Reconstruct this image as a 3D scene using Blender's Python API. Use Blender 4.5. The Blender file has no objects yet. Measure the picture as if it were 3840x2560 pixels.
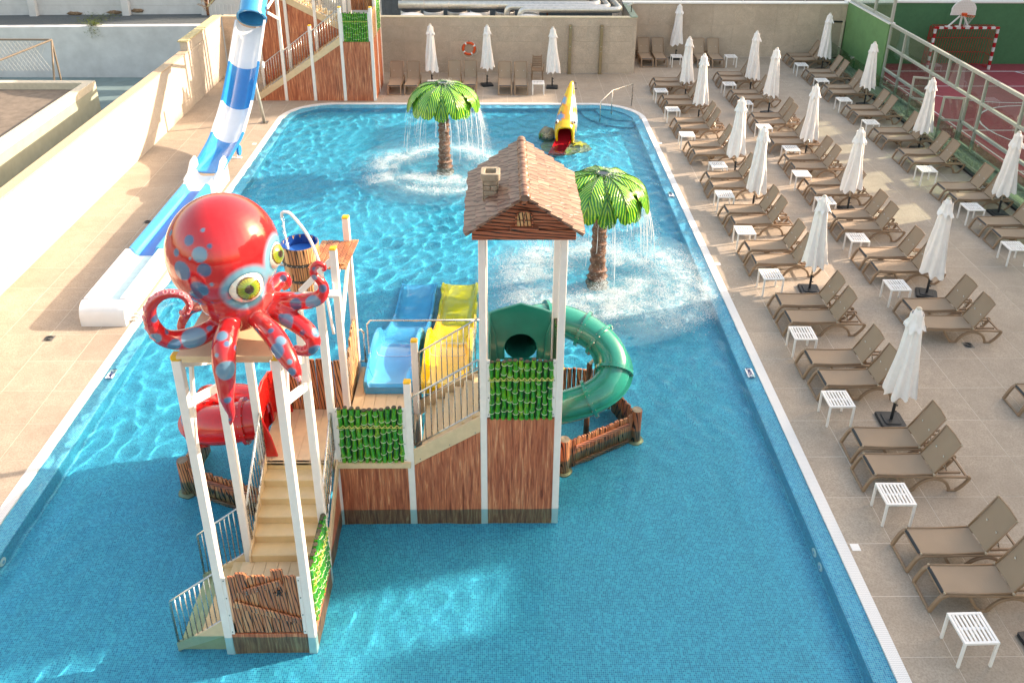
import bpy, bmesh, math, random
import numpy as np
from mathutils import Vector, Matrix, noise as mnoise

R = math.radians
rnd = random.Random(7)
sc = bpy.context.scene
col = sc.collection

# ---------------------------------------------------------------- camera
cam_data = bpy.data.cameras.new('camera')
cam = bpy.data.objects.new('camera', cam_data)
col.objects.link(cam)
rw = Matrix(((0.99989, -0.0134746, 0.0061281), (0.0, 0.4139854, 0.9102835), (-0.0148026, -0.9101838, 0.41394)))
cam.matrix_world = Matrix.Translation((0, 0, 10)) @ rw.transposed().to_4x4()
cam_data.sensor_width = 36.0
cam_data.lens = 3174.763 * 36.0 / 3840.0
cam_data.shift_y = -(1280.0 - 720.0) / 3840.0
cam_data.clip_end = 600
cam_data.clip_start = 0.1
sc.camera = cam

# ---------------------------------------------------------------- light
SUN_AZ, SUN_EL = 15.0, 24.5                       # azimuth from +x towards +y
sdir = Vector((math.cos(R(SUN_EL)) * math.cos(R(SUN_AZ)), math.cos(R(SUN_EL)) * math.sin(R(SUN_AZ)), math.sin(R(SUN_EL))))
world = bpy.data.worlds.new('World')
sc.world = world
world.use_nodes = True
wn = world.node_tree
sky = wn.nodes.new('ShaderNodeTexSky')
sky.sky_type = 'NISHITA'
sky.sun_disc = False
sky.sun_elevation = R(SUN_EL)
sky.sun_rotation = R(90 - SUN_AZ)
sky.air_density = 1.6
sky.dust_density = 3.6
sky.ozone_density = 1.4
wn.links.new(sky.outputs[0], wn.nodes['Background'].inputs['Color'])
wn.nodes['Background'].inputs['Strength'].default_value = 0.125
sun_data = bpy.data.lights.new('sun', 'SUN')
sun_data.energy = 2.55
sun_data.angle = R(0.5)
sun_data.color = (1.0, 0.93, 0.84)
sun_data.cycles.is_caustics_light = True
sun = bpy.data.objects.new('sun', sun_data)
sun.rotation_euler = sdir.to_track_quat('Z', 'Y').to_euler()
col.objects.link(sun)
sc.view_settings.view_transform = 'Standard'
sc.view_settings.look = 'None'
sc.view_settings.exposure = 1.88
sc.view_settings.use_white_balance = True
sc.view_settings.white_balance_temperature = 8100
sc.view_settings.white_balance_tint = 17
sc.view_settings.gamma = 1.0
sc.view_settings.use_curve_mapping = False
cy = sc.cycles
cy.use_denoising = True
cy.max_bounces = 9
cy.diffuse_bounces = 3
cy.glossy_bounces = 3
cy.transmission_bounces = 8
cy.transparent_max_bounces = 10
cy.caustics_refractive = True
cy.caustics_reflective = False
cy.sample_clamp_indirect = 6.0
cy.blur_glossy = 0.5

# ---------------------------------------------------------------- mesh builder
class MB:
    def __init__(s):
        s.v, s.f, s.m = [], [], []
        s.mi = 0
    def add(s, vs, fs):
        b = len(s.v)
        s.v.extend([tuple(p) for p in vs])
        s.f.extend([tuple(b + i for i in f) for f in fs])
        s.m.extend([s.mi] * len(fs))
        return s
    def box(s, lo, hi):
        x0, y0, z0 = lo; x1, y1, z1 = hi
        return s.add([(x0, y0, z0), (x1, y0, z0), (x1, y1, z0), (x0, y1, z0), (x0, y0, z1), (x1, y0, z1), (x1, y1, z1), (x0, y1, z1)],
                     [(0, 3, 2, 1), (4, 5, 6, 7), (0, 1, 5, 4), (1, 2, 6, 5), (2, 3, 7, 6), (3, 0, 4, 7)])
    def beam(s, p0, p1, w, h, up=(0, 0, 1)):
        p0, p1 = Vector(p0), Vector(p1)
        d = (p1 - p0).normalized()
        u = Vector(up)
        if abs(d.dot(u)) > 0.97: u = Vector((0, 1, 0))
        a = d.cross(u).normalized() * (w / 2)
        b = a.cross(d).normalized() * (h / 2)
        vs = []
        for p in (p0, p1):
            vs += [p - a - b, p + a - b, p + a + b, p - a + b]
        return s.add(vs, [(0, 1, 2, 3), (7, 6, 5, 4), (0, 4, 5, 1), (1, 5, 6, 2), (2, 6, 7, 3), (3, 7, 4, 0)])
    def sweep(s, path, prof, closed=True, up=(0, 0, 1), cap=True, scales=None, mis=None):
        """prof: list of (side, up) pairs in the plane across the path"""
        P = [Vector(p) for p in path]
        n = len(prof); rings = []
        prev = None
        for i, p in enumerate(P):
            if i == 0: t = P[1] - P[0]
            elif i == len(P) - 1: t = P[-1] - P[-2]
            else: t = (P[i + 1] - p).normalized() + (p - P[i - 1]).normalized()
            t.normalize()
            if up is None:
                if prev is None:
                    u = Vector((0, 0, 1)) if abs(t.z) < 0.9 else Vector((0, 1, 0))
                else: u = prev
                a = t.cross(u).normalized(); u2 = a.cross(t).normalized(); prev = u2
            else:
                a = t.cross(Vector(up)).normalized(); u2 = a.cross(t).normalized()
            k = 1.0 if scales is None else scales[i]
            rings.append([p + a * (q[0] * k) + u2 * (q[1] * k) for q in prof])
        base = len(s.v)
        for r_ in rings: s.v.extend([tuple(q) for q in r_])
        m = n if closed else n - 1
        for i in range(len(P) - 1):
            for j in range(m):
                a0 = base + i * n + j; a1 = base + i * n + (j + 1) % n
                s.f.append((a0, a1, a1 + n, a0 + n)); s.m.append(s.mi if mis is None else mis[i])
        if cap and closed:
            s.f.append(tuple(base + j for j in reversed(range(n)))); s.m.append(s.mi)
            s.f.append(tuple(base + (len(P) - 1) * n + j for j in range(n))); s.m.append(s.mi)
        return s
    def tube(s, path, r=0.02, n=8, cap=True, radii=None):
        prof = [(math.cos(2 * math.pi * k / n), math.sin(2 * math.pi * k / n)) for k in range(n)]
        sc_ = radii if radii is not None else [r] * len(path)
        return s.sweep(path, prof, True, None, cap, sc_)
    def rect(s, path, w, h, up=(0, 0, 1)):
        return s.sweep(path, [(-w / 2, -h / 2), (w / 2, -h / 2), (w / 2, h / 2), (-w / 2, h / 2)], True, up)
    def lathe(s, prof, n=24, c=(0, 0, 0), cap=True, fn=None):
        """prof: (r, z) pairs from bottom to top; fn(i, ang, r, z) -> (r, z)"""
        base = len(s.v)
        for i, (r_, z) in enumerate(prof):
            for k in range(n):
                a = 2 * math.pi * k / n
                rr, zz = (r_, z) if fn is None else fn(i, a, r_, z)
                s.v.append((c[0] + rr * math.cos(a), c[1] + rr * math.sin(a), c[2] + zz))
        for i in range(len(prof) - 1):
            for k in range(n):
                a0 = base + i * n + k; a1 = base + i * n + (k + 1) % n
                s.f.append((a0, a1, a1 + n, a0 + n)); s.m.append(s.mi)
        if cap:
            s.f.append(tuple(base + k for k in reversed(range(n)))); s.m.append(s.mi)
            s.f.append(tuple(base + (len(prof) - 1) * n + k for k in range(n))); s.m.append(s.mi)
        return s
    def prism(s, poly, o, ax, ay, depth):
        """poly (a, b) pairs in the plane o + a*ax + b*ay, extruded by vector depth"""
        o, ax, ay, d = Vector(o), Vector(ax), Vector(ay), Vector(depth)
        n = len(poly)
        lo = [o + ax * a + ay * b for a, b in poly]
        return s.add(lo + [p + d for p in lo],
                     [tuple(reversed(range(n))), tuple(range(n, 2 * n))] + [(i, (i + 1) % n, n + (i + 1) % n, n + i) for i in range(n)])
    def ball(s, c, r, n=8, m=6, sq=(1, 1, 1)):
        vs, fs = [], []
        for i in range(1, m):
            t = math.pi * i / m
            for k in range(n):
                a = 2 * math.pi * k / n
                vs.append((c[0] + r * sq[0] * math.sin(t) * math.cos(a), c[1] + r * sq[1] * math.sin(t) * math.sin(a), c[2] + r * sq[2] * math.cos(t)))
        vs += [(c[0], c[1], c[2] + r * sq[2]), (c[0], c[1], c[2] - r * sq[2])]
        T, B = len(vs) - 2, len(vs) - 1
        for i in range(m - 2):
            for k in range(n):
                a0 = i * n + k; a1 = i * n + (k + 1) % n
                fs.append((a0, a0 + n, a1 + n, a1))
        for k in range(n):
            fs.append((T, k, (k + 1) % n))
            fs.append((B, (m - 2) * n + (k + 1) % n, (m - 2) * n + k))
        return s.add(vs, fs)
    def mesh(s, name, mats, smooth=False, bevel=0.0, seg=1, fix=True):
        me = bpy.data.meshes.new(name)
        me.from_pydata(s.v, [], s.f)
        for m_ in (mats if isinstance(mats, (list, tuple)) else [mats]): me.materials.append(m_)
        if len(me.materials) > 1: me.polygons.foreach_set('material_index', s.m)
        if bevel > 0 or fix:
            bm = bmesh.new(); bm.from_mesh(me)
            if bevel > 0:
                bm.normal_update()
                es = [e for e in bm.edges if len(e.link_faces) == 2 and e.calc_face_angle(0) > 0.5]
                bmesh.ops.bevel(bm, geom=es, offset=bevel, segments=seg, affect='EDGES', clamp_overlap=True)
            bmesh.ops.recalc_face_normals(bm, faces=bm.faces)
            bm.to_mesh(me); bm.free()
        if smooth:
            me.polygons.foreach_set('use_smooth', [True] * len(me.polygons))
            if smooth != 'all': me.set_sharp_from_angle(angle=R(38 if smooth is True else smooth))
        me.update()
        return me

INV = {}
def place(name, me, parent=None, loc=None, rot=None, scale=None, kind=None, label=None, category=None, group=None):
    o = bpy.data.objects.new(name, me)
    col.objects.link(o)
    if parent is not None:
        o.parent = parent
        if parent.name in INV: o.matrix_parent_inverse = INV[parent.name]
    if loc is not None: o.location = loc
    if rot is not None: o.rotation_euler = rot
    if scale is not None: o.scale = scale
    tag(o, label, category, group, kind)
    return o
def tag(o, label=None, category=None, group=None, kind=None):
    if label: o['label'] = label
    if category: o['category'] = category
    if group: o['group'] = group
    if kind: o['kind'] = kind
    return o
def obj(name, mb, mat_, parent=None, smooth=False, bevel=0.0, fix=True, **k):
    return place(name, mb.mesh(name, mat_, smooth, bevel, fix=fix), parent, **k)
def thing(name, label, category, loc=(0, 0, 0), rotz=0, group=None, local=False):
    """an Empty at the thing's base; its parts are given in place coordinates unless local"""
    o = bpy.data.objects.new(name, None)
    col.objects.link(o)
    o.location = loc; o.rotation_euler = (0, 0, rotz)
    o.empty_display_size = 0.2
    tag(o, label, category, group)
    if not local: INV[o.name] = Matrix.Translation(-Vector(loc))
    return o
def struct(name, mb, mat_, smooth=False, bevel=0.0, fix=True, **k):
    return obj(name, mb, mat_, None, smooth, bevel, fix, kind='structure', **k)
KIDS = {}
def kids(o):
    return [c for c in o.children]
def copy_tree(root, loc, rotz=None, label=None, group=None):
    r_ = root.copy(); col.objects.link(r_)
    r_.location = loc
    if rotz is not None: r_.rotation_euler = (0, 0, rotz)
    if label: r_['label'] = label
    if group: r_['group'] = group
    for ch in TREE[root.name]:
        c = ch[0].copy(); col.objects.link(c); c.parent = r_
        for g in ch[1]:
            d = g.copy(); col.objects.link(d); d.parent = c
    return r_
TREE = {}
def register(root):
    allo = [o for o in col.objects if o.parent is not None]
    TREE[root.name] = [(c, [g for g in allo if g.parent == c]) for c in allo if c.parent == root]

def lerp(a, b, t): return a + (b - a) * t
def spline(pts, per=6):
    """Catmull-Rom through the points (any dimension)"""
    P = [np.array(p, float) for p in pts]
    P = [2 * P[0] - P[1]] + P + [2 * P[-1] - P[-2]]
    out = []
    for i in range(1, len(P) - 2):
        for k in range(per):
            t = k / per
            out.append(0.5 * ((2 * P[i]) + (-P[i - 1] + P[i + 1]) * t + (2 * P[i - 1] - 5 * P[i] + 4 * P[i + 1] - P[i + 2]) * t * t + (-P[i - 1] + 3 * P[i] - 3 * P[i + 1] + P[i + 2]) * t ** 3))
    out.append(P[-2])
    return [tuple(float(x) for x in q) for q in out]
def rrect(x0, x1, y0, y1, r, n=10):
    out = []
    for cx, cy_, a0 in ((x1 - r, y1 - r, 0), (x0 + r, y1 - r, 90), (x0 + r, y0 + r, 180), (x1 - r, y0 + r, 270)):
        for k in range(n + 1):
            a = R(a0 + 90 * k / n)
            out.append((cx + r * math.cos(a), cy_ + r * math.sin(a)))
    return out

# ---------------------------------------------------------------- materials
MAT = {}
class NT:
    """small helper for node materials"""
    def __init__(s, name):
        s.m = bpy.data.materials.new(name); s.m.use_nodes = True
        s.t = s.m.node_tree; s.b = s.t.nodes['Principled BSDF']
        MAT[name] = s.m
    def n(s, typ, **k):
        nd = s.t.nodes.new('ShaderNode' + typ)
        for a, b in k.items():
            setattr(nd, a, b)
        return nd
    def l(s, a, b): s.t.links.new(a, b)
    def coord(s, kind='Object', scale=(1, 1, 1), rot=(0, 0, 0), rand=False):
        tc = s.n('TexCoord'); mp = s.n('Mapping')
        mp.inputs['Scale'].default_value = scale; mp.inputs['Rotation'].default_value = rot
        src = tc.outputs[kind]
        if rand:
            oi = s.n('ObjectInfo'); ad = s.n('VectorMath', operation='ADD'); ml = s.n('VectorMath', operation='MULTIPLY')
            cb = s.n('CombineXYZ')
            for i in range(3): s.l(oi.outputs['Random'], cb.inputs[i])
            s.l(cb.outputs[0], ml.inputs[0]); ml.inputs[1].default_value = (37.0, 53.0, 71.0)
            s.l(src, ad.inputs[0]); s.l(ml.outputs[0], ad.inputs[1]); src = ad.outputs[0]
        s.l(src, mp.inputs['Vector'])
        return mp.outputs[0]
    def noise(s, vec, scale, detail=4, rough=0.55, dist=0.0):
        nd = s.n('TexNoise'); nd.inputs['Scale'].default_value = scale; nd.inputs['Detail'].default_value = detail
        nd.inputs['Roughness'].default_value = rough; nd.inputs['Distortion'].default_value = dist
        s.l(vec, nd.inputs['Vector']); return nd.outputs['Fac']
    def ramp(s, fac, stops, interp='LINEAR'):
        nd = s.n('ValToRGB'); cr = nd.color_ramp; cr.interpolation = interp
        while len(cr.elements) < len(stops): cr.elements.new(0.5)
        for e, (p, c) in zip(cr.elements, stops):
            e.position = p; e.color = (*c, 1) if len(c) == 3 else c
        s.l(fac, nd.inputs[0]); return nd.outputs[0]
    def mix(s, fac, a, b, mode='MIX'):
        nd = s.n('Mix', data_type='RGBA', blend_type=mode)
        for sock, val in ((nd.inputs[0], fac), (nd.inputs[6], a), (nd.inputs[7], b)):
            if isinstance(val, (int, float)): sock.default_value = val
            elif isinstance(val, tuple): sock.default_value = (*val, 1)
            else: s.l(val, sock)
        return nd.outputs[2]
    def math(s, op, a, b=0.5, clamp=False):
        nd = s.n('Math', operation=op, use_clamp=clamp)
        for sock, val in ((nd.inputs[0], a), (nd.inputs[1], b)):
            if isinstance(val, (int, float)): sock.default_value = val
            else: s.l(val, sock)
        return nd.outputs[0]
    def bump(s, h, strength=0.3, dist=0.01):
        nd = s.n('Bump'); nd.inputs['Strength'].default_value = strength; nd.inputs['Distance'].default_value = dist
        s.l(h, nd.inputs['Height']); s.l(nd.outputs[0], s.b.inputs['Normal'])
    def set(s, **k):
        for a, v in k.items():
            sock = s.b.inputs[a.replace('_', ' ')]
            if isinstance(v, tuple): sock.default_value = (*v, 1)
            elif isinstance(v, (int, float)): sock.default_value = v
            else: s.l(v, sock)
        return s

def basic(name, c, rough=0.5, metal=0.0, var=0.06, scale=8.0, bump=0.0, coat=0.0, rand=True, spec=0.5, bscale=60.0):
    t = NT(name)
    v = t.coord(rand=rand)
    f = t.noise(v, scale, 5, 0.6)
    a = tuple(max(0, x * (1 - 2.2 * var)) for x in c); b = tuple(min(1, x * (1 + 1.6 * var)) for x in c)
    t.set(Base_Color=t.ramp(f, [(0.25, a), (0.75, b)]), Metallic=metal)
    t.b.inputs['Specular IOR Level'].default_value = spec
    f2 = t.noise(v, scale * 2.7, 3)
    t.set(Roughness=t.math('ADD', t.math('MULTIPLY', f2, 0.16), max(0.02, rough - 0.08)))
    if coat: t.b.inputs['Coat Weight'].default_value = coat; t.b.inputs['Coat Roughness'].default_value = 0.06
    if bump: t.bump(t.noise(v, bscale, 4), bump, 0.004)
    return t.m

def tile_mat(name, lo, hi, rough=0.55, stain=0.15):
    t = NT(name)
    v = t.coord(rand=True)
    vw = t.coord('Object')
    f1 = t.noise(v, 3.2, 6, 0.62, 0.4)
    f2 = t.noise(v, 38.0, 4, 0.7)
    c = t.ramp(f1, [(0.3, lo), (0.72, hi)])
    c = t.mix(t.ramp(f2, [(0.42, (0, 0, 0)), (0.72, (1, 1, 1))]), c, tuple(x * 0.72 for x in lo))
    geo = t.n('NewGeometry')
    st = t.n('TexNoise'); st.inputs['Scale'].default_value = 0.55; st.inputs['Detail'].default_value = 5
    t.l(geo.outputs['Position'], st.inputs['Vector'])
    c = t.mix(t.math('MULTIPLY', t.ramp(st.outputs['Fac'], [(0.45, (0, 0, 0)), (0.68, (1, 1, 1))]), stain), c, tuple(x * 0.6 for x in lo))
    oi = t.n('ObjectInfo')
    hs = t.n('HueSaturation'); t.l(c, hs.inputs['Color'])
    t.l(t.math('ADD', t.math('MULTIPLY', oi.outputs['Random'], 0.09), 0.955), hs.inputs['Value'])
    t.set(Base_Color=hs.outputs[0], Roughness=t.math('ADD', t.math('MULTIPLY', f1, 0.25), rough - 0.12))
    t.bump(f2, 0.18, 0.003)
    return t.m

def mosaic_mat(name, cols, grout, size=0.027):
    """small glass mosaic; picks the grid plane from the face normal"""
    t = NT(name)
    geo = t.n('NewGeometry')
    sp = t.n('SeparateXYZ'); t.l(geo.outputs['Position'], sp.inputs[0])
    sn = t.n('SeparateXYZ'); t.l(geo.outputs['True Normal'], sn.inputs[0])
    ax = t.math('GREATER_THAN', t.math('ABSOLUTE', sn.outputs[0]), 0.75)
    ay = t.math('GREATER_THAN', t.math('ABSOLUTE', sn.outputs[1]), 0.75)
    def sel(f, a, b):
        nd = t.n('Mix', data_type='FLOAT'); t.l(f, nd.inputs[0]); t.l(a, nd.inputs[2]); t.l(b, nd.inputs[3]); return nd.outputs[0]
    u = sel(ax, sp.outputs[0], sp.outputs[2])
    w = sel(ay, sp.outputs[1], sp.outputs[2])
    us = t.math('DIVIDE', u, size); ws = t.math('DIVIDE', w, size)
    fu = t.math('FRACT', us); fw = t.math('FRACT', ws)
    g = 0.11
    line = t.math('MAXIMUM', t.math('LESS_THAN', fu, g), t.math('LESS_THAN', fw, g))
    cb = t.n('CombineXYZ'); t.l(t.math('FLOOR', us), cb.inputs[0]); t.l(t.math('FLOOR', ws), cb.inputs[1])
    wnz = t.n('TexWhiteNoise', noise_dimensions='2D'); t.l(cb.outputs[0], wnz.inputs['Vector'])
    stops = [((i + 0.5) / len(cols), c) for i, c in enumerate(cols)]
    c = t.ramp(wnz.outputs['Value'], stops)
    # sheets of mosaic, about 0.32 m square, differ slightly
    cb2 = t.n('CombineXYZ'); t.l(t.math('FLOOR', t.math('DIVIDE', u, 0.324)), cb2.inputs[0]); t.l(t.math('FLOOR', t.math('DIVIDE', w, 0.324)), cb2.inputs[1])
    wn2 = t.n('TexWhiteNoise', noise_dimensions='2D'); t.l(cb2.outputs[0], wn2.inputs['Vector'])
    hs = t.n('HueSaturation'); t.l(c, hs.inputs['Color'])
    t.l(t.math('ADD', t.math('MULTIPLY', wn2.outputs['Value'], 0.1), 0.95), hs.inputs['Value'])
    c = t.mix(line, hs.outputs[0], grout)
    t.set(Base_Color=c, Roughness=0.35)
    return t.m
# palette
BEIGE_LO, BEIGE_HI = (0.37, 0.30, 0.235), (0.49, 0.405, 0.325)
deck_m = tile_mat('deck tile', BEIGE_LO, BEIGE_HI, 0.6, 0.3)
walltile_m = tile_mat('wall tile', (0.54, 0.425, 0.33), (0.70, 0.565, 0.45), 0.6, 0.3)
grout_m = basic('grout', (0.62, 0.54, 0.46), 0.9, var=0.05)
leftwall_m = tile_mat('sunlit wall tile', (0.56, 0.49, 0.42), (0.66, 0.59, 0.515), 0.6, 0.1)  # lighter copy of the beige wall tile, sun brightness put into the colour
mosaic_m = mosaic_mat('blue mosaic', [(0.0, 0.22, 0.42), (0.004, 0.335, 0.56), (0.001, 0.275, 0.48), (0.012, 0.43, 0.62)], (0.12, 0.60, 0.74))
shelf_m = mosaic_mat('edge mosaic', [(0.02, 0.32, 0.60), (0.05, 0.46, 0.72), (0.10, 0.56, 0.76), (0.03, 0.38, 0.66)], (0.55, 0.74, 0.80))
white_plastic_m = basic('white plastic', (0.80, 0.80, 0.80), 0.35, var=0.02, rand=True)
post_m = basic('white painted post', (0.88, 0.82, 0.77), 0.4, var=0.025, bump=0.1)
cream_m = basic('cream boards', (0.74, 0.55, 0.34), 0.45, var=0.05, bump=0.1)
cream_stair_m = basic('cream stair', (0.76, 0.55, 0.29), 0.22, var=0.03, coat=0.3)
yellow_m = basic('yellow cap', (0.80, 0.46, 0.02), 0.35, var=0.06)
steel_m = basic('steel tube', (0.62, 0.60, 0.56), 0.28, metal=1.0, var=0.04)
dark_steel_m = basic('bolt steel', (0.35, 0.34, 0.32), 0.4, metal=1.0)
red_m = basic('red gelcoat', (0.62, 0.012, 0.012), 0.2, var=0.1, coat=0.6, scale=3)
green_m = basic('teal gelcoat', (0.0, 0.25, 0.185), 0.2, var=0.08, coat=0.7, scale=3)
blue_m = basic('blue gelcoat', (0.005, 0.24, 0.58), 0.15, var=0.05, coat=0.7, scale=3)
deepblue_m = basic('deep blue gelcoat', (0.01, 0.17, 0.60), 0.15, var=0.05, coat=0.7, scale=3)
slidewhite_m = basic('white gelcoat', (0.72, 0.76, 0.80), 0.15, var=0.03, coat=0.7, scale=3)
lightblue_m = basic('light blue gelcoat', (0.03, 0.34, 0.66), 0.15, var=0.05, coat=0.7, scale=3)
slideyellow_m = basic('yellow gelcoat', (0.86, 0.52, 0.004), 0.15, var=0.05, coat=0.7, scale=3)
taupe_m = basic('taupe resin', (0.31, 0.20, 0.125), 0.5, var=0.05, bump=0.06)
sling_m = NT('taupe sling')
_v = sling_m.coord(rand=True)
_w = sling_m.n('TexWave', wave_type='BANDS', bands_direction='Y'); _w.inputs['Scale'].default_value = 90; sling_m.l(_v, _w.inputs['Vector'])
_w2 = sling_m.n('TexWave', wave_type='BANDS', bands_direction='X'); _w2.inputs['Scale'].default_value = 90; sling_m.l(_v, _w2.inputs['Vector'])
_h = sling_m.math('ADD', _w.outputs['Fac'], _w2.outputs['Fac'])
sling_m.set(Base_Color=sling_m.mix(sling_m.noise(_v, 2.5, 4), (0.305, 0.218, 0.150), (0.37, 0.272, 0.192)), Roughness=0.75)
sling_m.bump(_h, 0.25, 0.002)
sling_m = sling_m.m
canvas_m = basic('white canvas', (0.90, 0.86, 0.845), 0.85, var=0.03, bump=0.2, bscale=300)
canvas_m.node_tree.nodes['Principled BSDF'].inputs['Subsurface Weight'].default_value = 0.0
pole_m = basic('pale pole', (0.62, 0.56, 0.48), 0.35)
black_m = basic('black plastic', (0.018, 0.022, 0.026), 0.45, var=0.15)
whitemetal_m = basic('white metal', (0.88, 0.86, 0.84), 0.35, var=0.02)
concrete_m = basic('grey concrete', (0.22, 0.23, 0.21), 0.85, var=0.16, scale=3, bump=0.4)
teal_floor_m = basic('old teal pool paint', (0.16, 0.24, 0.25), 0.7, var=0.1, scale=2)
palegreen_m = basic('pale green render', (0.38, 0.39, 0.30), 0.85, var=0.06, scale=2.5, bump=0.3)
whitewall_m = basic('whitewashed wall', (0.62, 0.64, 0.66), 0.85, var=0.07, scale=1.6, bump=0.6, bscale=12)
granite_m = basic('wall coping stone', (0.55, 0.42, 0.29), 0.85, var=0.2, scale=60, bump=0.6)
roofgravel_m = basic('grey roof gravel', (0.10, 0.12, 0.13), 0.95, var=0.3, scale=40, bump=0.9)
roofgrey_m = basic('flat roof felt', (0.19, 0.155, 0.125), 0.9, var=0.15, scale=4, bump=0.3)
greenwall_m = basic('green court paint', (0.06, 0.20, 0.095), 0.75, var=0.05, scale=6, bump=0.3)
redcourt_m = basic('red court paint', (0.36, 0.055, 0.07), 0.7, var=0.07, scale=5, bump=0.2)
line_m = basic('white line paint', (0.75, 0.75, 0.75), 0.6)
redpaint_m = basic('red paint', (0.50, 0.012, 0.02), 0.35)
orange_m = basic('orange paint', (0.80, 0.10, 0.02), 0.4)
foil_m = basic('aluminium cladding', (0.74, 0.70, 0.64), 0.42, metal=0.75, var=0.08)
louvre_m = basic('grey louvre metal', (0.13, 0.155, 0.165), 0.5, var=0.1)
bronze_m = basic('bronze profile', (0.36, 0.28, 0.17), 0.4, metal=0.6)
rope_m = basic('rope', (0.60, 0.60, 0.16), 0.8)
aluframe_m = basic('grey green aluminium', (0.42, 0.43, 0.38), 0.4, var=0.03)
rust_m = basic('rusty steel', (0.16, 0.055, 0.03), 0.85, var=0.2)
ivy_m = basic('weed leaves', (0.10, 0.14, 0.02), 0.7, var=0.3, scale=20)
twig_m = basic('dry twigs', (0.22, 0.13, 0.06), 0.9, var=0.2)

def glass_thin(name, tint, refl=0.12):
    m = bpy.data.materials.new(name); m.use_nodes = True; t = m.node_tree; t.nodes.clear()
    o = t.nodes.new('ShaderNodeOutputMaterial'); tr = t.nodes.new('ShaderNodeBsdfTransparent'); gl = t.nodes.new('ShaderNodeBsdfGlossy')
    tr.inputs['Color'].default_value = (*tint, 1); gl.inputs['Roughness'].default_value = 0.02
    gl.inputs['Color'].default_value = (0.9, 0.95, 0.9, 1)
    fr = t.nodes.new('ShaderNodeFresnel'); fr.inputs['IOR'].default_value = 1.5
    ad = t.nodes.new('ShaderNodeMath'); ad.operation = 'MULTIPLY_ADD'; ad.inputs[1].default_value = 1.0; ad.inputs[2].default_value = refl
    t.links.new(fr.outputs[0], ad.inputs[0])
    ge = t.nodes.new('ShaderNodeNewGeometry'); iv = t.nodes.new('ShaderNodeMath'); iv.operation = 'SUBTRACT'; iv.inputs[0].default_value = 1.0; t.links.new(ge.outputs['Backfacing'], iv.inputs[1])
    mu = t.nodes.new('ShaderNodeMath'); mu.operation = 'MULTIPLY'; mu.use_clamp = True; t.links.new(ad.outputs[0], mu.inputs[0]); t.links.new(iv.outputs[0], mu.inputs[1])
    mx = t.nodes.new('ShaderNodeMixShader'); t.links.new(mu.outputs[0], mx.inputs[0]); t.links.new(tr.outputs[0], mx.inputs[1]); t.links.new(gl.outputs[0], mx.inputs[2])
    t.links.new(mx.outputs[0], o.inputs['Surface'])
    return m
pane_m = glass_thin('fence glass', (0.84, 0.92, 0.87), 0.10)
bal_glass_m = glass_thin('green balustrade glass', (0.68, 0.82, 0.75), 0.10)

def water_mat():
    m = bpy.data.materials.new('pool water'); m.use_nodes = True; t = m.node_tree; t.nodes.clear()
    o = t.nodes.new('ShaderNodeOutputMaterial'); g = t.nodes.new('ShaderNodeBsdfGlass')
    g.inputs['IOR'].default_value = 1.2; g.inputs['Roughness'].default_value = 0.0; g.inputs['Color'].default_value = (0.76, 0.99, 1.0, 1)
    t.links.new(g.outputs[0], o.inputs['Surface'])
    return m
water_m = water_mat()

def wood_streak():
    """reddish brown boards with long vertical streaks"""
    t = NT('reddish wood panel')
    v = t.coord(scale=(11, 11, 0.7))
    f = t.noise(v, 2.2, 7, 0.68, 0.6)
    v2 = t.coord(scale=(40, 40, 1.2))
    f2 = t.noise(v2, 2.0, 4, 0.6)
    c = t.ramp(f, [(0.30, (0.13, 0.028, 0.012)), (0.43, (0.46, 0.115, 0.05)), (0.55, (0.68, 0.22, 0.10)), (0.70, (0.90, 0.47, 0.25))])
    c = t.mix(t.ramp(f2, [(0.35, (0.45, 0.45, 0.45)), (0.6, (1, 1, 1))]), tuple([0.20, 0.05, 0.025]), c)
    t.set(Base_Color=c, Roughness=0.5); t.bump(f2, 0.15, 0.003)
    return t.m
woodpanel_m = wood_streak()

def carved(name, lo, mid, hi, rot=(0, 0, 0), sc_=1.0, dark=(0.02, 0.008, 0.005), axis='X'):
    """moulded timber: pale grain crossed by wandering dark grooves"""
    t = NT(name)
    v = t.coord(scale=(1, 1, 0.11) if axis == 'X' else ((0.10, 1, 1) if axis == 'Z' else (1, 0.1, 1)), rot=rot, rand=True)
    w = t.n('TexWave', wave_type='BANDS', bands_direction='DIAGONAL', wave_profile='SIN')
    w.inputs['Scale'].default_value = 13.0 * sc_; w.inputs['Distortion'].default_value = 5.0; w.inputs['Detail'].default_value = 2.5
    w.inputs['Detail Scale'].default_value = 0.9; w.inputs['Detail Roughness'].default_value = 0.45
    t.l(v, w.inputs['Vector'])
    f = t.noise(v, 5.0 * sc_, 5)
    c = t.ramp(f, [(0.3, lo), (0.5, mid), (0.7, hi)])
    g = t.ramp(w.outputs['Fac'], [(0.07, (0, 0, 0)), (0.26, (1, 1, 1))])
    c = t.mix(g, dark, c)
    t.set(Base_Color=c, Roughness=0.42); t.b.inputs['Coat Weight'].default_value = 0.15
    t.bump(g, 0.7, 0.012)
    return t.m
carved_m = carved('carved plank', (0.34, 0.095, 0.04), (0.55, 0.20, 0.085), (0.74, 0.38, 0.18))
carvedpale_m = carved('carved pale plank', (0.48, 0.20, 0.08), (0.66, 0.34, 0.15), (0.78, 0.48, 0.24))
carvedh_m = carved('carved beam', (0.30, 0.08, 0.04), (0.48, 0.15, 0.075), (0.60, 0.24, 0.13), axis='Z')
shingle_m = carved('roof shingle', (0.20, 0.105, 0.07), (0.28, 0.155, 0.105), (0.38, 0.235, 0.165), sc_=0.42, dark=(0.13, 0.06, 0.04), axis='Z')
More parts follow.
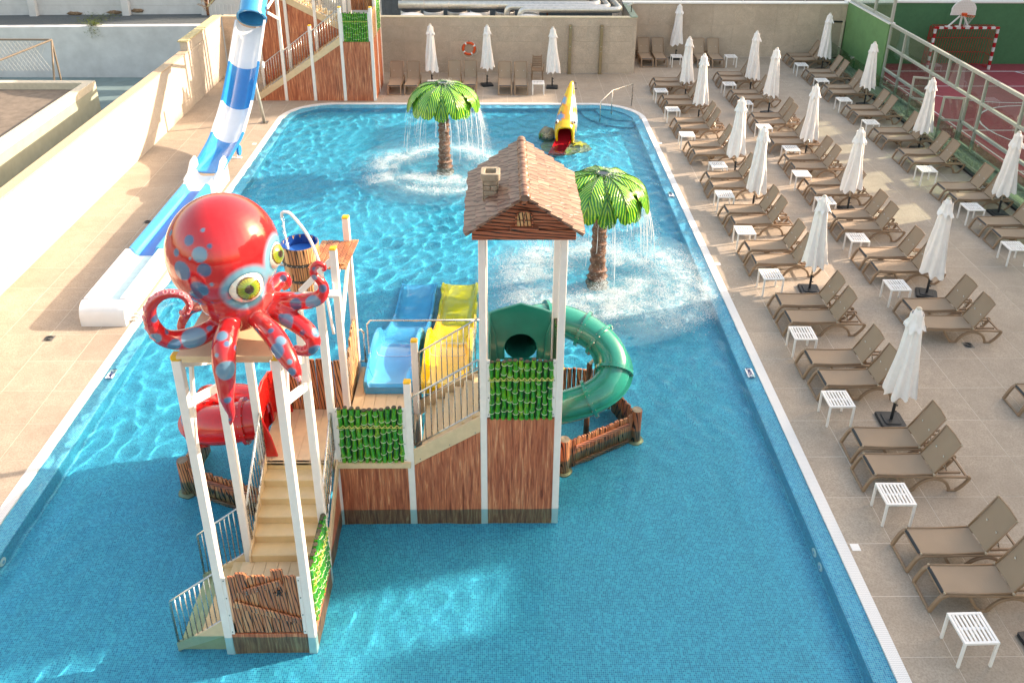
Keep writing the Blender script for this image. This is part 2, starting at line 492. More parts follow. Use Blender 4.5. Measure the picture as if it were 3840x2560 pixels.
stone_m = basic('moulded stone', (0.34, 0.29, 0.22), 0.8, var=0.15, scale=14, bump=0.7)
iron_m = basic('iron hoop', (0.06, 0.06, 0.055), 0.5, metal=0.4, var=0.15)

def bamboo_mat():
    t = NT('bamboo cane')
    v = t.coord(rand=True, scale=(6, 6, 2.4))
    f = t.noise(v, 2.0, 4, 0.6)
    f2 = t.noise(v, 9.0, 3)
    c = t.ramp(f, [(0.28, (0.003, 0.09, 0.006)), (0.42, (0.008, 0.27, 0.012)), (0.56, (0.05, 0.36, 0.006)), (0.72, (0.36, 0.42, 0.02))])
    c = t.mix(t.ramp(f2, [(0.36, (1, 1, 1)), (0.46, (0, 0, 0))]), c, (0.004, 0.10, 0.010))
    t.set(Base_Color=c, Roughness=0.3); t.b.inputs['Coat Weight'].default_value = 0.5
    t.bump(f2, 0.4, 0.006)
    return t.m
bamboo_m = bamboo_mat()
bamboo_dark_m = basic('dark moulding behind canes', (0.003, 0.05, 0.006), 0.5)
bamboo_ring_m = basic('pale cane ring', (0.62, 0.72, 0.50), 0.4)
canetop_m = basic('hollow cane end', (0.07, 0.06, 0.035), 0.7, var=0.3, scale=60)

def leaf_mat():
    t = NT('moulded palm leaf')
    v = t.coord()
    f = t.noise(v, 6.0, 5, 0.65, 0.5)
    c = t.ramp(f, [(0.34, (0.003, 0.10, 0.006)), (0.50, (0.02, 0.28, 0.01)), (0.62, (0.18, 0.42, 0.012)), (0.75, (0.50, 0.56, 0.05))])
    t.set(Base_Color=c, Roughness=0.3); t.b.inputs['Coat Weight'].default_value = 0.5
    t.bump(t.noise(v, 16, 3), 0.5, 0.02)
    return t.m
leaf_m = leaf_mat()
leafrib_m = basic('dark leaf rib', (0.003, 0.07, 0.006), 0.35, coat=0.4)
trunk_m = basic('moulded palm trunk', (0.17, 0.08, 0.045), 0.6, var=0.3, scale=10, bump=0.8, bscale=25)

def attr_mat(name, rough=0.15, coat=0.8):
    t = NT(name)
    a = t.n('VertexColor', layer_name='paint')
    v = t.coord()
    f = t.noise(v, 7, 4)
    t.set(Base_Color=t.mix(t.math('MULTIPLY', f, 0.04), a.outputs[0], (0.9, 0.5, 0.45)), Roughness=rough)
    t.b.inputs['Coat Weight'].default_value = coat; t.b.inputs['Coat Roughness'].default_value = 0.04
    return t.m
octo_m = attr_mat('painted octopus skin')
fish_m = attr_mat('painted fish skin', 0.2)
foam_m = basic('water spray', (0.86, 0.93, 0.95), 0.3, var=0.02)
def foam_sheet():
    t = NT('foam sheet')
    v = t.coord()
    f = t.noise(v, 5.5, 9, 0.72, 0.8)
    a = t.n('VertexColor', layer_name='dens')
    al = t.math('MULTIPLY', t.ramp(t.math('ADD', f, t.math('SUBTRACT', a.outputs[0], 0.5)), [(0.50, (0, 0, 0)), (0.70, (1, 1, 1))]), 0.8)
    al = t.math('MAXIMUM', al, t.math('MULTIPLY', t.math('SUBTRACT', a.outputs[0], 0.02), 0.45, True))
    t.set(Base_Color=(0.62, 0.90, 0.95), Roughness=0.6, Alpha=al)
    t.bump(f, 0.8, 0.05)
    return t.m
foam_sheet_m = foam_sheet()
# ---------------------------------------------------------------- setting: ground, pool, deck
PX0, PX1, PY0, PY1, PR = -7.79, 5.19, 3.0, 29.95, 1.75
FLOOR_Z = -0.42
WATER_Z = -0.018

def ring(inset, n=14):
    r = max(0.3, PR - inset)
    return rrect(PX0 + inset, PX1 - inset, PY0 + inset, PY1 - inset, r, n)
def ringmesh(rows):
    """rows: (inset, z); returns a mesh builder of the bands between them"""
    mb = MB(); n = len(ring(0))
    for ins, z in rows: mb.v.extend([(x, y, z) for x, y in ring(ins)])
    for i in range(len(rows) - 1):
        for k in range(n):
            a0 = i * n + k; a1 = i * n + (k + 1) % n
            mb.f.append((a0, a1, a1 + n, a0 + n)); mb.m.append(0)
    return mb, n
grate_m = NT('white overflow grating')
_g = grate_m.n('NewGeometry'); _s = grate_m.n('SeparateXYZ'); grate_m.l(_g.outputs['Position'], _s.inputs[0])
_a = grate_m.math('FRACT', grate_m.math('DIVIDE', grate_m.math('ADD', _s.outputs[1], grate_m.math('MULTIPLY', grate_m.math('FRACT', grate_m.math('DIVIDE', _s.outputs[0], 0.034)), 0.012)), 0.030))
_b = grate_m.math('GREATER_THAN', _a, 0.72)
grate_m.set(Base_Color=grate_m.mix(grate_m.math('MULTIPLY', _b, 0.45), (0.80, 0.80, 0.80), (0.35, 0.36, 0.37)), Roughness=0.5)
grate_m.bump(_b, 0.5, -0.006)
mb, n = ringmesh([(-0.004, -0.3), (-0.004, 0.006), (0.172, 0.006), (0.172, -0.034)])
struct('pool_coping', mb, grate_m.m)
mb, n = ringmesh([(0.165, -0.034), (0.42, -0.095), (0.44, -0.11)])
struct('pool_edge', mb, shelf_m)
mb, n = ringmesh([(0.44, -0.11), (0.45, FLOOR_Z + 0.03), (0.49, FLOOR_Z)])
mb.f.append(tuple(2 * n + k for k in range(n))); mb.m.append(0)
pool_basin = struct('pool_floor', mb, mosaic_m)

# waves
def make_water():
    st = 0.025
    xs = np.arange(-7.66, 5.06, st); ys = np.arange(3.4, 29.86, st)
    nx, ny = len(xs), len(ys)
    X, Y = np.meshgrid(xs, ys)
    rng = np.random.default_rng(5)
    Z = np.zeros_like(X)
    # slow modulation so that calm and lively patches alternate
    mod = 1 + 0.35 * np.sin(0.55 * X + 0.31 * Y + 1.0) * np.sin(0.23 * X - 0.47 * Y) + 0.2 * np.sin(1.3 * X - 0.9 * Y + 2)
    calm = np.clip((Y - 8.2) / 5.0, 0, 1)
    west = np.clip((-3.5 - X) / 2.0, 0, 1)
    mod = mod * np.maximum(0.33 + 0.67 * calm, west * 0.9)
    XX = X + 0.16 * np.sin(0.9 * Y + 0.4 * X) + 0.08 * np.sin(2.3 * Y - 1.1 * X); YY = Y + 0.16 * np.sin(1.1 * X - 0.5 * Y + 1) + 0.07 * np.sin(2.7 * X + .8 * Y)
    for k in range(26):
        lam = math.exp(rng.uniform(math.log(0.19), math.log(0.62))); a = rng.uniform(0, 6.283); ph = rng.uniform(0, 6.28)
        Z += 0.0072 * lam ** 1.5 * np.sin(2 * math.pi / lam * (XX * math.cos(a) + YY * math.sin(a)) + ph)
    Z *= np.minimum(mod, 1.1)
    for cx, cy_, r0 in ((-1.67, 23.93, 1.35), (2.30, 17.22, 1.5)):
        d = np.hypot(X - cx, Y - cy_)
        amp = 0.009 * np.exp(-((d - r0) / 0.8) ** 2)
        Z += amp * (np.sin(d * 17 + 2 * np.sin(3 * X + 2 * Y)) + 0.8 * np.sin(21 * X + 5 * np.sin(4 * Y)) * np.sin(19 * Y + 3 * np.sin(5 * X)))
    V = np.stack([X, Y, WATER_Z + Z], -1).reshape(-1, 3).astype(np.float32)
    i = np.arange((ny - 1) * (nx - 1)); r_, c_ = i // (nx - 1), i % (nx - 1); a0 = r_ * nx + c_
    F = np.stack([a0, a0 + 1, a0 + nx + 1, a0 + nx], -1).astype(np.int32)
    me = bpy.data.meshes.new('pool_water')
    me.vertices.add(len(V)); me.vertices.foreach_set('co', V.ravel())
    me.loops.add(F.size); me.loops.foreach_set('vertex_index', F.ravel())
    me.polygons.add(len(F)); me.polygons.foreach_set('loop_start', np.arange(0, F.size, 4, dtype=np.int32))
    me.polygons.foreach_set('use_smooth', np.ones(len(F), dtype=bool))
    me.update(calc_edges=True); me.materials.append(water_m)
    o = place('pool_water', me, kind='structure')
    o.cycles.is_caustics_caster = True
    return o
water = make_water()

# submerged corner steps at the far right
for i, (r0, z) in enumerate(((2.3, -0.40), (1.75, -0.29), (1.2, -0.18))):
    mb = MB(); pts = [(PX1 - 0.47, PY1 - 0.47)]
    for k in range(9):
        a = R(180 + 90 * k / 8)
        pts.append((PX1 - 0.47 + r0 * math.cos(a) * 1.0, PY1 - 0.47 + r0 * math.sin(a)))
    mb.prism(pts, (0, 0, FLOOR_Z - 0.01), (1, 0, 0), (0, 1, 0), (0, 0, z - FLOOR_Z))
    struct('pool_step', mb, mosaic_m)

def pool_y(x):
    """far outline of the pool at x, or None beside it"""
    if x <= PX0 or x >= PX1: return None
    if x > PX1 - PR: d = x - (PX1 - PR)
    elif x < PX0 + PR: d = (PX0 + PR) - x
    else: return PY1
    return PY1 - PR + math.sqrt(max(0, PR * PR - d * d))

# ground under everything
mb = MB()
big = [(-300, -60, -0.9), (300, -60, -0.9), (300, 500, -0.9), (-300, 500, -0.9)]
mb.add(big, [(0, 1, 2, 3)])
struct('ground', mb, concrete_m)
# the slab of the deck, in strips so that the pool stays open
mb = MB()
zs = -0.0022
def sheet(mb, x0, y0, x1, y1, z, zb=-0.6):
    mb.box((x0, y0, zb), (x1, y1, z))
sheet(mb, PX1 + 0.0, 1.0, 14.55, 36.5, zs); sheet(mb, -11.5, 1.0, PX0, 36.5, zs); sheet(mb, PX0, 1.0, PX1, PY0, zs)
for k in range(60):
    xa = lerp(PX0, PX1, k / 60); xb = lerp(PX0, PX1, (k + 1) / 60)
    ya = min(pool_y(xa) or PY1 - PR, pool_y(xb) or PY1 - PR)
    mb.box((xa, ya + 0.02, -0.6), (xb, 36.5, zs))
deck = struct('deck_paving', mb, grout_m)
TS = 0.93
cells = []
def split(a0, a1, o, s):
    out = [a0]; k = math.floor((a0 - o) / s) + 1
    while o + k * s < a1 - 1e-6:
        if o + k * s - out[-1] > 0.08: out.append(o + k * s)
        k += 1
    return out + [a1]
for x0, x1, y0, y1, ox in ((PX1, 14.5, 4.5, 36.36, 5.88), (-11.14, PX0, 6.5, 33.8, -8.37), (PX0, PX1, 27.9, 33.82, 5.88)):
    gx = split(x0, x1, ox, TS)
    gy = split(y0, y1, 11.15, TS)
    for i in range(len(gx) - 1):
        for j in range(len(gy) - 1):
            cells.append((gx[i] + .0045, gy[j] + .0045, gx[i + 1] - .0045, gy[j + 1] - .0045))
def tile_poly(mb, c):
    x0, y0, x1, y1 = c
    inside = x1 > PX0 + 0.02 and x0 < PX1 - 0.02 and y0 < PY1
    if not inside:
        mb.box((x0, y0, -0.02), (x1, y1, 0.0)); return True
    N = 14; ok = False; last = None
    for k in range(N):
        xa, xb = lerp(x0, x1, k / N), lerp(x0, x1, (k + 1) / N)
        ya = max(y0, (pool_y(xa) or y0) + 0.0); yb = max(y0, (pool_y(xb) or y0) + 0.0)
        if min(ya, yb) >= y1 - 0.01: continue
        ya, yb = min(ya, y1), min(yb, y1)
        mb.add([(xa, ya, 0), (xb, yb, 0), (xb, y1, 0), (xa, y1, 0)], [(0, 1, 2, 3)]); ok = True
    return ok
cells.sort(key=lambda c: (c[1] + c[3]) * 0.5 + 0.3 * abs(c[0]))
tile_parts = [c for c in cells if (c[1] + c[3]) / 2 > 5.5 and (abs(c[0]) / max(1, c[1]) < 0.72)]
parts300 = tile_parts[:300]; ids = set(id(c) for c in parts300)
shared = {}
rest = MB()
for c in cells:
    w, h = round(c[2] - c[0], 3), round(c[3] - c[1], 3)
    if id(c) in ids:
        curved = c[2] > PX0 + 0.02 and c[0] < PX1 - 0.02 and c[1] < PY1
        if curved:
            mb = MB()
            if tile_poly(mb, c): obj('tile', mb, deck_m, deck, fix=False)
        else:
            key = (w, h)
            if key not in shared:
                shared[key] = MB().box((-w / 2, -h / 2, -0.02), (w / 2, h / 2, 0.0)).mesh('tile', deck_m, bevel=0.002)
            place('tile', shared[key], deck, loc=((c[0] + c[2]) / 2, (c[1] + c[3]) / 2, rnd.uniform(-0.0012, 0.0008)))
    else:
        tile_poly(rest, c)
obj('paving', rest, deck_m, deck, kind='stuff', fix=False)

def tile_wall(name, p0, ax, L, zs_, xjoint, core_m, mat_, thick, nrm, step=0.925, label=None, cat='wall', piece='tile'):
    """wall core with a facing of separate slabs. p0: base corner, ax: unit direction along, nrm: outward normal"""
    p0, ax, nrm = Vector(p0), Vector(ax), Vector(nrm)
    mb = MB()
    mb.prism([(0, 0), (L, 0), (L, zs_[-1] - zs_[0]), (0, zs_[-1] - zs_[0])], p0 + Vector((0, 0, zs_[0])), ax, (0, 0, 1), -nrm * thick)
    w = obj(name, mb, core_m, kind=None)
    tag(w, label, cat)
    js = split(0, L, xjoint, step)
    sh = {}
    for i in range(len(js) - 1):
        for j in range(len(zs_) - 1):
            ww, hh = round(js[i + 1] - js[i] - .006, 3), round(zs_[j + 1] - zs_[j] - .006, 3)
            k = (ww, hh)
            if k not in sh:
                m2 = MB(); m2.prism([(-ww / 2, -hh / 2), (ww / 2, -hh / 2), (ww / 2, hh / 2), (-ww / 2, hh / 2)], (0, 0, 0), ax, (0, 0, 1), nrm * 0.012)
                sh[k] = m2.mesh(piece, mat_, bevel=0.0015)
            c = p0 + ax * ((js[i] + js[i + 1]) / 2) + Vector((0, 0, (zs_[j] + zs_[j + 1]) / 2)) + nrm * rnd.uniform(-0.0012, 0.0012)
            place(piece, sh[k], w, loc=c)
    return w
ZJ = [0, 0.40, 1.32, 1.94, 2.27]
wall_a = tile_wall('plant_room_wall', (-11.1, 33.86, 0), (1, 0, 0), 16.64, ZJ, 0.78, grout_m, walltile_m, 0.24, (0, -1, 0), label='beige tiled wall behind the poolside row of loungers, with the life ring on it')
wall_b = tile_wall('return_wall', (5.546, 33.87, 0), (0, 1, 0), 2.48, ZJ, 0.4, grout_m, walltile_m, 0.2, (1, 0, 0), label='short beige tiled return wall at the corner of the plant enclosure')
wall_c = tile_wall('rear_wall', (5.3, 36.42, 0), (1, 0, 0), 9.76, [0, 0.49, 1.41, 2.33], 0.25, grout_m, walltile_m, 0.25, (0, -1, 0), label='beige tiled wall across the far end behind the sunbeds')
wall_d = tile_wall('side_wall', (-11.15, 33.84, 0), (0, -1, 0), 27.4, [0, 0.40, 1.32, 1.93], 0.3, grout_m, leftwall_m, 0.26, (1, 0, 0), label='long tiled wall, coloured as if sunlit, along the left side of the deck')
mb = MB().box((-11.44, 6.4, 1.935), (-11.12, 29.78, 1.985)); obj('coping_stone', mb, granite_m, wall_d, bevel=0.01)
mb = MB().box((-11.40, 29.8, 1.935), (-11.15, 33.84, 2.30)); obj('raised_wall', mb, leftwall_m, wall_d, bevel=0.005)
mb = MB().box((-11.46, 29.76, 2.302), (-11.11, 33.9, 2.35)); obj('raised_coping', mb, basic('yellowed coping', (0.62, 0.52, 0.28), 0.8, var=0.15), wall_d, bevel=0.01)
obj('coping', MB().box((-11.1, 33.84, 2.274), (5.57, 34.14, 2.31)), basic('cream coping', (0.60, 0.52, 0.36), 0.7), wall_a, bevel=0.005)
obj('coping', MB().box((5.3, 33.84, 2.312), (5.58, 36.4, 2.345)), basic('green coping', (0.24, 0.31, 0.24), 0.7), wall_b, bevel=0.005)
obj('coping', MB().box((5.3, 36.36, 2.334), (15.1, 36.7, 2.40)), whitemetal_m, wall_c, bevel=0.005)
# ---------------------------------------------------------------- main play tower
CA, CB, CC, CD, CE = -3.585, -2.485, -1.345, -0.235, 0.87
R0, R1, R2_, R3, R4 = 7.85, 8.95, 10.08, 11.18, 12.30
FZ = FLOOR_Z - 0.01
tower = thing('play_tower', 'multi-level water play tower of white posts and brown wood-look panels standing in the pool', 'play tower', (-1.4, 10.0, FLOOR_Z))
PW = 0.105
def post(x, y, z1, parent, cap=False, z0=FZ, w=PW, name='post'):
    mb = MB().box((x - w / 2, y - w / 2, z0), (x + w / 2, y + w / 2, z1))
    p = obj(name, mb, post_m, parent, bevel=0.008)
    if cap:
        c = MB().box((x - w / 2 - .004, y - w / 2 - .004, z1 - 0.01), (x + w / 2 + .004, y + w / 2 + .004, z1 + 0.035))
        obj('end_cap', c, yellow_m, p, bevel=0.018)
    return p
for x, y, z, cp in ((CB, R2_, 4.05, 0), (CC, R2_, 2.38, 1), (CD, R2_, 4.86, 0), (CE, R2_, 4.86, 0), (CB, R3, 3.98, 1), (CC, R3, 2.34, 1), (CD, R3, 4.86, 0),
                    (CE, R3, 4.86, 0), (CB, R4, 3.95, 1), (CA, R2_, 4.0, 0), (CA, R3, 2.0, 0)):
    post(x, y, z, tower, cp)
def plate(name, x0, x1, y, z0, z1, mat_, parent, t=0.025, **k):
    return obj(name, MB().box((x0, y - t / 2, z0), (x1, y + t / 2, z1)), mat_, parent, bevel=0.003, **k)
def plate_x(name, x, y0, y1, z0, z1, mat_, parent, t=0.025, **k):
    return obj(name, MB().box((x - t / 2, y0, z0), (x + t / 2, y1, z1)), mat_, parent, bevel=0.003, **k)
def screws(mb, pts, axis=(0, -1, 0)):
    a = Vector(axis)
    for p in pts:
        p = Vector(p); mb.tube([p, p + a * 0.008], 0.009, 6)
h = PW / 2
def strips(parent, x0, x1, y, z0, z1):
    """white fixing strips with screws beside a panel"""
    for xa in (x0, x1 - 0.045):
        s_ = obj('fixing_strip', MB().box((xa, y - 0.03, z0), (xa + 0.045, y - 0.012, z1)), post_m, parent, bevel=0.002)
        m2 = MB(); screws(m2, [(xa + 0.022, y - 0.030, lerp(z0 + .05, z1 - .05, q / 3)) for q in range(4)]); obj('screw', m2, dark_steel_m, s_, kind='stuff')
# brown skirts on the front row and on the stair side
plate('wood_panel', CB + h, CC - h, R2_ - 0.04, FZ, 0.90, woodpanel_m, tower)
obj('wood_panel', MB().prism([(CC + h, FZ), (CD - h, FZ), (CD - h, 1.505), (CC + h, 0.87)], (0, R2_ - 0.052, 0), (1, 0, 0), (0, 0, 1), (0, 0.025, 0)), woodpanel_m, tower)
plate('wood_panel', CD + h, CE - h, R2_ - 0.04, FZ, 1.745, woodpanel_m, tower)
plate_x('wood_panel', CE + .03, R2_ + h, R3 - h, FZ, 1.745, woodpanel_m, tower)
plate('wood_panel', CD + h, CE - h, R3 + 0.03, FZ, 1.745, woodpanel_m, tower)
plate_x('wood_panel', CB - .03, R3 + h, R4 - h, FZ, 0.95, woodpanel_m, tower)
plate('wood_panel', CB + h, CC - h, R4 + 0.03, FZ, 0.90, woodpanel_m, tower)
# the bamboo screens
def bamboo(parent, x0, x1, y, z0, z1, n=12, ax=(1, 0, 0), nrm=(0, -1, 0), seed=1, base=(0, 0, 0), lean=0):
    """screen of upright canes between x0 and x1 along ax"""
    rr = random.Random(seed); ax = Vector(ax); nrm = Vector(nrm); base = Vector(base)
    P = lambda a, z, o=0: base + ax * a + Vector((0, y if abs(ax.x) > .5 else 0, 0)) + Vector((0, 0, z)) + nrm * o
    mb = MB(); mb.prism([(x0, z0), (x1, z0), (x1, z1 - 0.05), (x0, z1 - 0.05)], P(0, 0), ax, (0, 0, 1), -nrm * 0.03)
    scr = obj('bamboo_screen', mb, bamboo_dark_m, parent)
    st = (x1 - x0) / n
    rings = MB()
    for i in range(n):
        xc = x0 + st * (i + 0.5); r = st * rr.uniform(0.42, 0.50)
        top = z1 + rr.uniform(-0.04, 0.02)
        z = z0; nodes = [z0 - rr.uniform(0.0, 0.12)]
        while nodes[-1] < top: nodes.append(nodes[-1] + rr.uniform(0.16, 0.23))
        prof = []
        zz = z0
        while zz < top + 1e-6:
            dn = min(abs(zz - q) for q in nodes)
            prof.append((r * (0.80 + 0.26 * math.exp(-(dn / 0.028) ** 2) + 0.06 * math.cos(zz * 19 + i)), zz)); zz += 0.022
        mb = MB(); mb.tube([P(xc + 0.008 * math.sin(q[1] * 9 + i), q[1], r * 0.35) for q in prof], 1, 9, True, radii=[q[0] for q in prof])
        cane = obj('cane', mb, bamboo_m, scr, smooth=True)
        for q in nodes[1:]:
            if z0 + 0.02 < q < top - 0.02:
                c = P(xc + 0.008 * math.sin(q * 9 + i), q, r * 0.36)
                pts = []
                for k in range(9):
                    a = math.pi * (0.08 + 0.84 * k / 8)
                    pts.append(c + ax * (math.cos(a) * r * 1.06) + nrm * (math.sin(a) * r * 1.06) + Vector((0, 0, -0.012 * math.sin(a))))
                rings.tube(pts, 0.0045, 4)
        tp = MB(); c = P(xc + 0.008 * math.sin(top * 9 + i), top, r * 0.35); tp.tube([c + Vector((0, 0, -0.01)), c + Vector((0, 0, 0.006))], r * 0.80, 9)
        obj('cane_end', tp, canetop_m, scr)
    obj('cane_ring', rings, bamboo_ring_m, scr, kind='stuff')
    rp = MB(); zr = z1 - (z1 - z0) * 0.30
    for i in range(n):
        xa, xb = x0 + st * i, x0 + st * (i + 1)
        for s1, s2 in ((1, -1), (-1, 1)):
            rp.tube([P(xa, zr + .022 * s1, st * .55), P((xa + xb) / 2, zr, st * .98), P(xb, zr + .022 * s2, st * .55)], 0.006, 4)
    obj('rope_lashing', rp, rope_m, scr, kind='stuff')
    return scr
bamboo(tower, CB + h + .03, CC - h - .03, R2_ - 0.03, 0.905, 1.95, 11, seed=3)
strips(tower, CB + h, CC - h, R2_ - .02, 0.93, 1.95)
bamboo(tower, CD + h + .03, CE - h - .03, R2_ - 0.03, 1.75, 2.80, 11, seed=4)
strips(tower, CD + h, CE - h, R2_ - .02, 1.78, 2.80)
bamboo(tower, R2_ + h + .03, R3 - h - .02, 0, 1.75, 2.85, 11, ax=(0, 1, 0), nrm=(1, 0, 0), seed=5, base=(CE - 0.0, 0, 0))
# decks made of boards
def boards(parent, x0, x1, y0, y1, z, n, along='y', mat_=cream_m, t=0.05):
    for i in range(n):
        if along == 'y':
            a, b = lerp(x0, x1, i / n), lerp(x0, x1, (i + 1) / n); lo, hi = (a + .002, y0, z - t), (b - .002, y1, z)
        else:
            a, b = lerp(y0, y1, i / n), lerp(y0, y1, (i + 1) / n); lo, hi = (x0, a + .002, z - t), (x1, b - .002, z)
        obj('board', MB().box(lo, hi), mat_, parent, bevel=0.002)
dk = obj('platform', MB().box((CA, 9.98, 0.86), (CC, R3, 0.945)), cream_m, tower)
boards(dk, CA - h, CB, 9.96, R3 + h, 1.0, 6); boards(dk, CB, CC - h, R2_ + 0.03, R3 + h, 1.0, 6)
dk2 = obj('platform', MB().box((CB + h, R3, 0.86), (CC, R4, 0.945)), cream_m, tower)
boards(dk2, CB + h, CC, R3 + h, R4 + h, 1.0, 6)
dk3 = obj('platform', MB().box((CD, R2_, 1.62), (CE, R3, 1.70)), cream_m, tower)
boards(dk3, CD + .0, CE, R2_ + .03, R3 + .3, 1.745, 6)
# carved plank walls
def planks(parent, p0, ax, L, z0, z1, n, nrm, seed, t=0.035, amp=0.05, mat_=None, name='plank', ztops=None):
    rr = random.Random(seed); p0, ax, nrm = Vector(p0), Vector(ax), Vector(nrm)
    xs = [0]
    for i in range(n): xs.append(xs[-1] + rr.uniform(0.75, 1.25))
    xs = [x / xs[-1] * L for x in xs]
    out = []
    for i in range(n):
        a, b = xs[i] + .003, xs[i + 1] - .003
        top = (z1 + rr.uniform(-amp, amp)) if ztops is None else ztops((a + b) / 2) + rr.uniform(-.012, .012)
        poly = [(a, z0), (b, z0), (b - rr.uniform(0, .008), top - rr.uniform(0, .03)), (lerp(a, b, .7), top + rr.uniform(-.01, .01)), (lerp(a, b, .35), top - rr.uniform(0, .02)), (a + rr.uniform(0, .006), top - rr.uniform(0, .02))]
        mb = MB().prism(poly, p0 + nrm * rr.uniform(0, .01), ax, (0, 0, 1), nrm * (-t))
        out.append(obj(name, mb, mat_ or carved_m, parent, bevel=0.006))
    return out
planks(tower, (CA + h, R3 + .02, 0), (1, 0, 0), CB - CA - 2 * h, 1.0, 1.97, 7, (0, -1, 0), 11)
planks(tower, (CB + .02, R3 + h, 0), (0, 1, 0), R4 - R3 - 2 * h, 1.0, 1.9, 7, (1, 0, 0), 12, mat_=carvedpale_m, ztops=lambda q: 2.0 - 0.35 * math.cos(min(1, q / 0.8) * 3.1) * .5 - .1)
# lower front unit: stair up to the landing
low = thing('octopus_tower', 'white post tower over the cream stair carrying the octopus on its top platform', 'play tower', (-3.03, 8.4, FLOOR_Z))
for x, y in ((CA, R0), (CB, R0), (CA, R1), (CB, R1)):
    post(x, y, 4.40, low)
for x in (CA, CB):
    c = MB().box((x - h - .006, R0 - h - .006, 4.385), (x + h + .006, R0 + h + .006, 4.47)); obj('end_cap', c, yellow_m, low, bevel=0.02)
planks(low, (CA + h + .06, R0 - .03, 0), (1, 0, 0), CB - CA - 2 * h - .12, 0.06, 1.08, 7, (0, -1, 0), 21, amp=0.015)
planks(low, (CA + h + .06 + .1, R0 - .035, 0), (1, 0, 0), 0.16, 0.8, 1.15, 1, (0, -1, 0), 22, amp=0.01)
planks(low, (CB - h - .06 - .32, R0 - .035, 0), (1, 0, 0), 0.17, 0.8, 1.18, 1, (0, -1, 0), 23, amp=0.01)
def brace(parent, a, b, w=0.11, t=0.03, mat_=None, name='cross_plank'):
    b_ = obj(name, MB().beam(a, b, t, w), mat_ or carved_m, parent, bevel=0.01); return b_
y_ = R0 - 0.055
cpk = brace(low, (CA + h + .25, y_, 0.82), (CB - h - .24, y_, 1.00))
m2 = MB(); screws(m2, [(lerp(CA + h + .29, CB - h - .28, q), y_ - .012, lerp(.83, .99, q) + o) for q in (0.02, .35, .6, .98) for o in (-.02, .02)]); obj('nail', m2, dark_steel_m, cpk, kind='stuff')
cpk = brace(low, (CA + h + .10, y_, 0.62), (CB - h - .06, y_, 0.30))
m2 = MB(); screws(m2, [(lerp(CA + h + .14, CB - h - .1, q), y_ - .012, lerp(.61, .31, q) + o) for q in (0.02, .33, .5, .95) for o in (-.02, .02)]); obj('nail', m2, dark_steel_m, cpk, kind='stuff')
m2 = MB()
for k in range(26):
    a = rnd.uniform(0, 6.28); r_ = rnd.uniform(.01, .055)
    m2.ball((CB - h - .30 + r_ * 1.3 * math.cos(a), y_ + .012, .80 + r_ * math.sin(a)), rnd.uniform(.006, .014), 5, 4)
obj('starfish_knot', m2, black_m, low, kind='stuff')
strips(low, CA + h, CB - h, R0 - .02, 0.05, 1.08)
plate('wood_panel', CA + h, CB - h, R0 - .03, FZ, 0.045, woodpanel_m, low)
plate_x('wood_panel', CB + .04, R0 + h, R1 - h, FZ, 0.12, woodpanel_m, low)
bamboo(low, R0 + h + .02, R1 - h - .02, 0, 0.12, 1.10, 11, ax=(0, 1, 0), nrm=(1, 0, 0), seed=8, base=(CB + .03, 0, 0))
dk = obj('platform', MB().box((CA, R0 + h, 0.12), (CB, R1 - .1, 0.20)), cream_m, low)
boards(dk, CA - h, CB + h, R0, 8.80, 0.25, 7)
# stair of six risers
NS = 6
for i in range(NS):
    z0, z1 = 0.25 + 0.125 * i, 0.25 + 0.125 * (i + 1)
    ya = 8.80 + 0.232 * i
    obj('step', MB().box((CA + h + .02, ya, z0 - .02 if i else 0.0), (CB - h - .02, ya + (0.26 if i < NS - 1 else 0.06), z1)), cream_stair_m, low, bevel=0.012)
for x in (CA + h, CB - h - .03):
    obj('stringer', MB().prism([(8.78, 0.02), (8.78, 0.38), (9.98, 1.12), (9.98, 0.76)], (x, 0, 0), (0, 1, 0), (0, 0, 1), (0.03, 0, 0)), cream_m, low, bevel=0.003)
obj('wood_panel', MB().prism([(R1 + h, FZ), (R2_ - h, FZ), (R2_ - h, 0.78), (R1 + h, 0.1)], (CB - .01, 0, 0), (0, 1, 0), (0, 0, 1), (0.02, 0, 0)), woodpanel_m, low)
obj('outer_stringer', MB().prism([(R1 + h, 0.1), (R1 + h, 0.34), (R2_ - h, 1.0), (R2_ - h, 0.78)], (CB + .012, 0, 0), (0, 1, 0), (0, 0, 1), (0.03, 0, 0)), cream_m, low, bevel=0.003)
def railing(parent, a, b, hgt, n, rail_r=0.017, bar_r=0.0085, lower=0.07, ends=(True, True), name='railing', hooks=True):
    """tube railing from a to b (feet), hgt high, with n bars"""
    a, b = Vector(a), Vector(b); up = Vector((0, 0, 1))
    path = [a + up * lower, a + up * (hgt - .03), a + up * hgt + (b - a) * .02, b + up * hgt - (b - a) * .02, b + up * (hgt - .03), b + up * lower]
    if not ends[0]: path = path[2:]; path[0] = a + up * hgt
    if not ends[1]: path = path[:-2]; path[-1] = b + up * hgt
    rl = obj('handrail', MB().tube(path, rail_r, 8), steel_m, parent, smooth='all')
    obj('lower_rail', MB().tube([a + up * lower, b + up * lower], rail_r * .8, 8), steel_m, parent, smooth='all')
    for i in range(n):
        q = a.lerp(b, (i + 1) / (n + 1))
        obj('baluster', MB().tube([q + up * lower, q + up * hgt], bar_r, 6), steel_m, parent, smooth='all')
railing(low, (CA + h + .01, R1 + .03, 0.36), (CA + h + .01, R2_ - .06, 1.12), 0.78, 9)
railing(low, (CB - h + .05, R1 + .03, 0.36), (CB - h + .05, R2_ - .06, 1.12), 0.78, 9)
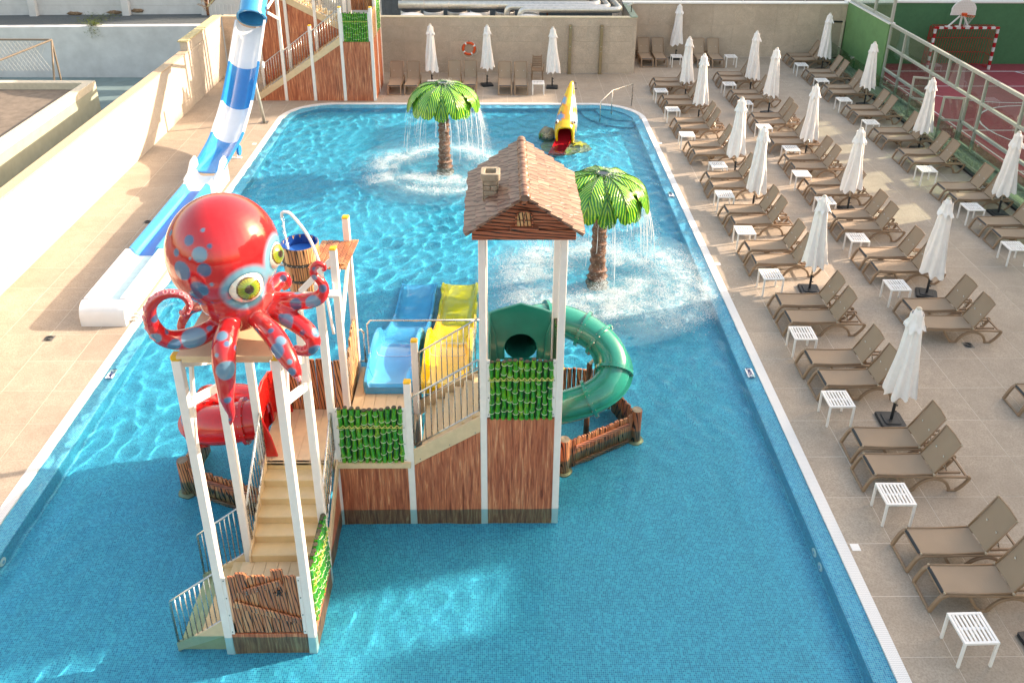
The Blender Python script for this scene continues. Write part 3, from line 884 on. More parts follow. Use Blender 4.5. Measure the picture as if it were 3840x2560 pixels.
# V bracing on both sides
for x in (CA, CB):
    for a, b, w in (((x, R0, 3.70), (x, R1, 3.20), .10), ):
        obj('brace', MB().beam((x, R0 + h, 3.74), (x, R1 - h, 3.22), 0.05, 0.11), post_m, low, bevel=0.004)
    obj('brace', MB().beam((x, R0 + .05, 4.30), (x, R1 - .04, 3.62), 0.05, 0.10), post_m, low, bevel=0.004)
    obj('brace', MB().beam((x, R0 + h, 3.12), (x, R0 + .42, 4.36), 0.04, 0.06), post_m, low, bevel=0.004)
top = obj('top_platform', MB().box((CA + h + .02, R0 - h, 4.38), (CB - h - .02, R1 + h, 4.43)), cream_m, low)
for i in range(4):
    obj('board', MB().box((CA + .02, R0 - h - .02 + .30 * i + .003, 4.432), (CB - .02, R0 - h - .02 + .30 * (i + 1) - .003, 4.475)), cream_m, top, bevel=0.004)
# side stair down into the water on the left
for i in range(4):
    x1 = CA - h - 0.155 * i
    obj('step', MB().box((x1 - 0.17, R0 + .02, FZ), (x1, R1 - .02, 0.13 - 0.13 * i)), cream_stair_m, low, bevel=0.008)
for y in (R0 - .02, R1 - .02):
    obj('stringer', MB().prism([(CA - h, 0.26), (CA - h, -0.02), (CA - h - .66, -.40), (CA - h - .66, -.20)], (0, y, 0), (1, 0, 0), (0, 0, 1), (0, .04, 0)), cream_m, low, bevel=0.003)
    railing(low, (CA - h - .64, y + .02, -0.30), (CA - h - .01, y + .02, 0.20), 0.90, 8, lower=0.06)
    obj('rail_foot', MB().tube([(CA - h - .64, y + .02, FZ), (CA - h - .64, y + .02, -0.2)], 0.017, 8), steel_m, low)
# upper stair between the second landing and the hut
for i in range(6):
    z1 = 1.0 + 0.124 * (i + 1)
    xa = CC + .16 + 0.155 * i
    obj('step', MB().box((xa, R2_ + .03, z1 - 0.16), (xa + 0.18, R3 - .03, z1)), cream_stair_m, tower, bevel=0.01)
obj('stringer', MB().prism([(CC + h, 0.88), (CC + h, 1.17), (CD - h, 1.79), (CD - h, 1.51)], (0, R2_ - .055, 0), (1, 0, 0), (0, 0, 1), (0, .035, 0)), cream_m, tower, bevel=0.003)
m2 = MB(); screws(m2, [(-1.2, R2_ - .055, 1.0), (-.75, R2_ - .055, 1.27), (-.36, R2_ - .055, 1.5)]); obj('screw', m2, dark_steel_m, tower, kind='stuff')
obj('stringer', MB().prism([(CC + h, 0.88), (CC + h, 1.17), (CD - h, 1.79), (CD - h, 1.51)], (0, R3 + .02, 0), (1, 0, 0), (0, 0, 1), (0, .035, 0)), cream_m, tower, bevel=0.003)
railing(tower, (CC + h + .01, R2_, 1.14), (CD - h - .01, R2_, 1.80), 0.98, 10)
railing(tower, (CC + h + .01, R3, 1.14), (CD - h - .01, R3, 1.80), 0.98, 10)
# guard tube across the head of the twin slides
obj('guard_tube', MB().tube([(CB + .06, R4 + .05, 1.12), (CB + .16, R4 + .05, 1.12), (CB + .2, R4 + .1, 1.2), (CB + .2, R4 + .1, 1.85), (CB + .26, R4 + .1, 1.93), (CD - .1, R4 + .1, 1.93)], 0.018, 8), steel_m, tower, smooth='all')
obj('guard_tube', MB().tube([(CB + .04, R4 + .0, 1.80), (CB + .1, R4 + .02, 1.80), (CB + .14, R4 + .03, 1.72), (CB + .14, R4 + .03, 1.12)], 0.018, 8), steel_m, tower, smooth='all')

# ---------------------------------------------------------------- hut on top
hut = thing('roof_hut', 'little carved wooden hut roof with stone chimney on tall white posts over the pool', 'play hut', (0.32, 10.6, 4.86))
HX0, HX1, HY0, HY1, HR = -0.36, 1.00, 9.78, 11.50, 0.32
for nm, lo, hi in (('fascia', (HX0, HY0, 4.86), (HX1, HY0 + .05, 5.0)), ('fascia', (HX0, HY1 - .05, 4.86), (HX1, HY1, 5.0)), ('fascia', (HX0, HY0 + .05, 4.86), (HX0 + .05, HY1 - .05, 5.0)), ('fascia', (HX1 - .05, HY0 + .05, 4.86), (HX1, HY1 - .05, 5.0))):
    obj(nm, MB().box(lo, hi), carvedh_m, hut, bevel=0.008)
for y in (HY0 + .03, HY1 - .07):
    for k in range(5):
        za, zb = 5.0 + .10 * k, 5.0 + .10 * (k + 1)
        wa, wb = 0.66 * (1 - .10 * k / .52), 0.66 * (1 - min(1, .10 * (k + 1) / .52))
        obj('gable_board', MB().prism([(HR - wa, za + .002), (HR + wa, za + .002), (HR + wb, zb - .002), (HR - wb, zb - .002)], (0, y, 0), (1, 0, 0), (0, 0, 1), (0, .04, 0)), carvedh_m, hut, bevel=0.004)
win = obj('window', MB().prism([(-.095, 0)] + [(-.095 * math.cos(math.pi * k / 8), .13 + .085 * math.sin(math.pi * k / 8)) for k in range(9)] + [(.095, 0)], (HR - .0, HY0 + .005, 5.06), (1, 0, 0), (0, 0, 1), (0, .03, 0)), carvedpale_m, hut, bevel=0.004)
m2 = MB()
pts = [(HR - .105, HY0 - .005, 5.06)] + [(HR - .105 * math.cos(math.pi * k / 8), HY0 - .005, 5.19 + .095 * math.sin(math.pi * k / 8)) for k in range(9)] + [(HR + .105, HY0 - .005, 5.06)]
m2.tube(pts, 0.011, 6); obj('window_frame', m2, carvedh_m, win, smooth=True)
for dx in (-.002,): obj('window_bar', MB().box((HR - .006, HY0 - .006, 5.06), (HR + .006, HY0 + .006, 5.28)), carvedh_m, win)
obj('window_bar', MB().box((HR - .09, HY0 - .004, 5.145), (HR + .09, HY0 + .006, 5.155)), carvedh_m, win)
for s_ in (-1, 1): obj('window_knob', MB().ball((HR + .018 * s_, HY0 - .01, 5.15), .007), iron_m, win)
obj('window_sill', MB().box((HR - .19, HY0 - .035, 5.015), (HR + .19, HY0 + .02, 5.05)), carvedh_m, hut, bevel=0.008)
obj('gable_boss', MB().ball((HR, HY0 + .0, 5.41), .05, 10, 8, (1, .6, .9)), carvedh_m, hut, smooth=True)
# roof: shingles on two slopes
EX, EZ, RZ = 0.745, 5.02, 5.555
Lr = math.hypot(EX, RZ - EZ)
for s_ in (-1, 1):
    d = Vector((s_ * EX, 0, EZ - RZ)).normalized(); nrm = Vector((s_ * (RZ - EZ), 0, EX)).normalized()
    obj('roof_slab', MB().prism([(HY0 - .14, 0), (HY1 + .12, 0), (HY1 + .12, Lr), (HY0 - .14, Lr)], (HR, 0, RZ - .03), (0, 1, 0), d, nrm * .03), shingle_m, hut)
    rr = random.Random(5 + s_)
    rows = 5; cols_ = 9
    for i in range(rows):
        for j in range(cols_):
            # each shingle runs down the slope in a lapped course
            y0 = lerp(HY0 - .16, HY1 + .12, j / cols_) + rr.uniform(-.006, .006); y1 = lerp(HY0 - .16, HY1 + .12, (j + 1) / cols_) + rr.uniform(-.004, .01)
            t0 = Lr * i / rows - .01; t1 = Lr * (i + 1) / rows + rr.uniform(.005, .03)
            o = Vector((HR, 0, RZ))
            lift0, lift1 = 0.004, 0.034
            vs = []
            for (yy, tt, lf) in ((y0, t0, lift0), (y1, t0, lift0 + .008), (y1, t1, lift1 + .012), (lerp(y0, y1, .5), t1 + rr.uniform(-.01, .015), lift1 + .01), (y0, t1, lift1)):
                vs.append(o + Vector((0, yy, 0)) + d * tt + nrm * lf)
            vs2 = [v - nrm * 0.022 for v in vs]
            mb = MB().add(vs + vs2, [(0, 1, 2, 3, 4), (9, 8, 7, 6, 5)] + [(k, (k + 1) % 5, 5 + (k + 1) % 5, 5 + k) for k in range(5)])
            obj('shingle', mb, shingle_m, hut, bevel=0.004)
nr = 9
for j in range(nr):
    y0, y1 = lerp(HY0 - .2, HY1 + .14, j / nr), lerp(HY0 - .2, HY1 + .14, (j + 1) / nr)
    mb = MB().tube([(HR, y0, RZ + .0), (HR, y0 + .03, RZ + .012), (HR, y1 - .02, RZ + .002), (HR, y1 + .01, RZ - .005)], 1, 10, True, radii=[.062, .075, .062, .055])
    obj('ridge_cap', mb, shingle_m, hut, smooth=True)
# chimney
ch = thing('chimney_dummy', '', '') if False else None
cx, cy2 = -0.12, 10.36
chim = obj('chimney', MB().box((cx - .075, cy2 - .085, 5.10), (cx + .075, cy2 + .085, 5.48)), grout_m, hut)
rr = random.Random(4)
for lev in range(5):
    z0 = 5.12 + lev * .078
    for (ax_, sgn, L, c0) in (('x', -1, .18, cy2 - .10), ('y', 1, .2, cx + .085), ('y', -1, .2, cx - .085), ('x', 1, .18, cy2 + .10)):
        k = 2 if lev % 2 else 1
        for q in range(k):
            a, b = -L / 2 + L * q / k + .003, -L / 2 + L * (q + 1) / k - .003
            t = .018 + rr.uniform(0, .008)
            if ax_ == 'x': lo, hi = (cx + a, min(c0, c0 + sgn * t), z0 + .003), (cx + b, max(c0, c0 + sgn * t), z0 + .072)
            else: lo, hi = (min(c0, c0 + sgn * t), cy2 + a, z0 + .003), (max(c0, c0 + sgn * t), cy2 + b, z0 + .072)
            obj('brick', MB().box(lo, hi), stone_m, chim, bevel=0.008)
m2 = MB()
outer = rrect(cx - .13, cx + .13, cy2 - .135, cy2 + .135, .05, 4); inner = rrect(cx - .07, cx + .07, cy2 - .08, cy2 + .08, .02, 4); nn = len(outer)
m2.v = [(x, y, 5.50) for x, y in outer] + [(x, y, 5.60) for x, y in outer] + [(x, y, 5.60) for x, y in inner] + [(x, y, 5.50) for x, y in inner]
for b_ in range(4):
    for k in range(nn): m2.f.append((b_ * nn + k, b_ * nn + (k + 1) % nn, ((b_ + 1) % 4) * nn + (k + 1) % nn, ((b_ + 1) % 4) * nn + k)); m2.m.append(0)
obj('chimney_cap', m2, stone_m, chim, bevel=0.008)
# ---------------------------------------------------------------- slides
def uring(x, y, z, wo, wi, wf, ho, lip, base):
    """open channel section: outer half width, inner top half width, floor half width, wall height, lip rounding, underside depth"""
    return [(x - wo, y, z - base), (x - wo, y, z + ho - lip), (x - wo + lip * .5, y, z + ho), (x - wi, y, z + ho), (x - wi + .02, y, z + ho - lip), (x - wf, y, z + .03), (x - wf * .7, y, z),
            (x + wf * .7, y, z), (x + wf, y, z + .03), (x + wi - .02, y, z + ho - lip), (x + wi, y, z + ho), (x + wo - lip * .5, y, z + ho), (x + wo, y, z + ho - lip), (x + wo, y, z - base)]
def channel(name, rings, mat_, parent, cap0=True, cap1=True, **k):
    mb = MB(); n = len(rings[0])
    for r_ in rings: mb.v.extend(r_)
    for i in range(len(rings) - 1):
        for j in range(n):
            a0 = i * n + j; a1 = i * n + (j + 1) % n
            mb.f.append((a0, a1, a1 + n, a0 + n)); mb.m.append(0)
    if cap0: mb.f.append(tuple(reversed(range(n)))); mb.m.append(0)
    if cap1: mb.f.append(tuple((len(rings) - 1) * n + j for j in range(n))); mb.m.append(0)
    return obj(name, mb, mat_, parent, smooth=50, **k)
def twin(name, label, x, mat_, z_off=0.0):
    t = thing(name, label, 'water slide', (x, 12.0, 1.0))
    P = spline([(11.72, 1.09, .12), (12.1, 1.05, .20), (12.6, 1.02, .27), (13.1, .93, .30), (13.5, .76, .30), (13.8, .60, .20), (14.3, .34, .15), (15.0, 0.04, .15), (15.8, -.20, .14), (16.6, -.32, .13), (17.2, -.34, .10)], 5)
    rings = [uring(x, y, z, .435, .37, .30, hh, .05, .12) for y, z, hh in P]
    first = [(q[0] * 1.0 if False else x + (q[0] - x) * .93, 11.60, max(1.005, min(q[2], 1.16))) for q in rings[0]]
    lipr = []
    for q in rings[0]: lipr.append((x + (q[0] - x) * .97, 11.64, max(q[2], 1.17) if abs(q[0] - x) < .42 or q[2] > 1.1 else 1.005))
    front = [(x + (q[0] - x) * .9, 11.585, min(q[2], 1.14) if q[2] > 1.05 else 1.005) for q in lipr]
    channel('chute', [front, lipr] + rings, mat_, t)
    obj('base_trim', MB().box((x - .40, 11.60, 0.998), (x + .40, 12.2, 1.02)), whitemetal_m, t)
    obj('joint_strip', MB().tube([(x - .36, 12.62, 1.24), (x - .30, 12.62, 1.06), (x - .2, 12.62, 1.028), (x + .2, 12.62, 1.028), (x + .30, 12.62, 1.06), (x + .36, 12.62, 1.24)], 0.004, 5), slidewhite_m, t)
    for yy, zz in ((13.2, .6), (14.6, -.05)):
        obj('support_leg', MB().tube([(x, yy, FZ), (x, yy, zz)], .05, 10), post_m, t)
    return t
twin('open_slide', 'blue open water slide running from the landing into the pool', -1.87, lightblue_m)
twin('open_slide', 'yellow open water slide beside the blue one, behind the railing', -0.92, slideyellow_m)

def tube_slide(parent, path, r, mat_, joints, per=8, seam=True):
    P = spline(path, per)
    idx = [j * per for j in joints] + [len(P) - 1]
    a = 0
    for b in idx:
        if b <= a: continue
        mb = MB(); mb.tube(P[a:b + 1], r, 24, cap=False)
        seg = obj('tube_section', mb, mat_, parent, smooth='all')
        if seam:
            for sgn in (-1, 1):
                m2 = MB(); m2.sweep(P[a:b + 1], [(sgn * (r - .005), -.035 - .012), (sgn * (r + .05), -.035 - .012), (sgn * (r + .05), -.035 + .012), (sgn * (r - .005), -.035 + .012)])
                obj('seam_flange', m2, mat_, seg)
        if b < len(P) - 1:
            p0, p1 = Vector(P[b - 1]), Vector(P[b + 1]); d = (p1 - p0).normalized(); c = Vector(P[b])
            m3 = MB(); m3.tube([c - d * .028, c - d * .026, c + d * .026, c + d * .028], 1, 28, False, radii=[r - .01, r + .055, r + .055, r - .01])
            fl = obj('joint_flange', m3, mat_, parent, smooth=30)
            m4 = MB(); side = d.cross(Vector((0, 0, 1))).normalized(); up = side.cross(d)
            for k in range(14):
                an = 2 * math.pi * k / 14; q = c + side * math.cos(an) * (r + .033) + up * math.sin(an) * (r + .033)
                m4.tube([q - d * .036, q + d * .036], .011, 6)
            obj('bolt', m4, dark_steel_m, fl, kind='stuff')
        a = b
gs = thing('tube_slide', 'curved teal green tube slide leaving the hut platform', 'water slide', (0.33, 11.6, 1.75))
gx, gy, gz = 0.345, 11.52, 1.73
arch = [(-.525, 0), (-.525, .90), (-.36, .97), (0, 1.08), (.36, .97), (.525, .90), (.525, 0), (.26, 0), (.26, .24)] + [(.26 * math.cos(math.pi * k / 10), .24 + .26 * math.sin(math.pi * k / 10)) for k in range(1, 10)] + [(-.26, .24), (-.26, 0)]
obj('entry_panel', MB().prism(arch, (gx, gy, gz), (1, 0, 0), (0, 0, 1), (0, .05, 0)), green_m, gs, bevel=0.012)
for s_ in (-1, 1):
    obj('entry_wing', MB().prism([(0, 0), (-.24, 0), (-.20, .62), (-.06, .90), (0, .92)], (gx + s_ * .505 - .02, gy + .05, gz), (0, 1, 0), (0, 0, 1), (.04, 0, 0)), green_m, gs, bevel=0.012)
    obj('entry_wing_edge', MB().prism([(0, 0), (s_ * -.13, 0.0), (s_ * -.10, .50), (0, .86)], (gx + s_ * .50, gy - .05, gz), (1, 0, 0), (0, 0, 1), (0, .06, 0)), green_m, gs, bevel=0.012)
obj('entry_floor', MB().prism([(-.30, 0), (.30, 0), (.26, .3), (-.26, .3)], (gx, gy - .27, gz + .015), (1, 0, 0), (0, 1, 0), (0, 0, .02)), green_m, gs, bevel=0.005)
gpath = [(.345, 11.56, 2.0), (.36, 11.95, 1.98), (.50, 12.32, 1.93), (.82, 12.50, 1.89), (1.15, 12.47, 1.85), (1.45, 12.37, 1.77), (1.72, 12.20, 1.66), (1.90, 11.97, 1.51), (1.93, 11.72, 1.35), (1.79, 11.51, 1.19), (1.50, 11.40, 1.03), (1.05, 11.40, .86), (.70, 11.50, .72), (.5, 11.7, .6)]
tube_slide(gs, gpath, 0.275, green_m, [3, 4.5, 6, 7.5, 9.25] if False else [3, 5, 6, 8, 10])
obj('support_leg', MB().tube([(1.55, 12.0, FZ), (1.55, 12.0, 1.3)], .05, 10), trunk_m, gs)
obj('support_leg', MB().tube([(1.55, 12.0, 1.3), (1.75, 12.1, 1.45)], .03, 8), post_m, gs)
rs = thing('tube_slide', 'short red tube slide beside the octopus tower', 'water slide', (-3.6, 10.6, 1.0))
archx = [(-.54, 0), (-.54, .80), (-.36, .92), (0, 1.0), (.36, .92), (.54, .80), (.54, 0), (.27, 0), (.27, .25)] + [(.27 * math.cos(math.pi * k / 10), .25 + .27 * math.sin(math.pi * k / 10)) for k in range(1, 10)] + [(-.27, .25), (-.27, 0)]
obj('entry_panel', MB().prism(archx, (-3.66, 10.62, 1.0), (0, 1, 0), (0, 0, 1), (.05, 0, 0)), red_m, rs, bevel=0.012)
for s_ in (-1, 1):
    obj('entry_wing', MB().prism([(0, 0), (.26, 0), (.20, .35), (.06, .84), (0, .88)], (-3.62, 10.62 + s_ * .52 - .02, 1.0), (1, 0, 0), (0, 0, 1), (0, .04, 0)), red_m, rs, bevel=0.012)
rpath = [(-3.66, 10.62, 1.30), (-3.95, 10.58, 1.28), (-4.3, 10.56, 1.22), (-4.62, 10.68, 1.14), (-4.80, 11.0, 1.04), (-4.76, 11.36, .94), (-4.48, 11.60, .84), (-4.12, 11.62, .73), (-3.85, 11.5, .6)]
tube_slide(rs, rpath, 0.31, red_m, [1, 3, 5, 7])
# splash basin palisades
def log_post(parent, x, y, z1=.38, r=.095):
    p = obj('log_post', MB().lathe([(r * 1.02, 0), (r, .25), (r * .97, .5), (r, z1 - FZ - .02), (r * .93, z1 - FZ)], 14, (x, y, FZ)), carved_m, parent, smooth=35)
    m2 = MB()
    for k in range(3): m2.lathe([(r * (.75 - .25 * k), 0), (r * (.78 - .25 * k), .004)], 14, (x, y, z1 + .001 + .001 * k), cap=False)
    m2.tube([(x, y, z1 - .01), (x, y, z1 + .002)], r * .9, 14)
    obj('cut_end', m2, stone_m, p)
    obj('foot', MB().lathe([(r * 1.6, 0), (r * 1.6, .03), (r * 1.1, .045)], 14, (x, y, FZ)), bronze_m, p)
def palisade(parent, a, b, z1, n, seed, faced=True):
    a, b = Vector((*a, 0)), Vector((*b, 0)); ax = (b - a).normalized(); L = (b - a).length; nrm = Vector((ax.y, -ax.x, 0))
    planks(parent, a, ax, L, FZ, z1, n, nrm, seed, t=.04, amp=.02, mat_=carved_m)
    if faced:
        rl = obj('cross_rail', MB().beam(a + ax * .12 + nrm * .03 + Vector((0, 0, .14)), b - ax * .1 + nrm * .03 + Vector((0, 0, .16)), .035, .075), carvedh_m, parent, bevel=.008)
        obj('cross_rail', MB().beam(a + ax * .12 + nrm * .03 + Vector((0, 0, -.30)), b - ax * .1 + nrm * .03 + Vector((0, 0, -.28)), .035, .075), carvedh_m, parent, bevel=.008)
fr = thing('splash_basin', 'palisade of dark wood planks around the green slide exit', 'basin fence', (1.7, 11.6, FLOOR_Z))
log_post(fr, 1.09, 11.17); log_post(fr, 2.42, 11.93)
palisade(fr, (1.17, 11.22), (2.35, 11.88), .30, 14, 31)
palisade(fr, (2.42, 12.02), (2.12, 12.75), .26, 8, 32, False)
palisade(fr, (2.1, 12.8), (0.95, 12.85), .62, 12, 33, False)
obj('weed_ornament', MB().tube([(1.02, 11.32, .3), (1.0, 11.32, .52), (1.06, 11.33, .6)], .012, 6), rust_m, fr)
fl_ = thing('splash_basin', 'palisade of dark wood planks around the red slide exit', 'basin fence', (-4.6, 10.8, FLOOR_Z))
log_post(fl_, -5.12, 10.72)
palisade(fl_, (-5.05, 10.66), (-3.66, 10.12), .28, 16, 34)
palisade(fl_, (-5.08, 11.7), (-5.16, 10.8), .28, 9, 35, False)

# ---------------------------------------------------------------- big slide on the left
SXC = -8.32
bs = thing('body_slide', 'long blue and white striped body slide beside the left pool edge', 'water slide', (-8.3, 15.2, 0))
def lane(name, ys, wo, wi, wf, zfl, ho, mat_, cx=SXC, cap=True, base=None):
    rings = []
    for y, z in zip(ys, zfl):
        rings.append(uring(cx + .0, y, z, wo, wi, wf, ho, .05, z - .02 if base is None else base))
    return channel(name, rings, mat_, bs, cap, cap)
# rounded nose at the near end
def nose():
    rings = []
    for k in range(7):
        t = k / 6; y = 15.42 - .26 * math.sin(t * math.pi / 2); h_ = .50 - .30 * (1 - math.cos(t * math.pi / 2))
        rings.append([(q[0], y, min(q[2], h_) if q[2] > .02 else 0.0) for q in uring(SXC, y, .50, .47, .30, .24, .001, .0, .50)])
    rings.reverse()
    return rings
channel('end_cap', nose(), slidewhite_m, bs)
WSEG = [((15.42, 17.62), 'w'), ((17.62, 21.3), 'b'), ((21.3, 22.35), 'w')]
for (ya, yb), c in WSEG:
    ys = [lerp(ya, yb, k / 6) for k in range(7)]
    if c == 'w': lane('trough', ys, .46 if ya < 20 else .40, .33 if ya < 20 else .30, .23, [.34] * 7, .19, slidewhite_m)
    else:
        lane('trough', ys, .37, .27, .20, [.34] * 7, .22, lightblue_m)
        obj('trough_floor', MB().box((SXC - .19, ya + .01, .343), (SXC + .19, yb - .01, .347)), deepblue_m, bs)
obj('trough_water', MB().box((SXC - .215, 15.50, .352), (SXC + .215, 17.5, .372)), basic('shallow slide water', (0.60, 0.80, 0.80), 0.06), bs)
for s_ in (-1, 1):
    obj('flared_wall', MB().prism([(21.6, 0.02), (21.6, .55), (22.0, .62), (22.3, .84), (22.62, .86), (22.75, .70), (22.75, .02)], (SXC + s_ * .42 - .035, 0, 0), (0, 1, 0), (0, 0, 1), (.07, 0, 0)), slidewhite_m, bs, bevel=.02)
cpath = spline([(22.5, .36), (23.4, .38), (24.4, .46), (25.2, .72), (26.0, 1.12), (26.7, 1.62), (27.4, 2.18), (28.5, 3.12)], 6)
def cz(y):
    for (a, za), (b, zb) in zip(cpath, cpath[1:]):
        if a <= y <= b: return lerp(za, zb, (y - a) / (b - a))
    return cpath[-1][1]
def half_pipe(name, ya, yb, mat_):
    n = max(4, int((yb - ya) / .22)); rings = []
    for k in range(n + 1):
        y = lerp(ya, yb, k / n); z = cz(y); sl = (cz(y + .05) - cz(y - .05)) / .1 if 22.6 < y < 28.4 else .8
        nv = Vector((0, -sl, 1)).normalized()
        r_ = .44 if y > 24.6 else lerp(.40, .44, (y - 22.5) / 2.1)
        ht = lerp(.55, 1.0, min(1, max(0, (y - 22.5) / 2.5)))
        pts = []
        for q in range(13):
            a = math.pi * (1 + q / 12); pts.append((r_ * math.cos(a), r_ * (1 + math.sin(a)) * ht))
        up_ = r_ * ht
        prof = [(-r_ - .07, up_ - .03), (-r_ - .07, up_ + .02), (-r_, up_ + .02)] + pts[1:-1] + [(r_, up_ + .02), (r_ + .07, up_ + .02), (r_ + .07, up_ - .03)]
        prof += [(r_ + .015, up_ - .03)] + [(p[0] * 1.05, (p[1] - .03)) for p in reversed(pts[1:-1])] + [(-r_ - .015, up_ - .03)]
        rings.append([tuple(Vector((SXC + a, y, z)) + nv * b) for a, b in prof])
    return channel(name, rings, mat_, bs)
for ya, yb, m_ in ((22.5, 24.55, blue_m), (24.55, 25.95, slidewhite_m), (25.95, 27.25, blue_m), (27.25, 28.5, slidewhite_m)):
    half_pipe('trough', ya, yb, m_)
tp = spline([(SXC, 28.42, 3.50), (SXC, 28.9, 3.95), (SXC + .05, 29.5, 4.48), (SXC + .35, 30.1, 4.9), (SXC + 1.0, 30.5, 5.2), (SXC + 1.9, 30.6, 5.4)], 6)
obj('tube', MB().tube(tp, .44, 28, cap=False), lightblue_m, bs, smooth='all')
c, d = Vector(tp[0]), (Vector(tp[1]) - Vector(tp[0])).normalized()
obj('tube_flange', MB().tube([c - d * .03, c - d * .028, c + d * .03, c + d * .032], 1, 28, False, radii=[.43, .50, .50, .43]), lightblue_m, bs, smooth=30)
for sx in (-.52, .52): obj('fixing_bracket', MB().tube([(SXC + sx, 27.28, cz(27.3) + .1), (SXC + sx * 1.04, 27.28, cz(27.3) + .1)], .12, 14), slidewhite_m, bs)
obj('support_post', MB().tube([(-8.12, 27.77, 0), (-8.3, 27.60, 2.05)], .055, 12), basic('galvanised steel', (.45, .46, .42), .5, metal=.5, var=.12), bs, smooth='all')
obj('post_foot', MB().box((-8.24, 27.65, 0), (-8.0, 27.89, .025)), dark_steel_m, bs)
obj('support_foot', MB().box((-8.32, 24.48, 0), (-8.02, 24.60, .02)), whitemetal_m, bs)
obj('support_post', MB().beam((-8.17, 24.54, 0), (-8.17, 24.54, .42), .05, .05), whitemetal_m, bs)
obj('counter_weight', MB().tube([(-7.86, 23.8, .55), (-7.80, 23.8, .55)], .16, 16), blue_m, bs)
for k in range(3):
    obj('drain_pipe', MB().tube([(-7.92, 15.32 + .10 * k, .05 + .02 * k), (-7.74, 15.36 + .10 * k, .05 + .02 * k), (-7.72, 15.36 + .10 * k, .02)], .025, 8), foil_m, bs, smooth='all')
# lattice of white arms between slide and stair tower
# ---------------------------------------------------------------- tipping bucket and water arm
bk = thing('tipping_bucket', 'banded wooden tipping bucket with blue lining behind the octopus', 'bucket', (-3.12, 11.74, 3.0))
bx, by, bz0, bz1 = -3.12, 11.74, 2.98, 3.80
NSV = 16
for k in range(NSV):
    a0, a1 = 2 * math.pi * (k + .03) / NSV, 2 * math.pi * (k + .97) / NSV
    mb = MB(); rows = []
    for z, r_ in ((bz0, .225), (lerp(bz0, bz1, .35), .262), (lerp(bz0, bz1, .7), .285), (bz1, .29)):
        for rr_, a in ((r_, a0), (r_ * 1.012, (a0 + a1) / 2), (r_, a1), (r_ - .02, a1), (r_ - .02, a0)): rows.append((bx + rr_ * math.cos(a), by + rr_ * math.sin(a), z))
    mb.v = rows
    for i in range(3):
        for j in range(5): mb.f.append((i * 5 + j, i * 5 + (j + 1) % 5, (i + 1) * 5 + (j + 1) % 5, (i + 1) * 5 + j)); mb.m.append(0)
    mb.f += [(4, 3, 2, 1, 0), (15, 16, 17, 18, 19)]; mb.m += [0, 0]
    obj('stave', mb, carvedpale_m, bk, bevel=.003)
for q in (.30, .66):
    z = lerp(bz0, bz1, q); r_ = .262 if q < .5 else .287
    hp = obj('iron_hoop', MB().tube([(bx, by, z - .022), (bx, by, z + .022)], r_ + .006, 32), iron_m, bk, smooth=30)
    m2 = MB()
    for k in range(20): a = 2 * math.pi * k / 20; m2.ball((bx + (r_ + .008) * math.cos(a), by + (r_ + .008) * math.sin(a), z), .009, 6, 4)
    obj('rivet', m2, steel_m, hp, kind='stuff')
obj('lining', MB().lathe([(.01, bz0 + .3), (.22, bz0 + .3), (.262, bz1 - .1), (.268, bz1 + .004), (.285, bz1 + .004)], 32, (bx, by, 0), cap=False), basic('bucket lining', (.005, .06, .26), .3), bk, smooth=40)
obj('bucket_water', MB().lathe([(.25, bz1 - .16), (.25, bz1 - .155)], 32, (bx, by, 0)), deepblue_m, bk)
obj('pivot', MB().tube([(bx - .34, by, 3.4), (bx + .72, by, 3.4)], .022, 10), steel_m, bk)
fr_ = thing('bucket_stand', 'white beams and rough wooden tray next to the tipping bucket', 'stand', (-2.5, 11.7, 3.4))
for a, b in (((CB - .03, R3, 3.40), (CB - .03, R4, 3.44)), ((CB + .02, R3 + .05, 2.62), (CB + .02, R4 - .05, 3.36)), ((CB - .6, R3 - .02, 3.2), (CB, R3 - .02, 3.2)), ((CB - .55, R3, 3.25), (CB - .05, R3, 3.78))):
    obj('beam', MB().beam(a, b, .05, .09), post_m, fr_, bevel=.005)
planks(fr_, (CB - .42, R3 + .30, 3.50), (1, 0, 0), .52, 0, .03, 1, (0, -1, 0), 40)
for k in range(6):
    obj('slat', MB().beam((CB - .42 + .10 * k, R3 + .22 + rnd.uniform(-.02, .02), 3.52), (CB - .36 + .10 * k, R4 - .02 + rnd.uniform(-.03, .03), 3.54), .092, .03), carved_m, fr_, bevel=.006)
obj('valve_plate', MB().box((CB - .10, R3 - .25, 3.30), (CB + .08, R3 - .07, 3.33)), whitemetal_m, fr_, bevel=.01)
obj('valve_rod', MB().tube([(CB - .01, R3 - .16, 3.3), (CB - .01, R3 - .16, 3.5)], .015, 8), whitemetal_m, fr_)
ar = thing('water_arm', 'white bent pipe pouring a thin stream into the tipping bucket', 'water pipe', (-2.78, 11.35, 2.0))
pp = spline([(-2.62, 11.30, 2.4), (-2.70, 11.35, 3.2), (-2.76, 11.40, 3.62), (-2.90, 11.45, 4.05), (-3.12, 11.5, 4.38), (-3.22, 11.5, 4.44), (-3.27, 11.5, 4.42), (-3.28, 11.5, 4.36)], 6)
obj('pipe', MB().tube(pp, .024, 10), whitemetal_m, ar, smooth='all')

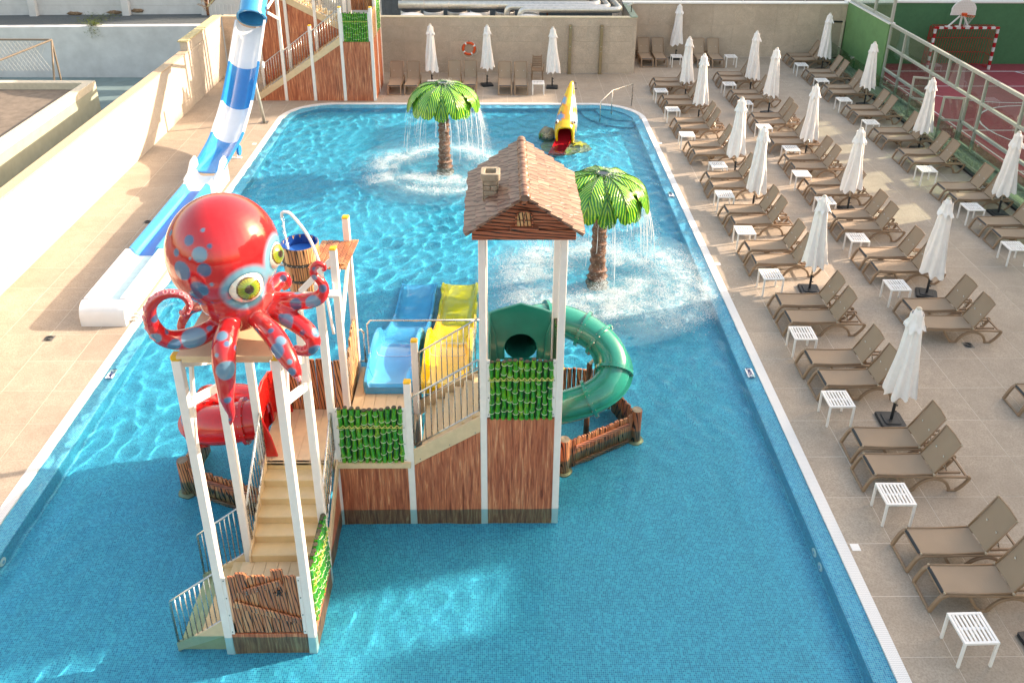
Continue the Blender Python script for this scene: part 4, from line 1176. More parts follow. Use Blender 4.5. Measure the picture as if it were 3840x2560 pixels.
def scatter_balls(name, pts, rad, mat_, **k):
    """one mesh of many tiny octahedra; pts n x 3, rad n"""
    pts = np.asarray(pts, np.float32); rad = np.asarray(rad, np.float32)
    o6 = np.array([(1, 0, 0), (-1, 0, 0), (0, 1, 0), (0, -1, 0), (0, 0, 1), (0, 0, -1)], np.float32)
    f8 = np.array([(0, 2, 4), (2, 1, 4), (1, 3, 4), (3, 0, 4), (2, 0, 5), (1, 2, 5), (3, 1, 5), (0, 3, 5)], np.int32)
    n = len(pts)
    V = (pts[:, None, :] + o6[None] * rad[:, None, None]).reshape(-1, 3)
    F = (f8[None] + (np.arange(n, dtype=np.int32) * 6)[:, None, None]).reshape(-1, 3)
    me = bpy.data.meshes.new(name)
    me.vertices.add(len(V)); me.vertices.foreach_set('co', V.ravel())
    me.loops.add(F.size); me.loops.foreach_set('vertex_index', F.ravel())
    me.polygons.add(len(F)); me.polygons.foreach_set('loop_start', np.arange(0, F.size, 3, dtype=np.int32))
    me.polygons.foreach_set('use_smooth', np.ones(len(F), dtype=bool))
    me.update(calc_edges=True); me.materials.append(mat_)
    return place(name, me, **k)
rg = np.random.default_rng(3)
z = np.linspace(4.35, 3.68, 160); pts = np.stack([-3.28 + .02 * (4.35 - z) * 2 + rg.normal(0, .009, 160), 11.5 + .09 * (4.35 - z) + rg.normal(0, .009, 160), z], 1)
scatter_balls('falling_stream', pts, rg.uniform(.006, .013, 160), foam_m, parent=ar, kind='stuff')

# ---------------------------------------------------------------- octopus
oc = thing('octopus_figure', 'giant glossy red octopus with blue spots and bulging yellow eyes on the top platform', 'octopus figure', (-3.03, 8.35, 4.475))
TEN = {
 'A': [(-3.08, 8.2, 4.72, 0.10), (-3.2, 8.0, 4.69, 0.112), (-3.36, 7.9, 4.65, 0.122), (-3.53, 7.8, 4.68, 0.112), (-3.64, 7.7, 4.8, 0.094), (-3.69, 7.65, 5.01, 0.078), (-3.64, 7.6, 5.23, 0.065), (-3.53, 7.6, 5.35, 0.059), (-3.4, 7.6, 5.39, 0.051), (-3.28, 7.6, 5.36, 0.045), (-3.235, 7.6, 5.26, 0.040), (-3.27, 7.59, 5.165, 0.034), (-3.325, 7.58, 5.16, 0.028), (-3.325, 7.56, 5.21, 0.02)],
 'B': [(-2.98, 8.2, 4.80, 0.11), (-2.97, 7.9, 4.78, 0.122), (-2.96, 7.66, 4.72, 0.132), (-2.955, 7.55, 4.56, 0.130), (-2.96, 7.53, 4.36, 0.112), (-2.965, 7.5, 4.18, 0.090), (-2.96, 7.5, 4.03, 0.064), (-2.945, 7.5, 3.93, 0.047), (-2.955, 7.5, 3.85, 0.036), (-2.98, 7.5, 3.76, 0.022)],
 'C': [(-2.85, 8.25, 4.78, 0.108), (-2.66, 8.0, 4.79, 0.11), (-2.47, 7.78, 4.77, 0.118), (-2.34, 7.62, 4.70, 0.116), (-2.24, 7.52, 4.60, 0.096), (-2.17, 7.46, 4.50, 0.066), (-2.15, 7.44, 4.44, 0.045)],
 'D': [(-2.78, 8.4, 4.82, 0.10), (-2.52, 8.2, 4.78, 0.108), (-2.33, 8.1, 4.73, 0.11), (-2.16, 8.0, 4.67, 0.104), (-2.08, 7.95, 4.56, 0.088), (-2.12, 7.95, 4.45, 0.073), (-2.22, 7.95, 4.42, 0.061), (-2.31, 7.95, 4.46, 0.050)],
 'E': [(-2.75, 8.4, 4.84, 0.10), (-2.53, 8.3, 4.87, 0.102), (-2.36, 8.25, 4.9, 0.102), (-2.18, 8.2, 4.92, 0.095), (-2.03, 8.2, 4.97, 0.086), (-1.965, 8.2, 5.08, 0.066), (-1.99, 8.2, 5.18, 0.053), (-2.05, 8.2, 5.25, 0.046), (-2.06, 8.2, 5.34, 0.043), (-2.01, 8.2, 5.405, 0.039), (-1.945, 8.2, 5.385, 0.033), (-1.93, 8.2, 5.33, 0.026), (-1.965, 8.2, 5.31, 0.018)],
 'F': [(-2.85, 8.6, 4.74, 0.1), (-2.73, 8.85, 4.70, 0.091), (-2.69, 9.0, 4.75, 0.075), (-2.61, 9.0, 4.77, 0.06), (-2.59, 9.0, 4.67, 0.05), (-2.66, 9.0, 4.60, 0.04)],
 'G': [(-3.2, 8.5, 4.74, 0.1), (-3.40, 8.65, 4.60, 0.097), (-3.6, 8.8, 4.50, 0.088), (-3.76, 8.85, 4.42, 0.076), (-3.87, 8.9, 4.27, 0.064), (-3.92, 8.85, 4.15, 0.05), (-3.87, 8.8, 4.08, 0.036)],
 'H': [(-3.1, 8.6, 4.74, 0.1), (-3.15, 8.85, 4.66, 0.095), (-3.2, 9.05, 4.55, 0.08), (-3.22, 9.12, 4.36, 0.055)],
}
HC = Vector((-3.10, 8.42, 5.45)); HRAD = (.620, .62, .66)
def build_octopus():
    mb = MB()
    mb.ball(HC, 1.0, 40, 28, HRAD)
    mb.ball((-2.98, 8.30, 4.98), 1.0, 24, 16, (.42, .42, .34))
    mb.ball((-2.95, 8.28, 4.78), 1.0, 24, 16, (.31, .32, .24))
    for k, T in TEN.items():
        S = spline(T, 6)
        mb.tube([q[:3] for q in S], 1, 14, True, radii=[max(.012, q[3]) for q in S])
    # skull gets wider towards the back, then is drawn in above the eyes
    me = mb.mesh('octopus_raw', octo_m)
    o = bpy.data.objects.new('octopus_raw', me); col.objects.link(o)
    m1 = o.modifiers.new('r', 'REMESH'); m1.mode = 'VOXEL'; m1.voxel_size = 0.0165; m1.use_smooth_shade = True
    m2 = o.modifiers.new('s', 'SMOOTH'); m2.factor = 0.5; m2.iterations = 9
    dg = bpy.context.evaluated_depsgraph_get()
    out = bpy.data.meshes.new_from_object(o.evaluated_get(dg))
    bpy.data.objects.remove(o)
    return out
ome = build_octopus()
ome.name = 'octopus_body'
EYE = [(Vector((-2.775, 8.015, 5.25)), .198, Vector((.52, -.84, .16)).normalized()), (Vector((-2.585, 8.36, 5.43)), .172, Vector((.93, -.30, .22)).normalized())]
OSP = [((-3.526, 8.136, 5.819), 0.029), ((-3.268, 7.944, 5.829), 0.05), ((-3.123, 7.992, 5.925), 0.02), ((-3.421, 7.941, 5.685), 0.036), ((-3.041, 7.893, 5.787), 0.023), ((-3.146, 7.854, 5.707), 0.071), ((-3.366, 7.865, 5.505), 0.094), ((-3.106, 7.809, 5.545), 0.065), ((-3.253, 7.856, 5.662), 0.014), ((-3.196, 7.825, 5.303), 0.087), ((-3.26, 7.867, 5.21), 0.066), ((-3.052, 7.809, 5.371), 0.02), ((-3.113, 7.899, 5.096), 0.015), ((-3.615, 7.61, 5.085), 0.047), ((-3.659, 7.599, 4.836), 0.055), ((-3.51, 7.684, 4.69), 0.062), ((-3.567, 7.693, 4.856), 0.026), ((-3.333, 7.794, 4.703), 0.111), ((-3.19, 7.906, 4.76), 0.027), ((-3.712, 8.788, 4.391), 0.049), ((-2.962, 7.63, 4.847), 0.052), ((-2.896, 7.565, 4.788), 0.029), ((-2.831, 7.612, 4.703), 0.026), ((-2.994, 7.48, 4.701), 0.02), ((-2.636, 7.808, 4.753), 0.056), ((-2.456, 7.7, 4.865), 0.029), ((-2.328, 7.592, 4.811), 0.049), ((-2.368, 7.51, 4.73), 0.072), ((-2.22, 7.444, 4.646), 0.023), ((-2.378, 8.012, 4.768), 0.079), ((-2.436, 8.054, 4.812), 0.03), ((-2.181, 7.905, 4.695), 0.027), ((-2.035, 7.951, 4.673), 0.048), ((-2.054, 7.884, 4.475), 0.064), ((-2.279, 8.127, 4.921), 0.064), ((-2.079, 8.112, 4.953), 0.073), ((-2.271, 8.252, 5.0), 0.037), ((-1.965, 8.144, 5.118), 0.042), ((-2.054, 8.16, 5.248), 0.03), ((-2.035, 8.166, 5.357), 0.024), ((-2.622, 8.943, 4.783), 0.039), ((-2.898, 7.432, 4.533), 0.096), ((-2.931, 7.423, 4.157), 0.037), ((-2.97, 7.473, 3.86), 0.021), ((-2.22, 7.442, 4.643), 0.025), ((-2.204, 7.407, 4.538), 0.04)]
def paint_octopus(me):
    n = len(me.vertices); co = np.empty(n * 3, np.float32); me.vertices.foreach_get('co', co); co = co.reshape(-1, 3)
    base = np.tile(np.array([0.52, 0.007, 0.012]), (n, 1))
    pink = np.array([0.80, 0.16, 0.15]); blue = np.array([0.022, 0.16, 0.30]); dblue = np.array([0.006, 0.05, 0.15]); lb = np.array([0.12, 0.34, 0.46])
    def blend(w, c):
        nonlocal base
        base = base * (1 - w[:, None]) + c * w[:, None]
    # softly lighter where the arms leave the body
    w = np.exp(-(((co - np.array([-2.62, 8.05, 4.93])) / np.array([.16, .2, .12])) ** 2).sum(1)); blend(w * .5, pink)
    for i, (p, r_) in enumerate(OSP):
        d = np.sqrt(((co - np.array(p)) ** 2).sum(1))
        w = np.clip((r_ * 1.18 - d) / .012 + .5, 0, 1)
        blend(w * .95, (blue, dblue * .5 + blue * .5, lb * .55 + blue * .45)[i % 3])
    for c, r_, g in EYE:
        d = np.sqrt(((co - np.array(c)) ** 2).sum(1))
        w = np.clip((r_ + .105 - d) / .05, 0, 1); blend(w * .95, np.array([0.10, 0.36, 0.50]))
        w = np.clip((r_ + .022 - d) / .02, 0, 1); blend(w * .8, np.array([0.02, 0.10, 0.14]))
    # pale pink underside along the curled arms
    for key, i0, cen in (('A', 5, (-3.45, 7.6, 5.15)), ('E', 8, (-2.0, 8.2, 5.33)), ('D', 4, (-2.25, 7.95, 4.6)), ('F', 2, (-2.66, 9.0, 4.67))):
        T = spline(TEN[key][i0:], 5); cen = np.array(cen)
        P = np.array([q[:3] for q in T])
        d = np.sqrt(((co[:, None, :] - P[None]) ** 2).sum(2)); j = d.argmin(1); dm = d.min(1)
        near = dm < np.array([q[3] for q in T])[j] + .02
        rel = co - P[j]; out = P[j] - cen; out /= (np.linalg.norm(out, axis=1)[:, None] + 1e-6)
        sgn = 1 if key in ('A',) else -1
        w = np.clip(((rel * out).sum(1) * sgn / (dm + 1e-6) - .25) * 3, 0, 1) * near
        blend(w * .85, np.array([0.78, 0.17, 0.20]))
    a = me.color_attributes.new('paint', 'FLOAT_COLOR', 'POINT')
    a.data.foreach_set('color', np.concatenate([base, np.ones((n, 1))], 1).astype(np.float32).ravel())
    me.materials.clear(); me.materials.append(octo_m)
    me.polygons.foreach_set('use_smooth', [True] * len(me.polygons))
paint_octopus(ome)
body = place('body', ome, oc)
for c, r_, g in EYE:
    mb = MB().ball((0, 0, 0), r_, 110, 80, (1, 1, 1)); me = mb.mesh('eye', attr_mat('painted eye', .08, 1.0) if 'painted eye' not in MAT else MAT['painted eye'], smooth='all')
    n = len(me.vertices); co = np.empty(n * 3, np.float32); me.vertices.foreach_get('co', co); co = co.reshape(-1, 3)
    # finer cap in front
    co2 = co
    ca = (co2 @ np.array(g)) / r_; an = np.arccos(np.clip(ca, -1, 1))
    _gx = g.cross(Vector((0, 0, 1))).normalized(); _gy = _gx.cross(g); az = np.arctan2(co2 @ np.array(_gy), co2 @ np.array(_gx))
    W = np.array([.78, .74, .62]); C = np.zeros((n, 3)) + W
    iris = np.array([.30, .30, .02]); green = np.array([.10, .22, .01]); dark = np.array([.015, .012, .008]); rim = np.array([.10, .05, .01])
    for k in range(n):
        t = an[k]
        if t > 1.25: C[k] = dark
        elif t > .72: C[k] = W * (1 - .25 * max(0, (t - .95)))
        elif t > .62: C[k] = rim
        elif t > .26: f = (t - .26) / .36; C[k] = (iris * f + green * (1 - f)) * (1 + .25 * math.sin(az[k] * 22 + 3 * t))
        else: C[k] = dark
    C = np.clip(C, 0.003, 1)
    at = me.color_attributes.new('paint', 'FLOAT_COLOR', 'POINT'); at.data.foreach_set('color', np.concatenate([C, np.ones((n, 1))], 1).astype(np.float32).ravel())
    e = place('eye', me, oc, loc=c)
    e['pivot'] = 1
# suckers
sk = MB()
for k in range(10):
    pass
def torus(R_, r_, n=12, m=6):
    mb = MB()
    for i in range(n):
        for j in range(m):
            a, b = 2 * math.pi * i / n, 2 * math.pi * j / m
            mb.v.append(((R_ + r_ * math.cos(b)) * math.cos(a), (R_ + r_ * math.cos(b)) * math.sin(a), r_ * math.sin(b)))
    for i in range(n):
        for j in range(m):
            mb.f.append((i * m + j, ((i + 1) % n) * m + j, ((i + 1) % n) * m + (j + 1) % m, i * m + (j + 1) % m)); mb.m.append(0)
    return mb
suck_me = torus(.024, .010).mesh('sucker', basic('pink sucker', (.80, .26, .28), .2, coat=.5), smooth='all')
def suckers(key, i0, i1, cen, sgn, cnt, tilt, off=.85, size=1.0):
    S = spline(TEN[key][i0:i1], 8)
    for k in range(cnt):
        q = S[int((k + .5) / cnt * (len(S) - 1))]
        p = Vector(q[:3]); out = (p - Vector(cen)).normalized() * sgn
        d = (out + Vector(tilt)).normalized()
        s_ = q[3] / .062 * size
        place('sucker', suck_me, oc, loc=p + d * q[3] * off * 1.06, rot=d.to_track_quat('Z', 'Y').to_euler(), scale=(s_, s_, s_))
suckers('A', 4, 14, (-3.45, 7.6, 5.15), 1, 16, (0, -.9, .2))
suckers('C', 5, 7, (-2.3, 7.6, 4.8), 1, 4, (.7, -1.0, .1), .95, .8)
suckers('C', 5, 7, (-2.3, 7.6, 4.8), 1, 4, (.1, -1.2, .0), .95, .7)
suckers('D', 5, 8, (-2.25, 7.95, 4.62), -1, 4, (0, -.9, .3), .9, 1.0)
suckers('E', 9, 13, (-1.99, 8.2, 5.34), -1, 3, (0, -.8, .2), .9, .9)
suckers('F', 3, 6, (-2.66, 9.0, 4.68), -1, 4, (0, -1.1, .2), .9, .9)

# ---------------------------------------------------------------- palm fountains
leaf_t = NT('palm leaf blade')
_c = leaf_t.coord('Object'); _sp = leaf_t.n('SeparateXYZ'); leaf_t.l(_c, _sp.inputs[0])
_ay = leaf_t.math('ABSOLUTE', _sp.outputs[1])
_d = leaf_t.math('SUBTRACT', _sp.outputs[0], leaf_t.math('MULTIPLY', _ay, 1.1))
_nz = leaf_t.noise(_c, 5.0, 4, .6)
_s1 = leaf_t.math('SINE', leaf_t.math('ADD', leaf_t.math('MULTIPLY', _d, 74.0), leaf_t.math('MULTIPLY', _nz, 7.0)))
_f = leaf_t.math('MULTIPLY_ADD', _s1, 0.5); leaf_t.t.nodes[-1].inputs[2].default_value = 0.5
_cc = leaf_t.ramp(_f, [(.12, (0.003, 0.09, 0.010)), (.25, (0.008, 0.30, 0.014)), (.68, (0.03, 0.42, 0.012)), (.92, (0.40, 0.60, 0.03))])
_cc = leaf_t.mix(leaf_t.ramp(leaf_t.noise(_c, 3.0, 3), [(.42, (0, 0, 0)), (.62, (1, 1, 1))]), _cc, leaf_t.mix(0.45, _cc, (0.006, 0.26, 0.016)))
leaf_t.set(Base_Color=_cc, Roughness=0.28); leaf_t.b.inputs['Coat Weight'].default_value = 0.6
leaf_t.bump(_f, 0.6, 0.02)
def leaf_mesh(seed, R1=1.09, zt=2.60, drop=.74, wmax=.28):
    rr = random.Random(seed); mb = MB(); NSEG = 22; rows = []
    for i in range(NSEG + 1):
        t = i / NSEG
        r_ = .13 + (R1 - .13) * (math.sin(t * 1.42) / math.sin(1.42)); zz = zt - drop * (.10 * t + .90 * t ** 2.7)
        w = wmax * min(1.0, .22 + 1.5 * t) * (1 if t < .70 else math.sqrt(max(.004, 1 - ((t - .70) / .305) ** 2)))
        saw = 1 + (.14 if i % 3 == 0 else (-.06 if i % 3 == 1 else .03)) * (t > .15)
        w2 = w * saw
        rows.append([(r_ - .07 * w2, -w2, zz - .13 * w2 - .012), (r_ - .02, -w * .5, zz - .0), (r_, 0, zz + .022 - .03 * 0), (r_ - .02, w * .5, zz - .0), (r_ - .07 * w2, w2, zz - .13 * w2 - .012)])
    top = [p for q in rows for p in q]; nb = len(top)
    mb.v = top + [(p[0], p[1], p[2] - .018) for p in top]
    for i in range(NSEG):
        for j in range(4):
            a = i * 5 + j; mb.f.append((a, a + 1, a + 6, a + 5)); mb.f.append((nb + a + 5, nb + a + 6, nb + a + 1, nb + a)); mb.m += [0, 0]
        for j in (0, 4):
            a = i * 5 + j; mb.f.append((a, a + 5, nb + a + 5, nb + a) if j else (a + 5, a, nb + a, nb + a + 5)); mb.m.append(0)
    mb.f.append((NSEG * 5, NSEG * 5 + 1, NSEG * 5 + 2, NSEG * 5 + 3, NSEG * 5 + 4, nb + NSEG * 5 + 4, nb + NSEG * 5 + 3, nb + NSEG * 5 + 2, nb + NSEG * 5 + 1, nb + NSEG * 5)); mb.m.append(0)
    rib = MB().tube([(q[2][0], 0, q[2][2] + .004) for q in rows], 1, 6, True, radii=[lerp(.011, .004, i / NSEG) for i in range(NSEG + 1)])
    return mb.mesh('leaf', leaf_t.m, smooth=60), rib.mesh('leaf_rib', leafrib_m, smooth='all')
LV = [leaf_mesh(1), leaf_mesh(2, R1=1.0, zt=2.57, drop=.80, wmax=.27)]
def palm(x, y, label, k=1.0, seed=1, lean=0.0):
    t = thing('palm_fountain', label, 'palm fountain', (x, y, FLOOR_Z), group='palm tree fountains')
    rr = random.Random(seed)
    prof = []; z = FLOOR_Z; r_ = .23
    while z < 2.30:
        f = (z - FLOOR_Z) / 2.8; rb = lerp(.195, .135, f) if f > .22 else lerp(.25, .19, f / .22)
        hh = rr.uniform(.15, .24)
        prof += [(rb * 1.06, z), (rb * .93, z + .04), (rb * .96, z + hh * .6), (rb * 1.10, z + hh - .02)]; z += hh
    prof = [(q[0] * .98, q[1]) for q in prof]
    obj('trunk', MB().lathe(prof, 18, (x, y, 0), fn=lambda i, a, r0, z0: (r0 * (1 + .05 * math.sin(3 * a + z0 * 9) + .03 * math.sin(7 * a + i)), z0 + .02 * math.sin(2 * a + i))), trunk_m, t, smooth=45)
    obj('canopy_dome', MB().lathe([(.10, 2.60), (.35, 2.55), (.60, 2.40), (.80, 2.20), (.92, 1.98), (.90, 1.96), (.78, 2.16), (.58, 2.36), (.3, 2.5), (.14, 2.52)], 28, (x, y, 0), cap=False), leafrib_m, t, smooth='all')
    for i in range(15):
        a = 2 * math.pi * (i + .2) / 15
        lm, rm = LV[i % 2]
        o = place('leaf', lm, t, loc=(x, y, rr.uniform(-.012, .012)), rot=(0, 0, a + rr.uniform(-.05, .05)))
        rb = place('leaf_rib', rm, o)
    obj('spout', MB().lathe([(.05, 2.45), (.12, 2.56), (.155, 2.60), (.165, 2.63), (.15, 2.655), (.11, 2.64), (.10, 2.55)], 20, (x, y, 0)), leafrib_m, t, smooth='all')
    obj('spout_hole_dark', MB().lathe([(.11, 2.62), (.11, 2.632)], 20, (x, y, 0)), basic('spout hole shade', (.02, .03, .05), .05) if 'spout hole shade' not in MAT else MAT['spout hole shade'], t)  # dark disc, the shade inside the spout hole put into its colour
    return t
palm(-1.665, 23.93, 'green palm fountain with brown trunk farther back in the pool')
palm(2.29, 17.22, 'green palm fountain with brown trunk behind the roofed hut', seed=5)
def curtain(x, y, seed, east):
    """falling strands and droplets off the canopy edge, and the white splash where they land"""
    rg = np.random.default_rng(seed); P, S = [], []
    n = 190
    for k in range(n):
        a = rg.uniform(0, 2 * math.pi)
        if math.cos(a) < 0 and rg.random() < east: a = math.pi - a
        r0 = 1.0 + rg.normal(0, .03); v = rg.uniform(.15, .95) if math.cos(a) > -.2 else rg.uniform(.1, .55)
        z0 = 1.86 + rg.uniform(-.08, .10); T = math.sqrt(2 * (z0) / 9.8)
        m = int(rg.uniform(35, 95)); tt = T * np.sqrt(rg.uniform(0, 1, m))
        r_ = r0 + v * tt; zz = z0 - 4.9 * tt ** 2
        sp = .010 + .05 * (tt / T) ** 1.5
        P.append(np.stack([x + r_ * math.cos(a) + rg.normal(0, 1, m) * sp, y + r_ * math.sin(a) + rg.normal(0, 1, m) * sp, np.maximum(zz, .0)], 1)); S.append(rg.uniform(.002, .006, m))
    m = 2600; a = rg.normal(0.1, 1.1, m); r_ = np.sqrt(rg.uniform(.02, 1.05, m)); zz = 2.63 - .80 * r_ ** 2.4 + .02
    P.append(np.stack([x + r_ * np.cos(a), y + r_ * np.sin(a), zz + rg.exponential(.02, m)], 1)); S.append(rg.uniform(.003, .008, m))
    return np.concatenate(P), np.concatenate(S)
def splash(x, y, seed, arcs, nn):
    rg = np.random.default_rng(seed); P, S, Dn = [], [], []
    for (a0, a1, r0, dr, w) in arcs:
        m = int(nn * w); a = rg.uniform(R(a0), R(a1), m); r_ = r0 + rg.normal(0, dr * 1.15, m) + .16 * np.sin(3 * a + seed) + .10 * np.sin(7 * a)
        nz = np.array([mnoise.noise(Vector((x + rr_ * math.cos(aa), (y + rr_ * math.sin(aa)) * 1.3, seed)) * 3.1) for aa, rr_ in zip(a, r_)])
        keep = rg.random(m) < np.clip(.55 + 1.1 * nz, .04, 1)
        a, r_ = a[keep], r_[keep]; m = len(a)
        h_ = rg.exponential(.035, m); h_ = np.where(rg.random(m) < .10, h_ * 3.5, h_)
        P.append(np.stack([x + r_ * np.cos(a), y + r_ * np.sin(a), WATER_Z + .005 + np.minimum(h_, .4)], 1)); S.append(rg.uniform(.003, .0085, m) * np.where(h_ > .1, .6, 1))
    return np.concatenate(P), np.concatenate(S)
def foam_disc(name, x, y, arcs, rmax, parent_kind='stuff', **k):
    nr_, na = 44, 120; V, D, F = [], [], []
    for i in range(nr_):
        for j in range(na):
            r_ = .25 + (rmax - .25) * i / (nr_ - 1); a = 2 * math.pi * j / na
            d = 0.10
            for (a0, a1, r0, dr, w) in arcs:
                am = (a0 + a1) / 2; aw = (a1 - a0) / 2
                da = abs(((math.degrees(a) - am + 180) % 360) - 180)
                fa = 1 if da < aw else math.exp(-((da - aw) / 14) ** 2)
                d = max(d, .10 + .48 * fa * math.exp(-((r_ - r0) / (dr * 1.7)) ** 2))
            if i == nr_ - 1: d = 0
            V.append((x + r_ * math.cos(a), y + r_ * math.sin(a), WATER_Z + .017 + .012 * mnoise.noise(Vector((r_ * 6, a * 8, 0))))); D.append(d)
    for i in range(nr_ - 1):
        for j in range(na): F.append((i * na + j, i * na + (j + 1) % na, (i + 1) * na + (j + 1) % na, (i + 1) * na + j))
    me = bpy.data.meshes.new(name); me.from_pydata(V, [], F); me.materials.append(foam_sheet_m)
    at = me.color_attributes.new('dens', 'FLOAT_COLOR', 'POINT'); at.data.foreach_set('color', np.array([(d, d, d, 1) for d in D], np.float32).ravel())
    me.polygons.foreach_set('use_smooth', [True] * len(F)); me.update()
    return place(name, me, kind='stuff', **k)
ARC1 = [(150, 215, 1.85, .22, .9), (215, 300, 1.25, .20, .7), (300, 380, 1.75, .25, 1.0), (20, 75, 1.5, .18, .35), (75, 150, 1.5, .2, .3), (240, 330, 1.9, .15, .4)]
ARC2 = [(130, 215, 1.75, .34, 1.3), (215, 300, 1.55, .28, 1.2), (300, 395, 2.0, .34, 1.3), (40, 120, 1.3, .22, .6), (250, 350, 1.0, .25, .6), (300, 350, 2.5, .15, .3)]
for nm, (x, y), arcs, sd, nn in (('back', (-1.665, 23.93), ARC1, 3, 13000), ('front', (2.29, 17.22), ARC2, 9, 17000)):
    P, S = curtain(x, y, sd, .55)
    scatter_balls('falling_water', P, S, foam_m, kind='stuff', label='curtain of drops falling from the %s palm canopy' % ('farther' if nm == 'back' else 'nearer'), category='falling water')
    rs_ = random.Random(sd); mbs = MB()
    for k in range(70):
        a = rs_.uniform(0, 6.283)
        if math.cos(a) < 0 and rs_.random() < .5: a = math.pi - a
        v = rs_.uniform(.15, .7); f1 = rs_.uniform(.35, .95); pts = []
        for q in range(7):
            tt = .61 * f1 * q / 6; r_ = 1.01 + v * tt
            pts.append((x + r_ * math.cos(a) + rs_.gauss(0, .004), y + r_ * math.sin(a) + rs_.gauss(0, .004), 1.84 - 4.9 * tt * tt))
        mbs.tube(pts, 1, 4, True, radii=[rs_.uniform(.0025, .006) for _ in pts])
    obj('water_strand', mbs, foam_m, kind='stuff', label='thin strands of water pouring off the %s palm canopy' % ('farther' if nm == 'back' else 'nearer'), category='falling water')
    P, S = splash(x, y, sd, arcs, nn)
    scatter_balls('splash_foam', P, S, foam_m, kind='stuff', label='white splashing foam round the %s palm fountain' % ('farther' if nm == 'back' else 'nearer'), category='foam')
    foam_disc('foam_film', x, y, arcs, 2.9, label='thin film of bubbles on the water round the %s palm' % ('farther' if nm == 'back' else 'nearer'), category='foam')
# ---------------------------------------------------------------- deck furniture
def order(i):
    return ('first', 'second', 'third', 'fourth', 'fifth', 'sixth', 'seventh', 'eighth', 'ninth', 'tenth', 'eleventh', 'twelfth')[i]
